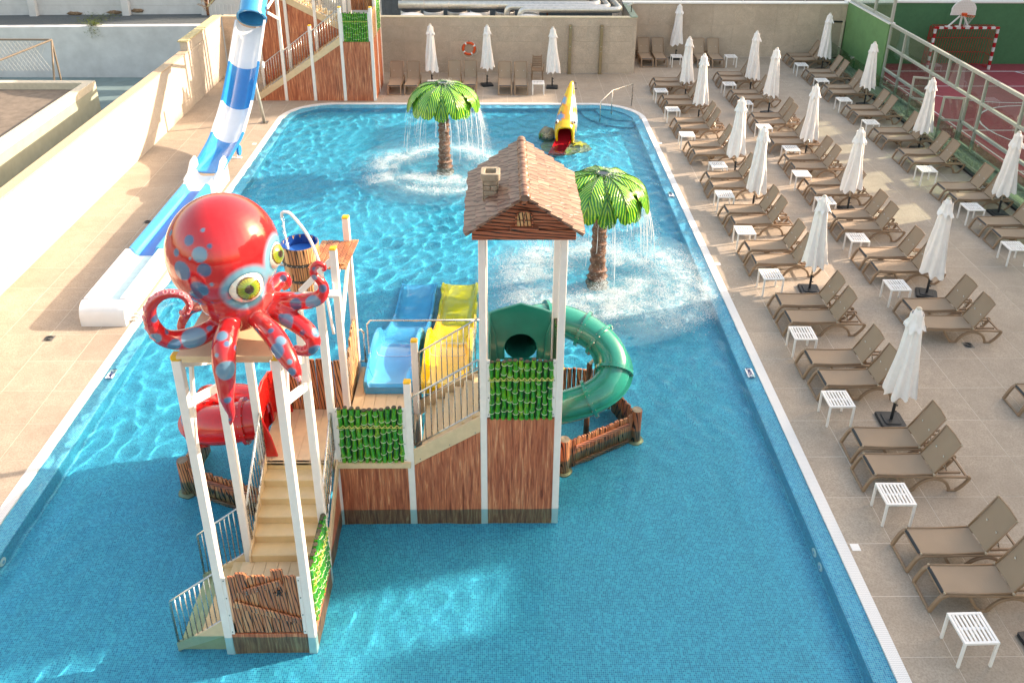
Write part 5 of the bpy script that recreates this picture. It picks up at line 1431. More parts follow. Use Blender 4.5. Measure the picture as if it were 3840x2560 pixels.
# sun lounger, local: foot end at x=0, long axis +x, centre line y=0
def make_lounger():
    t = thing('sun_lounger', 'x', 'sun lounger', local=True, group='taupe sun loungers on the deck')
    W = .262
    foot = MB(); rail = MB(); arch = MB(); tail = MB()
    sp1 = spline([(.012, 0, .015), (.03, 0, .07), (.075, 0, .19), (.125, 0, .28), (.20, 0, .318)], 4)
    foot.rect(sp1, .048, .052, (0, 1, 0))
    rail.rect([(.17, 0, .312), (.5, 0, .305), (1.1, 0, .300), (1.62, 0, .285)], .036, .040)
    sp2 = spline([(.50, 0, .29), (.56, 0, .20), (.63, 0, .09), (.70, 0, .022)], 4)
    arch.rect(sp2, .040, .036, (0, 1, 0)); arch.rect([(.67, 0, .018), (.81, 0, .018)], .036, .036)
    sp3 = spline([(.80, 0, .022), (.85, 0, .11), (.95, 0, .21), (1.08, 0, .255), (1.22, 0, .235), (1.33, 0, .16), (1.40, 0, .03)], 5)
    arch.rect(sp3, .046, .042, (0, 1, 0)); arch.rect([(1.37, 0, .018), (1.52, 0, .018)], .036, .036)
    sp4 = spline([(1.50, 0, .022), (1.57, 0, .08), (1.64, 0, .18), (1.68, 0, .27), (1.64, 0, .29)], 4)
    tail.rect(sp4, .042, .036, (0, 1, 0))
    ms = [(n_, m_.mesh(n_, taupe_m, bevel=.007)) for n_, m_ in (('foot_leg', foot), ('side_rail', rail), ('arched_leg', arch), ('tail_leg', tail))]
    for s_ in (-1, 1):
        for n_, me in ms: place(n_, me, t, loc=(0, s_ * (W - .02), 0))
    cb = MB().box((-.02, -W, 0), (.02, W, .032)).mesh('cross_bar', taupe_m, bevel=.008)
    place('cross_bar', cb, t, loc=(.012, 0, 0)); place('cross_bar', cb, t, loc=(.14, 0, .285)); place('cross_bar', cb, t, loc=(1.64, 0, .262))
    seat = MB()
    N = 10
    for i in range(N + 1):
        x = lerp(.165, 1.09, i / N); dz = -.012 * math.sin(math.pi * i / N)
        for j in range(5):
            y = lerp(-W + .025, W - .025, j / 4); seat.v.append((x + (.03 * (1 - (abs(y) / W) ** 2) if i == 0 else 0) * -.6, y, .345 + dz - .012 * (1 - (y / W) ** 2)))
    nb = len(seat.v); seat.v += [(a, b, c - .012) for a, b, c in seat.v]
    for i in range(N):
        for j in range(4):
            a = i * 5 + j; seat.f += [(a, a + 1, a + 6, a + 5), (nb + a + 5, nb + a + 6, nb + a + 1, nb + a)]; seat.m += [0, 0]
    for i in range(N):
        for j in (0, 4): a = i * 5 + j; seat.f.append((a, a + 5, nb + a + 5, nb + a)); seat.m.append(0)
    for j in range(4): seat.f += [(j, j + 1, nb + j + 1, nb + j), (N * 5 + j, N * 5 + j + 1, nb + N * 5 + j + 1, nb + N * 5 + j)]; seat.m += [0, 0]
    so = place('seat_sling', seat.mesh('seat_sling', sling_m, smooth=45), t)
    ed = MB()
    for s_ in (-1, 1): ed.tube([(.15, s_ * (W - .022), .348), (.6, s_ * (W - .022), .336), (1.10, s_ * (W - .022), .346)], .013, 6)
    place('seat_edge', ed.mesh('seat_edge', taupe_m, smooth='all'), so)
    apron = MB()
    for i in range(6):
        a = i / 5 * 1.3; apron.v += [(.165 - .045 * math.sin(a), -W + .05, .34 - .05 * (1 - math.cos(a))), (.165 - .045 * math.sin(a), W - .05, .34 - .05 * (1 - math.cos(a)))]
    for i in range(5): apron.f.append((2 * i, 2 * i + 1, 2 * i + 3, 2 * i + 2)); apron.m.append(0)
    place('sling_end', apron.mesh('sling_end', black_m, fix=False), so)
    B0, B1 = Vector((1.09, 0, .345)), Vector((1.40, 0, .925))
    back = MB()
    for i in range(N + 1):
        p = B0.lerp(B1, i / N); bow = .02 * math.sin(math.pi * i / N)
        for j in range(5):
            y = lerp(-W + .025, W - .025, j / 4); back.v.append((p.x + .014 * (1 - (y / W) ** 2) + bow * .6, y, p.z - bow * .4))
    nb = len(back.v); back.v += [(a + .011, b, c - .006) for a, b, c in back.v]
    for i in range(N):
        for j in range(4):
            a = i * 5 + j; back.f += [(a, a + 1, a + 6, a + 5), (nb + a + 5, nb + a + 6, nb + a + 1, nb + a)]; back.m += [0, 0]
        for j in (0, 4): a = i * 5 + j; back.f.append((a, a + 5, nb + a + 5, nb + a)); back.m.append(0)
    bo = place('backrest_sling', back.mesh('backrest_sling', sling_m, smooth=45), t)
    ed = MB()
    for s_ in (-1, 1): ed.tube([B0 + Vector((0, s_ * (W - .018), 0)), B1 + Vector((0, s_ * (W - .018), .0))], .014, 6)
    ed.tube([B1 + Vector((.01, -W + .02, 0)), B1 + Vector((.022, 0, .012)), B1 + Vector((.01, W - .02, 0))], .012, 6)
    place('backrest_frame', ed.mesh('backrest_frame', taupe_m, smooth='all'), bo)
    hg = MB()
    for s_ in (-1, 1): hg.ball((1.09, s_ * (W - .01), .345), .024, 8, 6); hg.ball((1.405, s_ * (W - .018), .93), .018, 8, 6); hg.ball((.15, s_ * (W - .02), .35), .018, 8, 6)
    place('hinge_knob', hg.mesh('hinge_knob', basic('worn resin', (.42, .33, .24), .4), smooth='all'), bo, kind='stuff')
    pr = MB().tube([(1.24, -.12, .62), (1.36, -.12, .31), (1.36, .12, .31), (1.24, .12, .62)], .009, 6)
    place('prop_bar', pr.mesh('prop_bar', steel_m, smooth='all'), t)
    rk = MB().box((1.22, -.015, .27), (1.58, .015, .31)).mesh('prop_rack', taupe_m, bevel=.004)
    for s_ in (-1, 1): place('prop_rack', rk, t, loc=(0, s_ * .14, 0))
    register(t)
    return t
# side table with slatted top
def make_table(slats=True):
    t = thing('side_table', 'x', 'side table', local=True, group='white side tables on the deck')
    S_, H = .228, .455
    leg = MB().box((-.017, -.017, 0), (.017, .017, H - .03)).mesh('leg', whitemetal_m, bevel=.003)
    for sx in (-1, 1):
        for sy in (-1, 1): place('leg', leg, t, loc=(sx * (S_ - .017), sy * (S_ - .017), 0))
    fr = MB()
    for s_ in (-1, 1): fr.box((-S_, s_ * S_ - (.034 if s_ > 0 else 0), H - .03), (S_, s_ * S_ + (0 if s_ > 0 else .034), H))
    for s_ in (-1, 1): fr.box((s_ * S_ - (.034 if s_ > 0 else 0), -S_ + .035, H - .03), (s_ * S_ + (0 if s_ > 0 else .034), S_ - .035, H))
    fr.box((-S_ + .035, -.018, H - .028), (S_ - .035, .018, H - .013))
    place('top_frame', fr.mesh('top_frame', whitemetal_m), t)
    n = 7; sl = MB().box((-.0165, -S_ + .036, -.011), (.0165, S_ - .036, 0)).mesh('slat', whitemetal_m, bevel=.002)
    for i in range(n):
        place('slat', sl, t, loc=(lerp(-S_ + .034, S_ - .034, (i + .5) / n), 0, H - .001))
    register(t)
    return t
# closed parasol
def make_parasol(seed, lift=0.0):
    rr = random.Random(seed)
    t = thing('parasol', 'x', 'parasol', local=True, group='closed white parasols')
    b = MB().prism(rrect(-.225, .225, -.225, .225, .05, 4), (0, 0, 0), (1, 0, 0), (0, 1, 0), (0, 0, .055))
    bo = place('base', b.mesh('base', black_m, bevel=.014, seg=2), t)
    place('base_cover', MB().prism(rrect(-.15, .15, -.15, .15, .05, 4), (0, 0, .054), (1, 0, 0), (0, 1, 0), (0, 0, .018)).mesh('base_cover', black_m, bevel=.012), bo)
    sm = MB().tube([(0, 0, .05), (0, 0, .42)], .027, 12)
    so = place('sleeve', sm.mesh('sleeve', black_m, smooth=30), t)
    place('clamp_knob', MB().tube([(.02, 0, .36), (.06, .01, .36)], .014, 8).mesh('clamp_knob', black_m, smooth=30), so)
    place('clamp_knob', MB().tube([(.02, 0, .24), (.055, -.01, .24)], .012, 8).mesh('clamp_knob', black_m, smooth=30), so)
    place('pole', MB().tube([(0, 0, .40), (0, 0, 2.36)], .019, 12).mesh('pole', pole_m, smooth='all'), t)
    NL = 8; ph = rr.uniform(0, 6.28)
    hemz = [.60 + rr.uniform(-.05, .08) for _ in range(NL)]
    def cloth(z0s, z1, r0, r1, n=64, rows=26, fold=.26, sway=.02, name='canopy'):
        mb = MB()
        for i in range(rows + 1):
            f = i / rows
            for k in range(n):
                a = 2 * math.pi * k / n
                lobe = (a - ph) / (2 * math.pi) * NL
                li = int(math.floor(lobe)) % NL; fr_ = lobe - math.floor(lobe)
                z0 = lerp(z0s[li], z0s[(li + 1) % NL], fr_) + .09 * abs(math.sin(math.pi * fr_)) - .02
                z = lerp(z0, z1, f)
                r_ = lerp(r0, r1, f ** .9)
                r_ *= 1 + fold * (1 - f * .75) * math.cos(2 * math.pi * fr_ + 1.2 * math.sin(3 * f + li)) * (.75 + .5 * math.sin(li * 2.1 + seed)) + .07 * math.sin(3 * a + 6 * f + seed) + .05 * (1 - f) * math.sin(17 * a + seed)
                mb.v.append((r_ * math.cos(a + .35 * f) + sway * math.sin(f * 2.5 + seed) * (1 - f), r_ * math.sin(a + .35 * f), z))
        for i in range(rows):
            for k in range(n):
                a0 = i * n + k; a1 = i * n + (k + 1) % n; mb.f.append((a0, a1, a1 + n, a0 + n)); mb.m.append(0)
        return mb.mesh(name, canvas_m, smooth='all')
    co = place('canopy', cloth([z + lift for z in hemz], 2.30, .235, .105), t)
    place('canopy_cape', cloth([2.0 + rr.uniform(-.05, .03) for _ in range(NL)], 2.385, .165, .045, 48, 8, .16, 0, 'canopy_cape'), co)
    place('finial', MB().lathe([(.045, 2.37), (.048, 2.39), (.03, 2.41), (.01, 2.42)], 14).mesh('finial', pole_m, smooth='all'), t)
    register(t)
    return t
LG = make_lounger(); TB = make_table(); PS = [make_parasol(s, l) for s, l in ((1, 0), (2, .06), (3, -.03), (4, .03))]
used = set()
def put(proto, loc, rz, label, group=None):
    if proto.name not in used:
        used.add(proto.name); proto.location = loc; proto.rotation_euler = (0, 0, rz); proto['label'] = label
        if group: proto['group'] = group
        return proto
    return copy_tree(proto, loc, rz, label, group)
COLS = [('by the pool edge', 5.88, [8.08, 10.32, 12.61, 14.71, 17.18, 19.24, 21.53, 24.00, 26.24, 28.78, 30.97]),
        ('in the middle column', 8.60, [14.48, 16.83, 18.93, 21.06, 22.91, 24.90, 26.75, 29.41, 31.76]),
        ('by the glass balustrade', 12.33, [18.51, 20.72, 23.37, 25.26, 27.62, 30.08, 32.18, 34.63])]
rl = random.Random(9)
for cn, x, ys in COLS:
    for i, y in enumerate(ys):
        for j, w in enumerate(('nearer', 'farther')):
            dx = rl.uniform(-.035, .035); a = rl.uniform(-.028, .028)
            put(LG, (x + dx, y + .27 + .66 * j, 0), a, 'taupe lounger %s, the %s of the %s pair counted from the front' % (cn, w, order(i)))
put(LG, (9.40, 12.42, 0), 0.01, 'taupe lounger with only its foot end showing at the right photo edge')
names = ['left of the tiled wall row, by the wooden stair tower', 'second from the stair tower', 'left one below the life ring', 'right one below the life ring', 'left one between the parasols on the tiled wall', 'beside the small armchair']
for (x, y), nm in zip(((-4.0, 30.87), (-3.36, 30.87), (-1.76, 31.0), (-1.14, 31.0), (.21, 30.87), (.83, 30.87)), names):
    put(LG, (x, y, 0), math.pi / 2, 'taupe lounger facing the pool, ' + nm)
names = ['in the far corner beside the return wall', 'second in from the return wall', 'at the rear wall behind a parasol', 'at the rear wall next to the last side table']
for (x, y), nm in zip(((6.25, 34.70), (6.86, 34.70), (8.62, 34.62), (9.24, 34.62)), names):
    put(LG, (x, y, 0), math.pi / 2, 'taupe lounger, ' + nm)
TBL = [('near the pool edge', [(6.08, 7.5), (6.08, 9.83), (6.03, 12.12), (6.08, 14.19), (6.13, 16.53), (6.11, 18.71), (6.13, 20.87), (6.44, 22.94), (6.04, 25.49), (6.04, 27.99), (6.0, 30.13)]),
       ('in the middle column', [(8.78, 16.05), (8.78, 18.31), (8.74, 20.45), (8.70, 22.29), (9.02, 24.27), (8.74, 26.23), (8.78, 28.72), (8.76, 30.97)]),
       ('along the glass balustrade', [(12.42, 17.87), (12.52, 20.06), (12.49, 22.63), (12.46, 26.67), (12.46, 29.09), (12.48, 31.47), (12.40, 33.65)])]
for cn, ps in TBL:
    for i, (x, y) in enumerate(ps):
        put(TB, (x, y, 0), rl.uniform(-.03, .03), 'white slatted side table %s, %s from the front' % (cn, order(i)))
for (x, y), nm in (((-2.52, 31.12), 'under the parasol left of the life ring'), ((1.48, 31.1), 'in front of the small armchair'), ((7.5, 34.9), 'between lounger pairs at the rear wall'), ((9.80, 34.9), 'rightmost at the rear wall')):
    put(TB, (x, y, 0), 0, 'white side table ' + nm)
PAR = [((7.02, 12.04), 'nearest to the camera, by the pool edge'), ((7.06, 16.55), 'second from the front by the pool edge'), ((6.93, 20.85), 'third from the front by the pool edge'),
       ((7.06, 23.28), 'fourth from the front by the pool edge'), ((6.97, 28.02), 'fifth from the front by the pool edge'), ((6.99, 30.42), 'farthest in the column by the pool edge'),
       ((9.66, 16.36), 'front one of the middle column, on a bare black base'), ((9.52, 20.76), 'second in the middle column'), ((9.62, 24.62), 'third in the middle column'), ((9.67, 28.79), 'fourth in the middle column'), ((9.69, 31.31), 'last in the middle column'),
       ((13.55, 20.53), 'front one by the glass balustrade, cut by the right frame edge'), ((13.53, 25.28), 'second by the glass balustrade'), ((13.52, 29.74), 'third by the glass balustrade, in front of the green wall'), ((13.53, 34.33), 'by the door in the far right corner'),
       ((7.70, 36.05), 'against the rear wall in the corner'), ((2.06, 31.85), 'right one along the tiled wall, beside the small table'), ((-.49, 32.15), 'middle one along the tiled wall, right of the life ring'), ((-2.66, 32.2), 'left one along the tiled wall'), ((7.12, 7.55), 'whose black base just shows at the bottom right corner')]
for i, ((x, y), nm) in enumerate(PAR):
    q = put(PS[i % 4], (x, y, 0), rl.uniform(-.4, .4), 'closed white parasol ' + nm)
    q.rotation_euler = (rl.uniform(-.018, .018), rl.uniform(-.018, .018), q.rotation_euler[2])

# armchair by the tiled wall
ac = thing('armchair', 'taupe resin garden armchair standing against the tiled wall', 'chair', (1.52, 33.0, 0))
for sx in (-1, 1):
    for yy in (32.78, 33.22): obj('leg', MB().beam((1.52 + sx * .22, yy, 0), (1.52 + sx * .20, yy, .40), .035, .035), taupe_m, ac, bevel=.006)
    obj('armrest', MB().rect([(1.52 + sx * .23, 32.76, .38), (1.52 + sx * .25, 32.78, .58), (1.52 + sx * .25, 33.18, .60)], .04, .03), taupe_m, ac, bevel=.008)
obj('seat', MB().box((1.31, 32.76, .38), (1.73, 33.24, .42)), taupe_m, ac, bevel=.012)
for k in range(6): obj('back_slat', MB().beam((1.34, 33.22 + .02 * k / 5, .50 + .072 * k), (1.70, 33.22 + .02 * k / 5, .50 + .072 * k), .02, .055), taupe_m, ac, bevel=.006)
for sx in (-1, 1): obj('back_post', MB().beam((1.52 + sx * .19, 33.22, .40), (1.52 + sx * .17, 33.28, .93), .03, .04), taupe_m, ac, bevel=.006)

# life ring
lr = thing('life_ring', 'orange life ring with white bands and rope hanging on the tiled wall', 'life ring', (-1.24, 33.78, 1.04))
def torus_arc(c, R_, r_, a0, a1, n=10, m=14):
    mb = MB(); pts = [(c[0] + R_ * math.cos(lerp(a0, a1, i / n)), c[1], c[2] + R_ * math.sin(lerp(a0, a1, i / n))) for i in range(n + 1)]
    mb.tube(pts, r_, m, cap=True); return mb
for k in range(4):
    a = math.pi / 2 * k + .55
    obj('ring_segment', torus_arc((-1.24, 33.77, 1.04), .235, .052, a + .13, a + math.pi / 2 - .13), orange_m, lr, smooth=60)
    obj('white_band', torus_arc((-1.24, 33.77, 1.04), .235, .054, a - .13, a + .13, 4), whitemetal_m, lr, smooth=60)
    m = [(-1.24 + (.30 + .05 * math.sin(math.pi * q / 8)) * math.cos(a + math.pi / 2 * q / 8), 33.74, 1.04 + (.30 + .05 * math.sin(math.pi * q / 8)) * math.sin(a + math.pi / 2 * q / 8) - .03 * math.sin(math.pi * q / 8)) for q in range(9)]
    obj('rope', MB().tube(m, .009, 6), basic('white rope', (.7, .68, .62), .8) if 'white rope' not in MAT else MAT['white rope'], lr, smooth='all')
obj('hook', MB().tube([(-1.24, 33.85, 1.36), (-1.24, 33.74, 1.36), (-1.24, 33.74, 1.30)], .012, 6), black_m, lr)
# two shower profiles
for x, nm in ((2.87, 'left'), (4.13, 'right')):
    t = thing('shower_post', 'tall flat bronze shower post on the tiled wall, the %s one of two' % nm, 'shower', (x, 33.8, 0))
    obj('post', MB().box((x - .055, 33.70, 0.01), (x + .055, 33.84, 2.02)), bronze_m, t, bevel=.006)
    obj('foot_plate', MB().box((x - .09, 33.66, 0), (x + .09, 33.84, .012)), bronze_m, t)
    for z in (1.93, 1.15, .95): obj('button', MB().tube([(x, 33.70, z), (x, 33.685, z)], .018, 10), steel_m, t)
# deck fittings
for (x, y), nm in (((5.30, 9.22), 'nearest the camera'), ((5.27, 17.81), 'level with the front palm'), ((5.27, 25.85), 'farthest on the right side'), ((-7.95, 25.75), 'on the left side by the slide')):
    tag(obj('skimmer_lid', MB().box((x - .065, y - .065, -.004), (x + .065, y + .065, .005)), whitemetal_m, bevel=.003), 'small square white skimmer lid in the paving, ' + nm, 'skimmer lid')
dr_m = basic('drain steel', (.22, .22, .21), .45, metal=.6)
for (x, y), nm, rnd_ in (((2.93, 32.44), 'upper of the pair by the shower posts', 0), ((2.9, 31.73), 'lower of the pair by the shower posts', 0), ((-9.26, 14.72), 'in the slide shadow near the slide end', 1), ((-9.26, 20.08), 'farther along beside the slide', 1), ((9.62, 14.40), 'under the front middle lounger', 1)):
    t = thing('floor_drain', 'round grey drain grate ' + nm if rnd_ else 'rectangular grey drain grate ' + nm, 'drain', (x, y, 0))
    if rnd_:
        obj('frame', MB().box((x - .10, y - .10, -.01), (x + .10, y + .10, .003)), dr_m, t)
        for r_ in (.03, .055, .08): obj('grate_ring', torus(r_, .007, 16, 5), black_m, t, loc=(x, y, .006))
    else:
        obj('frame', MB().box((x - .13, y - .06, -.01), (x + .13, y + .06, .003)), dr_m, t)
        for k in range(5): obj('grate_bar', MB().box((x - .11, y - .045 + .02 * k, .003), (x + .11, y - .037 + .02 * k, .007)), black_m, t)
navy_m = basic('navy lettering', (.01, .03, .16), .5)
def sign(x, y, z, rz, nm, tiltx=0.0):
    t = thing('depth_sign', 'white sign reading 0\u00b450MT, ' + nm, 'sign', (x, y, z), rotz=rz, local=True)
    place('plate', MB().box((-.14, -.07, -.006), (.14, .07, .004)).mesh('plate', whitemetal_m, bevel=.003), t)
    cu = bpy.data.curves.new('lettering', 'FONT'); cu.body = "0\u00b450MT"; cu.size = .105; cu.align_x = 'CENTER'; cu.align_y = 'CENTER'; cu.offset = .003; cu.extrude = .001
    tmp = bpy.data.objects.new('lettering', cu); col.objects.link(tmp); me = bpy.data.meshes.new_from_object(tmp.evaluated_get(bpy.context.evaluated_depsgraph_get())); bpy.data.objects.remove(tmp)
    me.materials.clear(); me.materials.append(navy_m); place('lettering', me, t, loc=(0, 0, .006), kind='stuff')
sign(4.89, 13.52, -.022, math.pi / 2, 'on the right pool edge beside the second lounger pair'); sign(4.89, 21.87, -.022, math.pi / 2, 'on the right pool edge farther back'); sign(-7.50, 13.55, -.022, -math.pi / 2, 'on the left pool edge in the sun')
for (x, y), s_ in (((4.745, 9.3), -1), ((4.745, 9.03), -1), ((-7.345, 9.22), 1)):
    t = thing('inlet_nozzle', 'round white water inlet in the pool wall %s' % ('on the left' if s_ > 0 else ('on the right, farther one' if y > 9.2 else 'on the right, nearer one')), 'inlet', (x, y, -.25))
    obj('flange', MB().tube([(x, y, -.25), (x + s_ * .015, y, -.25)], .075, 18), whitemetal_m, t); obj('eye_socket', MB().tube([(x + s_ * .015, y, -.25), (x + s_ * .022, y, -.25)], .03, 12), shelf_m, t)

# hand rail at the far corner steps
hr_ = thing('pool_handrail', 'bent steel handrail at the far right corner of the pool', 'handrail', (3.56, 28.33, -.3))
P = [(3.56, 28.33, -.38), (3.56, 28.33, .58), (3.585, 28.36, .62), (4.04, 28.97, .80), (4.84, 29.63, .83), (4.87, 29.66, .80), (4.87, 29.66, 0)]
obj('rail', MB().tube(P, .022, 10), steel_m, hr_, smooth='all'); obj('post', MB().tube([(4.04, 28.97, -.3), (4.04, 28.97, .80)], .018, 10), steel_m, hr_, smooth='all')
for p in ((4.04, 28.97, -.03), (4.87, 29.66, .008)): obj('collar', MB().tube([(p[0], p[1], p[2] - .01), (p[0], p[1], p[2] + .01)], .05, 14), steel_m, hr_)

# ---------------------------------------------------------------- fish slide
fs = thing('fish_slide', 'yellow and blue fish-shaped slide with an open red mouth in shallow water', 'fish slide', (2.2, 26.3, FLOOR_Z))
ST = [  # y, x centre, half width, bottom, top, top sharpness
 (25.98, 2.13, .27, -.12, .50, 2.2), (26.12, 2.14, .305, -.16, .62, 2.0), (26.35, 2.17, .33, -.3, .80, 1.7), (26.6, 2.21, .345, -.42, 1.0, 1.4), (26.85, 2.27, .33, -.45, 1.22, 1.15),
 (27.1, 2.34, .27, -.45, 1.48, .95), (27.3, 2.42, .17, -.4, 1.66, .8), (27.45, 2.48, .07, -.2, 1.55, .8)]
mb = MB(); NR = 32
for (y, xc, hw, zb, zt, sh) in spline(ST, 4):
    for k in range(NR):
        a = 2 * math.pi * k / NR - math.pi / 2
        s_ = math.sin(a); c_ = math.cos(a)
        zn = (s_ + 1) / 2
        zz = lerp(zb, zt, zn ** .9)
        w = hw * 1.08 * abs(c_) ** .62 * (1 - .62 * max(0, zn - .55) ** (sh * .8))
        mb.v.append((xc + math.copysign(w, c_), y, zz))
nst = len(mb.v) // NR
for i in range(nst - 1):
    for k in range(NR): mb.f.append((i * NR + k, i * NR + (k + 1) % NR, (i + 1) * NR + (k + 1) % NR, (i + 1) * NR + k)); mb.m.append(0)
mb.f.append(tuple((nst - 1) * NR + k for k in range(NR))); mb.m.append(0)
fme = mb.mesh('fish_body', fish_m, smooth=50)
n = len(fme.vertices); co = np.empty(n * 3, np.float32); fme.vertices.foreach_get('co', co); co = co.reshape(-1, 3)
C = np.zeros((n, 3))
Yl, Or, Bl, Wh, Dk = [np.array(c) for c in ((.82, .50, .02), (.85, .28, .01), (.12, .36, .62), (.70, .78, .82), (.02, .05, .14))]
for k in range(n):
    x, y, z = co[k]; xc = 2.13 + (y - 26) * .22; side = x - xc
    s1 = math.sin((y * 2.2 + z * 3.6) * 2.4 + .8)
    if abs(side) < .11 + .03 * math.sin(z * 20): c = Or if z < 1.05 else Yl
    elif side > 0: c = Wh if s1 > .1 else (Bl if s1 > -.55 else Yl)
    else: c = Bl if s1 > .35 else (Or if s1 > -.3 else Yl)
    if side < -.1 and -.42 < s1 < -.25: c = Dk
    if y < 26.22: c = Yl
    C[k] = c
at = fme.color_attributes.new('paint', 'FLOAT_COLOR', 'POINT'); at.data.foreach_set('color', np.concatenate([C, np.ones((n, 1))], 1).astype(np.float32).ravel())
place('body', fme, fs)
ys_, xc_, hw_, zb_, zt_ = 25.98, 2.13, .27, -.12, .50
lipp = [(xc_ - .25, ys_ - .0, -.10), (xc_ - .26, ys_, .12), (xc_ - .25, ys_ - .02, .38), (xc_ - .17, ys_ - .05, .49), (xc_, ys_ - .07, .53), (xc_ + .17, ys_ - .05, .50), (xc_ + .25, ys_ - .02, .39), (xc_ + .28, ys_, .12), (xc_ + .27, ys_, -.10)]
obj('lip', MB().tube(spline(lipp, 4), .045, 10), slideyellow_m, fs, smooth='all')
mouth = MB()
P = [(-.225, -.10), (-.235, .30), (-.15, .44), (.15, .44), (.235, .30), (.225, -.10)]
for yy, k in ((ys_ - .01, 1), (26.5, .9), (26.9, .7)):
    for a, b in P: mouth.v.append((xc_ + a * k + (yy - ys_) * .15, yy, b * k + (yy - ys_) * .35))
for i in range(2):
    for j in range(6): mouth.f.append((i * 6 + j, i * 6 + (j + 1) % 6, (i + 1) * 6 + (j + 1) % 6, (i + 1) * 6 + j)); mouth.m.append(0)
mouth.f.append(tuple(12 + j for j in range(6))); mouth.m.append(0)
obj('mouth_lining', mouth, basic('dark red gelcoat', (.30, .006, .012), .15, coat=.5), fs)
tg = [(26.55, .30, 2.2), (26.2, .12, 2.14), (25.9, -.0, 2.07), (25.6, -.04, 1.97), (25.3, -.06, 1.88), (25.02, -.07, 1.80)]
tm = MB()
for y, z, x in tg:
    for a, b in ((-.25, .10 if y > 25.7 else .03), (-.21, .02), (-.1, 0), (.1, 0), (.21, .02), (.25, .10 if y > 25.7 else .03), (.25, -.12), (-.25, -.12)): tm.v.append((x + a, y, z + b))
for i in range(len(tg) - 1):
    for j in range(8): tm.f.append((i * 8 + j, i * 8 + (j + 1) % 8, (i + 1) * 8 + (j + 1) % 8, (i + 1) * 8 + j)); tm.m.append(0)
tm.f.append(tuple(range(8))); tm.f.append(tuple(40 + j for j in range(8))); tm.m += [0, 0]
obj('tongue', tm, basic('wet dark red gelcoat', (.40, .012, .02), .12, coat=.6), fs, smooth=40)
for sx, xx in ((-1, 1.90), (1, 2.44)):
    e = obj('eye', MB().ball((xx, 26.22, .60), .075, 16, 12, (.6, 1, 1)), whitemetal_m, fs, smooth='all')
    obj('pupil', MB().ball((xx + sx * .02, 26.18, .60), .045, 12, 8, (.8, 1, 1)), rust_m, e, smooth='all')
    obj('cheek_fin', MB().prism([(0, 0), (.10, .22), (.05, .30), (-.06, .16), (-.05, -.12)], (xx + sx * .05, 26.25, .12), (0, 1, 0), (0, 0, 1), (sx * .03, 0, 0)), blue_m, fs, bevel=.01)
def lump(c, r, sq, seed, mat_, name, parent, amp=.18, n=26, m=18):
    mb = MB().ball((0, 0, 0), 1, n, m)
    mb.v = [tuple(Vector(c) + Vector((v[0] * r * sq[0], v[1] * r * sq[1], v[2] * r * sq[2])) * (1 + amp * mnoise.noise(Vector(v) * 2.3 + Vector((seed, 0, 0))) + amp * .5 * mnoise.noise(Vector(v) * 6 + Vector((seed, 3, 0))))) for v in mb.v]
    return obj(name, mb, mat_, parent, smooth='all')
rock_m = NT('painted reef rock'); _v = rock_m.coord()
rock_m.set(Base_Color=rock_m.ramp(rock_m.noise(_v, 4.5, 5, .6, .6), [(.30, (.10, .09, .07)), (.45, (.24, .22, .17)), (.55, (.34, .28, .16)), (.62, (.10, .20, .05)), (.68, (.50, .34, .06)), (.78, (.22, .20, .16))]), Roughness=.7)
rock_m.bump(rock_m.noise(_v, 14, 4), .6, .02)
lump((2.18, 26.05, -.42), .86, (1, .80, .22), 2, rock_m.m, 'reef_base', fs, .12)
lump((1.60, 26.60, -.06), .34, (.85, .85, 1.0), 7, rock_m.m, 'coral_rock', fs, .14)
cor = MB(); rr = random.Random(3)
for k in range(9):
    a = -math.pi / 2 + rr.uniform(-1.2, 1.2); p = Vector((1.56, 26.32, .06)); pts = [p]
    d = Vector((math.cos(rr.uniform(0, 6.28)), 0, math.sin(rr.uniform(0, 6.28))))
    for q in range(3): p = p + d * .055 + Vector((rr.uniform(-.02, .02), .012 * q, rr.uniform(-.02, .02))); pts.append(p.copy())
    cor.tube(pts, 1, 6, True, radii=[.016, .014, .011, .006])
obj('coral_branch', cor, basic('pale coral', (.55, .48, .36), .7), fs, smooth='all', kind='stuff')
for k in range(6): obj('weed_blade', MB().tube([(1.34 + .04 * k, 26.42, -.15), (1.32 + .045 * k, 26.40, .02), (1.34 + .03 * k, 26.38, .14 + .02 * (k % 3))], 1, 6, True, radii=[.02, .016, .004]), leafrib_m if k % 2 else leaf_m, fs, smooth='all')
obj('starfish_arm', MB().prism([(0.3 * math.cos(a) * (1 if k % 2 == 0 else .42), .3 * math.sin(a) * (1 if k % 2 == 0 else .42)) for k, a in ((k, math.pi * k / 5) for k in range(10))], (2.62, 26.0, -.20), (1, 0, 0), (0, 1, 0), (0, 0, .06)), slideyellow_m, fs, bevel=.02)
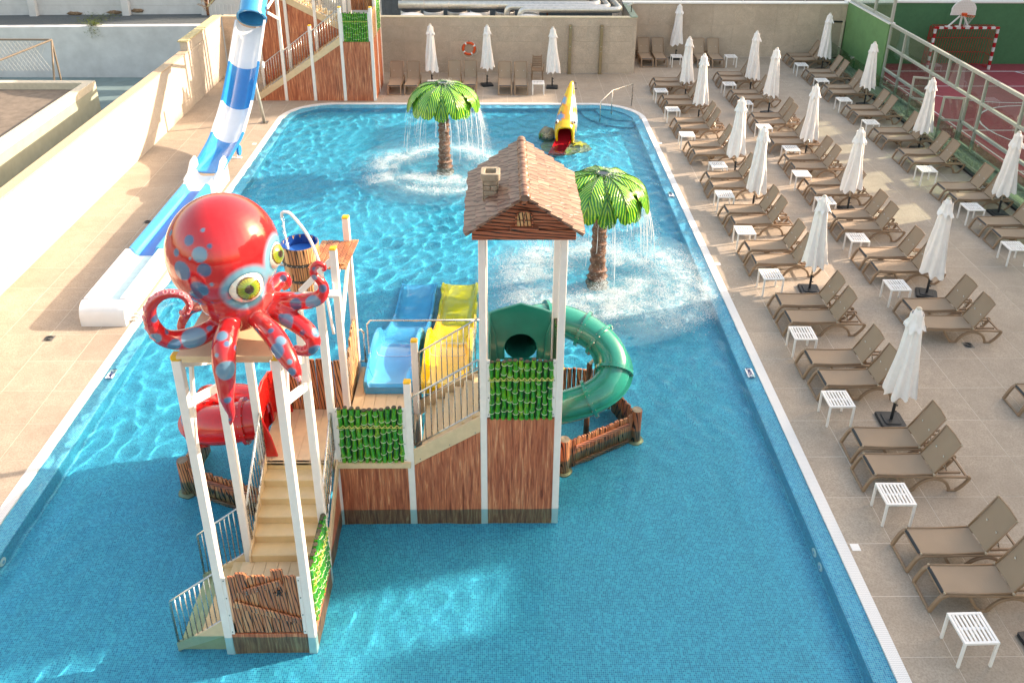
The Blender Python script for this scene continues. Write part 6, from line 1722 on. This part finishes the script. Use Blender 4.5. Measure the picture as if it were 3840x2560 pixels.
# ---------------------------------------------------------------- stair tower at the far left
st = thing('stair_tower', 'tall brown and white stair tower behind the far left pool corner', 'stair tower', (-6.8, 31.0, 0))
TX = [-8.98, -7.90, -6.83, -5.72, -4.62]; TY = [30.22, 31.30, 32.38]
for x, z, cp in ((TX[0], 1.25, 0), (TX[1], 5.2, 0), (TX[2], 2.80, 1), (TX[3], 3.46, 1), (TX[4], 3.46, 1)): post(x, TY[0], z, st, cp, z0=0, w=.11)
for x, z in ((TX[0], 5.2), (TX[1], 5.2), (TX[2], 5.2), (TX[3], 5.2), (TX[4], 4.0)): post(x, TY[1], z, st, x == TX[4], z0=0, w=.11)
for x in TX[:]: post(x, TY[2], 5.2, st, False, z0=0, w=.11)
def sz(x): return lerp(-.02, 2.12, (x + 8.93) / (8.93 - 5.77))   # underside of the lower flight
for a, b in zip(TX[:3], TX[1:4]):
    za, zb = max(0.0, sz(a + .06)), sz(b - .06)
    xs = a + .06 if za > 0 else a + .06
    obj('wood_panel', MB().prism([(xs, 0), (b - .06, 0), (b - .06, zb), (xs, max(.01, za))], (0, TY[0] - .03, 0), (1, 0, 0), (0, 0, 1), (0, .025, 0)), woodpanel_m, st)
    obj('stringer', MB().prism([(a + .055, za), (b - .055, zb), (b - .055, zb + .27), (a + .055, sz(a + .06) + .27)], (0, TY[0] - .05, 0), (1, 0, 0), (0, 0, 1), (0, .04, 0)), cream_m, st, bevel=.003)
    railing(st, (a + .06, TY[0], sz(a) + .22), (b - .06, TY[0], sz(b) + .22), 1.0, 9, rail_r=.018, bar_r=.009, lower=.06)
plate('wood_panel', TX[3] + .06, TX[4] - .06, TY[0] - .03, 0, 2.22, woodpanel_m, st)
bamboo(st, TX[3] + .10, TX[4] - .10, TY[0] - .03, 2.24, 3.29, 11, seed=12)
strips(st, TX[3] + .055, TX[4] - .055, TY[0] - .02, 2.26, 3.29)
for j in (0, 1):
    plate_x('wood_panel', TX[4] + .02, TY[j] + .06, TY[j + 1] - .06, 0, 2.22, woodpanel_m, st)
plate_x('wood_panel', TX[4] + .02, TY[0] + .06, TY[1] - .06, 2.26, 3.30, carvedpale_m, st)
bamboo(st, TY[1] + .08, TY[2] - .08, 0, 2.30, 4.0, 9, ax=(0, 1, 0), nrm=(1, 0, 0), seed=13, base=(TX[4] + .01, 0, 0))
def sz2(x): return lerp(2.30, 3.95, (x + 5.78) / (8.93 - 5.78) * -1)
for a, b in zip(TX[:3], TX[1:4]):
    xa, xb = a + .06, b - .06
    for z0, z1f in ((0.0, 2.295),):
        obj('wood_panel', MB().box((xa, TY[1] + .01, 0), (xb, TY[1] + .035, 2.295)), woodpanel_m, st)
    obj('wood_panel', MB().prism([(xa, 2.302), (xb, 2.302), (xb, sz2(xb)), (xa, sz2(xa))], (0, TY[1] + .01, 0), (1, 0, 0), (0, 0, 1), (0, .025, 0)), woodpanel_m, st)
    obj('stringer', MB().prism([(xa, sz2(xa)), (xb, sz2(xb)), (xb, sz2(xb) + .26), (xa, sz2(xa) + .26)], (0, TY[1] - .02, 0), (1, 0, 0), (0, 0, 1), (0, .035, 0)), cream_m, st, bevel=.003)
    railing(st, (xa, TY[1], sz2(xa) + .24), (xb, TY[1], sz2(xb) + .24), 1.0, 10, rail_r=.018, bar_r=.009, lower=.06)
    railing(st, (xa, TY[2], sz2(xa) + .24), (xb, TY[2], sz2(xb) + .24), 1.0, 10, rail_r=.018, bar_r=.009, lower=.06)
for i in range(16):
    x = lerp(-8.9, -5.8, (i + .5) / 16)
    obj('step', MB().box((x - .11, TY[0] + .06, sz(x) + .14), (x + .11, TY[1] - .06, sz(x) + .22)), cream_stair_m, st, bevel=.006)
    x2 = lerp(-8.9, -5.8, (i + .5) / 16)
    obj('step', MB().box((x2 - .11, TY[1] + .06, sz2(x2) + .14), (x2 + .11, TY[2] - .06, sz2(x2) + .22)), cream_stair_m, st, bevel=.006)
obj('landing', MB().box((TX[3], TY[0] + .02, 2.12), (TX[4], TY[2], 2.23)), cream_m, st)
planks(st, (TX[3] + .06, TY[2] - .02, 0), (1, 0, 0), 1.0, 2.9, 4.0, 6, (0, -1, 0), 50)
for a, b in (((TX[1], TY[0] - .02, 3.90), (-7.82, 28.62, 3.78)), ((TX[1], TY[0] - .02, 3.05), (-7.82, 28.62, 3.62)), ((TX[1], TY[0], 4.45), (TX[0] + .3, TY[0], 4.6))):
    obj('slide_arm', MB().beam(a, b, .05, .10), post_m, st, bevel=.004)
obj('hose', MB().tube(spline([(-8.7, 30.9, .75), (-8.55, 30.85, .70), (-8.45, 30.8, .85), (-8.42, 30.8, 1.05)], 4), .012, 6), redpaint_m, st)

# ---------------------------------------------------------------- plant room behind the tiled wall
def pipe_run(label, pts, r, elbows=True):
    t = thing('clad_pipe', label, 'pipe', pts[0], group='aluminium clad pipes over the plant enclosure')
    P = [Vector(p) for p in pts]; path = [P[0]]
    for a, b, c in zip(P, P[1:], P[2:]):
        d1, d2 = (b - a).normalized(), (c - b).normalized(); k = r * 2.2
        for q in range(7):
            u = q / 6; path.append((b - d1 * k).lerp(b, u).lerp(b.lerp(b + d2 * k, u), u))
    path.append(P[-1])
    obj('cladding', MB().tube(path, r, 18), foil_m, t, smooth='all')
    for a, b in zip(P, P[1:]):
        L = (b - a).length; d = (b - a).normalized(); n = max(1, int(L / .95))
        for q in range(1, n):
            c = a + d * (L * q / n); obj('cladding_band', MB().tube([c - d * .012, c + d * .012], r + .006, 18), foil_m, t, smooth=30)
    return t
pipe_run('front clad pipe along the wall top with an elbow at its left end', [(.85, 34.75, 1.9), (.85, 34.75, 2.42), (5.0, 34.75, 2.42), (4.55, 38.6, 2.6)], .125)
pipe_run('second clad pipe whose left elbow dips into the enclosure', [(.30, 35.05, 1.9), (.30, 35.05, 2.46), (4.55, 35.05, 2.46), (4.15, 38.6, 2.6)], .12)
pipe_run('long thick clad pipe reaching farthest to the left', [(-4.2, 35.35, 2.48), (4.15, 35.35, 2.48), (3.8, 38.6, 2.62)], .16)
pipe_run('rear thin clad pipe of the bundle', [(-4.1, 35.75, 2.62), (3.75, 35.75, 2.62), (3.4, 38.6, 2.75)], .09)
lw = thing('louvre_wall', 'dark grey ribbed metal wall behind the pipes', 'wall', (0, 38.9, 0))
obj('sheet', MB().box((-5.4, 38.9, -.9), (5.2, 39.0, 4.5)), louvre_m, lw)
rb = MB().box((-.03, -.04, -.9), (.03, 0, 4.5)).mesh('rib', louvre_m)
for k in range(36): place('rib', rb, lw, loc=(-5.3 + .29 * k, 38.895, 0))
rd = MB().box((-.035, -.06, -.9), (.035, 0, 4.5)).mesh('wall_post', rust_m)
for x in (-4.2, -1.9, .1, 2.2): place('wall_post', rd, lw, loc=(x, 38.85, 0))
for k, x in enumerate((-3.9, -2.9, -1.85, -.85, .25, 1.3)):
    t = thing('chiller_fan', 'round cooling fan housing behind the pipes, %s from the left' % order(k), 'fan', (x, 37.2, 1.0), group='row of cooling fans behind the pipes')
    obj('housing', MB().lathe([(.44, 0), (.44, .8), (.40, .84)], 24, (x, 37.2, 1.0)), whitemetal_m if k % 2 else foil_m, t, smooth=40)
    obj('fan_rim', torus(.40, .03, 24, 6), black_m, t, loc=(x, 37.2, 1.86)); obj('fan_guard', MB().lathe([(.38, 1.85), (.36, 1.87)], 24, (x, 37.2, 0)), black_m, t)
t = thing('white_tank_row', 'low white tank tops peeking over the tiled wall', 'tank', (-3, 34.9, 1.2))
for x in (-3.6, -1.2, 1.2): obj('tank', MB().lathe([(.55, 1.2), (.55, 2.1), (.45, 2.2), (.2, 2.26)], 24, (x, 34.75, 0)), whitemetal_m, t, smooth=40)
for nm, x, z in (('cable conduit box on the ribbed wall, left one', -.9, 2.95), ('cable conduit box on the ribbed wall, right one', 1.5, 2.9)):
    t = thing('junction_box', nm, 'junction box', (x, 38.8, z)); obj('housing', MB().box((x - .35, 38.68, z), (x + .35, 38.84, z + .16)), whitemetal_m, t, bevel=.01); obj('conduit', MB().tube([(x, 38.8, z), (x, 38.8, z - 1)], .025, 8), foil_m, t)
struct('yard_floor', MB().box((-5.6, 34.2, -.85), (5.25, 39, .2)), concrete_m)
t = thing('floodlight', 'small grey floodlight on a bracket at the corner of the plant enclosure', 'lamp', (5.42, 34.6, 2.34))
obj('bracket', MB().tube([(5.42, 34.7, 2.34), (5.42, 34.7, 2.62)], .02, 8), black_m, t); obj('head', MB().beam((5.25, 34.7, 2.60), (5.48, 34.7, 2.72), .16, .06), foil_m, t, bevel=.01)
mf = thing('mesh_fence', 'grey welded mesh fence beyond the rear wall', 'fence', (10, 38.2, 0))
for z in (2.0, 2.35, 2.7, 3.05, 3.4): obj('wire', MB().tube([(5.2, 38.2, z), (27, 38.2, z)], .008, 5), louvre_m, mf)
w = MB()
for k in range(240): w.tube([(5.2 + .09 * k, 38.2, 1.4), (5.2 + .09 * k, 38.2, 3.5)], .004, 4)
obj('mesh_wires', w, louvre_m, mf, kind='stuff')
for x in (5.4, 8.2, 11.0, 13.8, 16.6, 19.4): obj('fence_post', MB().box((x - .03, 38.2, -.9), (x + .03, 38.26, 3.5)), foil_m, mf)
struct('yard_slab', MB().box((5.2, 36.75, -.85), (40, 60, 1.2)), roofgrey_m)
t = tag(obj('parapet_wall', MB().box((5.0, 46, 0), (40, 46.4, 2.0)), whitewall_m), 'pale parapet wall far beyond the mesh fence', 'wall')

# ---------------------------------------------------------------- sports court
CZ_ = -.30
struct('court_floor', MB().box((15.16, 8, -.8), (34, 36.5, CZ_)), redcourt_m)
struct('court_step', MB().box((14.5, 8, -.8), (15.16, 36.4, -.05)), palegreen_m)
def line(a, b, nm='court_marking', w=.06):
    return MB().beam((*a, CZ_ + .003), (*b, CZ_ + .003), w, .006)
mkl = thing('court_markings', 'white painted lines on the dark red court floor', 'floor markings', (18, 30, CZ_))
obj('goal_line', line((15.4, 35.25), (28, 35.25)), line_m, mkl)
obj('goal_line', line((15.4, 33.1), (28, 33.1), w=.04), line_m, mkl)
obj('side_line', line((22.3, 35.25), (24.6, 31.5), w=.09), line_m, mkl)
obj('area_arc', MB().sweep([(19.9 + 4.3 * math.cos(a), 35.25 + 4.3 * math.sin(a), CZ_ + .003) for a in [math.pi + math.pi * k / 24 for k in range(25)]], [(-.03, 0), (.03, 0), (.03, .004), (-.03, .004)]), line_m, mkl)
obj('area_arc', MB().sweep([(19.9 + 2.6 * math.cos(a), 28.0 + 2.6 * math.sin(a), CZ_ + .003) for a in [2 * math.pi * k / 32 for k in range(33)]], [(-.03, 0), (.03, 0), (.03, .004), (-.03, .004)]), line_m, mkl)
obj('side_line', line((16.3, 10), (16.3, 35.2), w=.05), line_m, mkl)
obj('half_line', line((16.3, 27.9), (28, 27.9), w=.05), line_m, mkl); obj('half_line', line((16.3, 24.2), (28, 24.2), w=.05), line_m, mkl)
gw = thing('green_wall', 'dark green painted court wall with white coping behind the goal', 'wall', (20, 36.5, CZ_))
obj('wall_face', MB().box((15.12, 36.42, CZ_ - .1), (34, 36.72, 2.40)), greenwall_m, gw); obj('coping', MB().box((15.0, 36.38, 2.40), (34, 36.76, 2.47)), whitemetal_m, gw)
gw2 = thing('green_side_wall', 'green painted wall between the deck corner and the glass court fence', 'wall', (15.1, 34.3, 0))
obj('wall_face', MB().box((15.06, 32.25, -.3), (15.24, 36.40, 2.44)), basic('fresh green paint', (.14, .30, .12), .75, var=.06, scale=2.5, bump=.3), gw2); obj('coping', MB().box((15.02, 32.22, 2.442), (15.28, 36.42, 2.50)), whitemetal_m, gw2)
cf = thing('court_fence', 'grey framed glass fence between the sun deck and the red court', 'glass fence', (15.15, 26, 0))
FX = 15.15
mull = [32.2, 30.9, 28.55, 27.5, 26.8, 26.0, 25.15, 23.1, 21.0, 18.9, 16.8, 14.7]
for z, hh in ((2.44, .11), (1.60, .09)): obj('rail', MB().beam((FX, 32.2, z), (FX, 14.7, z), .10, hh), aluframe_m, cf, bevel=.004)
for a, b in ((32.2, 28.45), (26.05, 14.7)):
    for z in (.70, .02): obj('rail', MB().beam((FX, a, z), (FX, b, z), .09, .09), aluframe_m, cf, bevel=.004)
for i, y in enumerate(mull):
    z0 = 1.64 if y in (27.5, 26.8) else -.05
    obj('mullion', MB().box((FX - .045, y - .035, z0), (FX + .045, y + .035, 2.385)), aluframe_m, cf, bevel=.004)
def pane(parent, x, y0, y1, z0, z1, m_=pane_m, t=.012, nm='pane'):
    return obj(nm, MB().box((x - t / 2, y0, z0), (x + t / 2, y1, z1)), m_, parent)
for a, b in zip(mull, mull[1:]):
    pane(cf, FX, b + .04, a - .04, 1.65, 2.38)
    if not (26.0 <= b and a <= 28.55):
        pane(cf, FX, b + .04, a - .04, .75, 1.55); pane(cf, FX, b + .04, a - .04, .07, .65)
def leaf_door(y, ang, nm):
    t = thing('glass_door', nm, 'door', (FX, y, -.02), rotz=ang, local=True)
    W_, H_ = .62, 1.50
    for a, b in (((0, 0), (0, H_)), ((W_, 0), (W_, H_))): place('stile', MB().beam((a[0], 0, a[1]), (b[0], 0, b[1]), .07, .05).mesh('stile', aluframe_m, bevel=.004), t)
    for z in (0.03, .70, H_ - .03): place('door_rail', MB().beam((0.03, 0, z), (W_ - .03, 0, z), .045, .07).mesh('door_rail', aluframe_m, bevel=.004), t)
    for z0, z1 in ((.07, .66), (.74, H_ - .07)): place('pane', MB().box((.03, -.005, z0), (W_ - .03, .005, z1)).mesh('pane', pane_m), t)
    place('handle', MB().tube([(W_ - .04, -.05, .75), (W_ - .04, -.05, .95)], .012, 6).mesh('handle', black_m), t)
leaf_door(28.35, R(165), 'open glass door leaf on the farther side of the court entrance'); leaf_door(26.15, R(168), 'open glass door leaf on the nearer side of the court entrance')
uf = thing('upper_screen', 'framed glass screen standing on the green side wall', 'glass screen', (15.15, 34, 2.5))
for y in (36.3, 33.9, 32.30): obj('mullion', MB().box((FX - .05, y - .05, 2.50), (FX + .05, y + .05, 5.0)), aluframe_m, uf, bevel=.004)
obj('rail', MB().beam((FX, 36.3, 2.56), (FX, 32.3, 2.56), .10, .10), aluframe_m, uf, bevel=.004)
pane(uf, FX, 33.96, 36.24, 2.62, 5.0); pane(uf, FX, 32.36, 33.84, 2.62, 5.0)
bl = thing('glass_balustrade', 'low green tinted glass balustrade on a black channel beside the loungers', 'balustrade', (14.2, 26, 0))
ys = [36.2] + [36.2 - 1.62 * k for k in range(1, 16)]
for a, b in zip(ys, ys[1:]):
    pane(bl, 14.20, b + .02, a - .02, .06, .94, bal_glass_m, .018, 'glass_panel')
    obj('clamp', MB().box((14.17, a - .03, .90), (14.23, a + .03, .955)), steel_m, bl, bevel=.004)
obj('base_channel', MB().box((14.13, ys[-1], 0.002), (14.27, 36.2, .075)), black_m, bl, bevel=.003)
dr = thing('side_door', 'narrow pale door frame in the far corner of the rear wall', 'door', (14.5, 36.35, 0))
obj('door_leaf', MB().box((14.32, 36.34, 0.01), (14.90, 36.40, 1.56)), basic('beige door', (.42, .35, .27), .6), dr); obj('frame', MB().box((14.90, 36.30, 0.01), (14.99, 36.42, 1.62)), basic('cream frame', (.62, .55, .42), .6), dr); obj('frame', MB().box((14.30, 36.30, 1.562), (14.90, 36.42, 1.62)), black_m, dr)
# goal with red and white bands
gl = thing('football_goal', 'red and white banded football goal with red bars against the green wall', 'goal', (19.95, 35.6, CZ_))
gy0, gxa, gxb, gzt = 35.55, 18.62, 21.32, 1.48
for x in (gxa, gxb):
    n = 9
    for k in range(n): obj('post_band', MB().box((x - .045, gy0 - .045, lerp(CZ_, gzt, k / n)), (x + .045, gy0 + .045, lerp(CZ_, gzt, (k + 1) / n))), (line_m if k % 2 == 0 else redpaint_m), gl)
n = 15
for k in range(n): obj('crossbar_band', MB().box((lerp(gxa - .045, gxb + .045, k / n), gy0 - .045, gzt), (lerp(gxa - .045, gxb + .045, (k + 1) / n), gy0 + .045, gzt + .09)), (line_m if k % 2 == 1 else redpaint_m), gl)
yb_, yt_ = 36.25, 36.05
for k in range(24):
    x = lerp(gxa + .05, gxb - .05, k / 23)
    obj('back_bar', MB().tube([(x, gy0 + .04, gzt + .05), (x, yt_ - .12, gzt + .10), (x, yt_, gzt - .02), (x, yb_, CZ_ + .03)], .012, 5), redpaint_m, gl)
for z, yy in ((.95, 36.12), (.30, 36.2), (CZ_ + .05, yb_)):
    obj('back_rail', MB().tube([(gxa, gy0, z), (gxa + .02, yy - .1, z), (gxa + .1, yy, z), (gxb - .1, yy, z), (gxb - .02, yy - .1, z), (gxb, gy0, z)], .014, 6), redpaint_m, gl)
for x in (gxa, gxb):
    for k in range(4): obj('side_bar', MB().tube([(x, gy0 + .12 + .13 * k, CZ_), (x, gy0 + .12 + .12 * k, gzt + .02)], .010, 5), redpaint_m, gl)
bb = thing('basketball_hoop', 'white fan-shaped perforated backboard with an orange hoop above the goal', 'basketball hoop', (19.6, 35.3, 1.5))
fan = [(-.54, 0), (-.52, .16)] + [(-.54 * math.cos(a) * 1.0, .16 + .50 * math.sin(a)) for a in [math.pi * k / 14 for k in range(1, 14)]] + [(.52, .16), (.54, 0)]
bz = 2.09
fo = obj('backboard', MB().prism(fan, (19.6, 35.42, bz), (1, 0, 0), (0, 0, 1), (0, .04, 0)), whitemetal_m, bb, bevel=.006)
hl = MB()
for i in range(13):
    for j in range(8):
        a, b = -.42 + .07 * i, .06 + .07 * j
        if (a / .5) ** 2 + ((b - .16) / .46) ** 2 < .92 or b < .16: hl.box((19.6 + a - .011, 35.412, bz + b - .011), (19.6 + a + .011, 35.419, bz + b + .011))
obj('perforation', hl, foil_m, fo, kind='stuff')
obj('hoop', torus(.20, .014, 24, 6), orange_m, bb, loc=(19.72, 35.14, 2.12), smooth='all'); obj('hoop_bracket', MB().box((19.52, 35.30, 2.08), (19.72, 35.42, 2.20)), orange_m, bb, bevel=.01)
nt_ = MB()
for k in range(12):
    a = 2 * math.pi * k / 12; nt_.tube([(19.72 + .19 * math.cos(a), 35.14 + .19 * math.sin(a), 2.11), (19.70 + .10 * math.cos(a + .4), 35.16 + .10 * math.sin(a + .4), 1.86), (19.66 + .05 * math.cos(a + .8), 35.2 + .05 * math.sin(a + .8), 1.62)], .004, 4)
obj('net', nt_, line_m, bb, kind='stuff')
for a, b in (((19.6, 35.5, 1.57), (19.6, 35.48, 2.15)), ((19.12, 35.55, 1.57), (19.52, 35.48, 2.05)), ((20.0, 35.55, 1.57), (19.68, 35.48, 2.05))): obj('strut', MB().beam(a, b, .07, .05), whitemetal_m, bb, bevel=.004)
for x in (19.12, 19.55, 20.0): obj('strut_foot', MB().box((x - .1, 35.48, 1.56), (x + .1, 35.62, 1.60)), whitemetal_m, bb)
t = thing('white_storage_bench', 'pale slatted bench seen through the fence glass', 'bench', (16.4, 23.8, CZ_)) if False else None

# ---------------------------------------------------------------- neighbours on the left
struct('yard_ground', MB().box((-60, 20, -.95), (-11.46, 36.1, -.88)), teal_floor_m)
struct('yard_pool_water', MB().box((-13.4, 22.0, -.88), (-12.1, 27.6, -.86)), basic('old pool blue', (.03, .30, .50), .2))
ab = thing('flat_roof_annex', 'low pale green building with a sunken flat roof left of the tiled wall', 'building', (-18, 22, -.9))
obj('wall', MB().prism([(-30, 8), (-13.83, 8), (-13.83, 28.13), (-30, 28.13)], (0, 0, -.88), (1, 0, 0), (0, 1, 0), (0, 0, 2.02)), palegreen_m, ab)
for lo, hi in (((-14.13, 8, 1.14), (-13.83, 28.13, 1.40)), ((-30, 27.83, 1.14), (-14.13, 28.13, 1.40))): obj('parapet', MB().box(lo, hi), basic('cream parapet', (.60, .54, .43), .85, var=.06) if 'cream parapet' not in MAT else MAT['cream parapet'], ab, bevel=.01)
obj('roof', MB().box((-30, 8, 1.14), (-14.13, 27.83, 1.16)), roofgrey_m, ab)
cagepipe_m = basic('weathered cage pipe', (.20, .16, .12), .6)
wf = thing('wire_cage', 'rusty pipe and wire mesh cage beyond the flat roof', 'cage', (-16.5, 29, 0))
for a, b in (((-22, 29.9, 2.35), (-15.95, 29.9, 2.35)), ((-15.95, 29.9, 2.35), (-15.7, 28.4, -.9)), ((-15.95, 29.9, 2.35), (-15.9, 29.9, -.9)), ((-15.95, 29.9, 2.35), (-17.4, 28.2, 1.9)), ((-17.4, 28.2, 1.9), (-18.8, 27.9, 1.45))): obj('pipe', MB().tube([a, b], .035, 8), cagepipe_m, wf)
w = MB()
for k in range(40): w.tube([(-22 + .15 * k, 29.9, 2.3), (-22.6 + .15 * k, 29.9, 1.2)], .005, 4); w.tube([(-22.6 + .15 * k, 29.9, 2.3), (-22 + .15 * k, 29.9, 1.2)], .005, 4)
obj('mesh_wires', w, foil_m, wf, kind='stuff')
ww = thing('white_retaining_wall', 'weathered whitewashed retaining wall behind the neighbouring yard', 'wall', (-20, 36, -.9))
obj('wall_face', MB().prism([(-60, -.9), (-11.2, -.9), (-11.2, 1.42), (-60, .95)], (0, 36, 0), (1, 0, 0), (0, 0, 1), (0, .4, 0)), whitewall_m, ww)
struct('gravel_terrace', MB().prism([(-60, .5), (-10.8, .5), (-10.8, 1.40), (-60, .93)], (0, 36.4, 0), (1, 0, 0), (0, 0, 1), (0, 2.0, 0)), roofgravel_m)
uw = thing('white_upper_wall', 'old whitewashed block wall with buttresses at the top left', 'wall', (-20, 38.4, 1.2))
obj('wall_face', MB().prism([(-60, .3), (-13.2, .3), (-13.2, 5), (-60, 5)], (0, 38.4, 0), (1, 0, 0), (0, 0, 1), (0, .4, 0)), whitewall_m, uw)
for x in (-21.1, -16.95, -13.4): obj('buttress', MB().prism([(0, 1.0), (-.28, 1.0), (-.10, 5), (0, 5)], (x, 38.4, 0), (0, 1, 0), (0, 0, 1), (.34, 0, 0)), whitewall_m, uw, bevel=.03)
for x0, x1, z in ((-19.5, -18.85, 1.36), (-17.7, -17.05, 1.42), (-16.6, -16.05, 1.5)): lump(((x0 + x1) / 2, 38.36, z + .03), .30, ((x1 - x0) / .62, .12, .26), x0, basic('exposed masonry', (.26, .17, .11), .9, var=.3, scale=14, bump=.8) if 'exposed masonry' not in MAT else MAT['exposed masonry'], 'bare_patch', uw, .4)
# courses of the block wall
for k in range(7):
    obj('mortar_course', MB().box((-60, 38.392, 1.75 + .42 * k), (-13.2, 38.4, 1.762 + .42 * k)), basic('old mortar', (.48, .49, .49), .9) if 'old mortar' not in MAT else MAT['old mortar'], uw)
wd = MB(); rr = random.Random(8)
for k in range(900):
    u = rr.random(); cx_ = -17.7 + rr.gauss(0, .42) if u < .55 else -17.35 + rr.gauss(0, .16); cy_ = 36.5 + rr.uniform(-.1, 1.5) if u < .55 else 36.0 + rr.uniform(-.15, .4); cz_ = 1.36 + abs(rr.gauss(0, .10)) - (0 if cy_ > 36.0 else rr.uniform(0, .5))
    a = rr.uniform(0, 6.28); L = rr.uniform(.04, .09); d = Vector((math.cos(a), math.sin(a), rr.uniform(-.4, .8))) * L; s_ = Vector((-math.sin(a), math.cos(a), 0)) * L * .3; p = Vector((cx_, cy_, cz_))
    wd.add([p, p + d * .5 + s_, p + d, p + d * .5 - s_], [(0, 1, 2, 3)])
tag(obj('trailing_weed', wd, ivy_m, fix=False, kind='stuff'), 'green weed trailing over the edge of the white retaining wall', 'weed')
rp = MB(); rr = random.Random(2)
for k in range(70):
    p = Vector((-12.6 + rr.uniform(-.35, .5), 38.2 + rr.uniform(-.4, .3), 1.3)); pts = [p]
    d = Vector((rr.uniform(-.5, .5), rr.uniform(-.3, .3), 1)).normalized()
    for q in range(4): p = p + d * .25; d = (d + Vector((rr.uniform(-.4, .4), rr.uniform(-.4, .4), rr.uniform(-.5, .2)))).normalized(); pts.append(p.copy())
    rp.tube(pts, .009, 4)
tag(obj('dry_shrub', rp, twig_m, kind='stuff'), 'tangle of dry twigs behind rusty posts at the top left', 'dry shrub')
for x, nm in ((-13.1, 'left'), (-12.35, 'right')): tag(obj('rusty_post', MB().box((x - .05, 38.1, 1.2), (x + .05, 38.2, 5)), rust_m), 'rusty steel post beside the dry twigs, %s one' % nm, 'post')
tag(obj('dark_backing_wall', MB().box((-13.3, 39.0, .5), (-10.5, 39.1, 5)), concrete_m), 'shaded rough grey wall behind the dry twigs', 'wall')
sh = thing('white_shed', 'white corrugated panel wall above the far left corner of the deck', 'shed', (-11.3, 35.4, 1.8))
obj('panel', MB().prism([(-12.1, 1.4), (-8.4, 1.4), (-8.4, 3.6), (-11.2, 3.2), (-12.1, 2.32)], (0, 35.4, 0), (1, 0, 0), (0, 0, 1), (0, .1, 0)), whitewall_m, sh)
cr = MB().box((-.02, -.02, 0), (.02, 0, 1.0)).mesh('corrugation', whitewall_m)
for k in range(22): place('corrugation', cr, sh, loc=(-12.0 + .165 * k, 35.398, 1.45))
obj('cap', MB().beam((-12.15, 35.43, 2.36), (-11.2, 35.43, 3.26), .16, .05), basic('yellowed cap', (.55, .50, .32), .8), sh)

# ---------------------------------------------------------------- an added, shaped wing to the right, outside the picture, whose shade falls on deck and pool
blocker_t = thing('shade_blocker', 'long added unseen wing beyond the court that shades the sun deck', 'building', (30.5, 25, -.9))
blocker_m = basic('shade blocker render', (.55, .50, .42), .8)
def blocker(y0, y1, *solid):
    for z0, z1 in solid: obj('wall_block', MB().box((30, y0, z0), (30.22, y1, z1)), blocker_m, blocker_t)
B = -.9
blocker(-20, 15.4, (B, 18.5))
blocker(15.4, 16.2, (B, 14.7)); blocker(16.2, 17.3, (B, 13.9))
blocker(17.3, 18.6, (B, 17.4)); blocker(18.6, 20.3, (B, 13.5), (16.3, 17.5))
blocker(20.3, 22.6, (B, 12.7))
slots = [(22.8, 23.9, 9.3), (24.8, 26.2, 8.4), (27.0, 28.5, 8.0), (29.3, 30.8, 8.3), (31.6, 33.0, 8.7)]  # gaps shaped so that sun streaks fall across the lounger rows
y = 22.6
for i, (a, b, zb) in enumerate(slots):
    blocker(y, a, (B, 7.6), (8.4, 11.25)) if i in (2, 3) else blocker(y, a, (B, 11.25))
    blocker(a, b, (B, zb - 1.4), (zb - 1.1, zb)); y = b
blocker(y, 34.9, (B, 11.4))
blocker(34.9, 37.0, (B, 16.0)); blocker(37.0, 38.6, (B, 13.2)); blocker(38.6, 70, (B, 19.5))

# ---------------------------------------------------------------- light under water
bpy.context.view_layer.update()
for o in col.objects:
    if o.type == 'MESH' and o.name != 'pool_water':
        lo = min((o.matrix_world @ Vector(c)).z for c in o.bound_box)
        x_, y_ = (o.matrix_world @ Vector(o.bound_box[0])).xy
        if lo < -.02 and -9 < x_ < 6 and y_ < 31: o.cycles.is_caustics_receiver = True
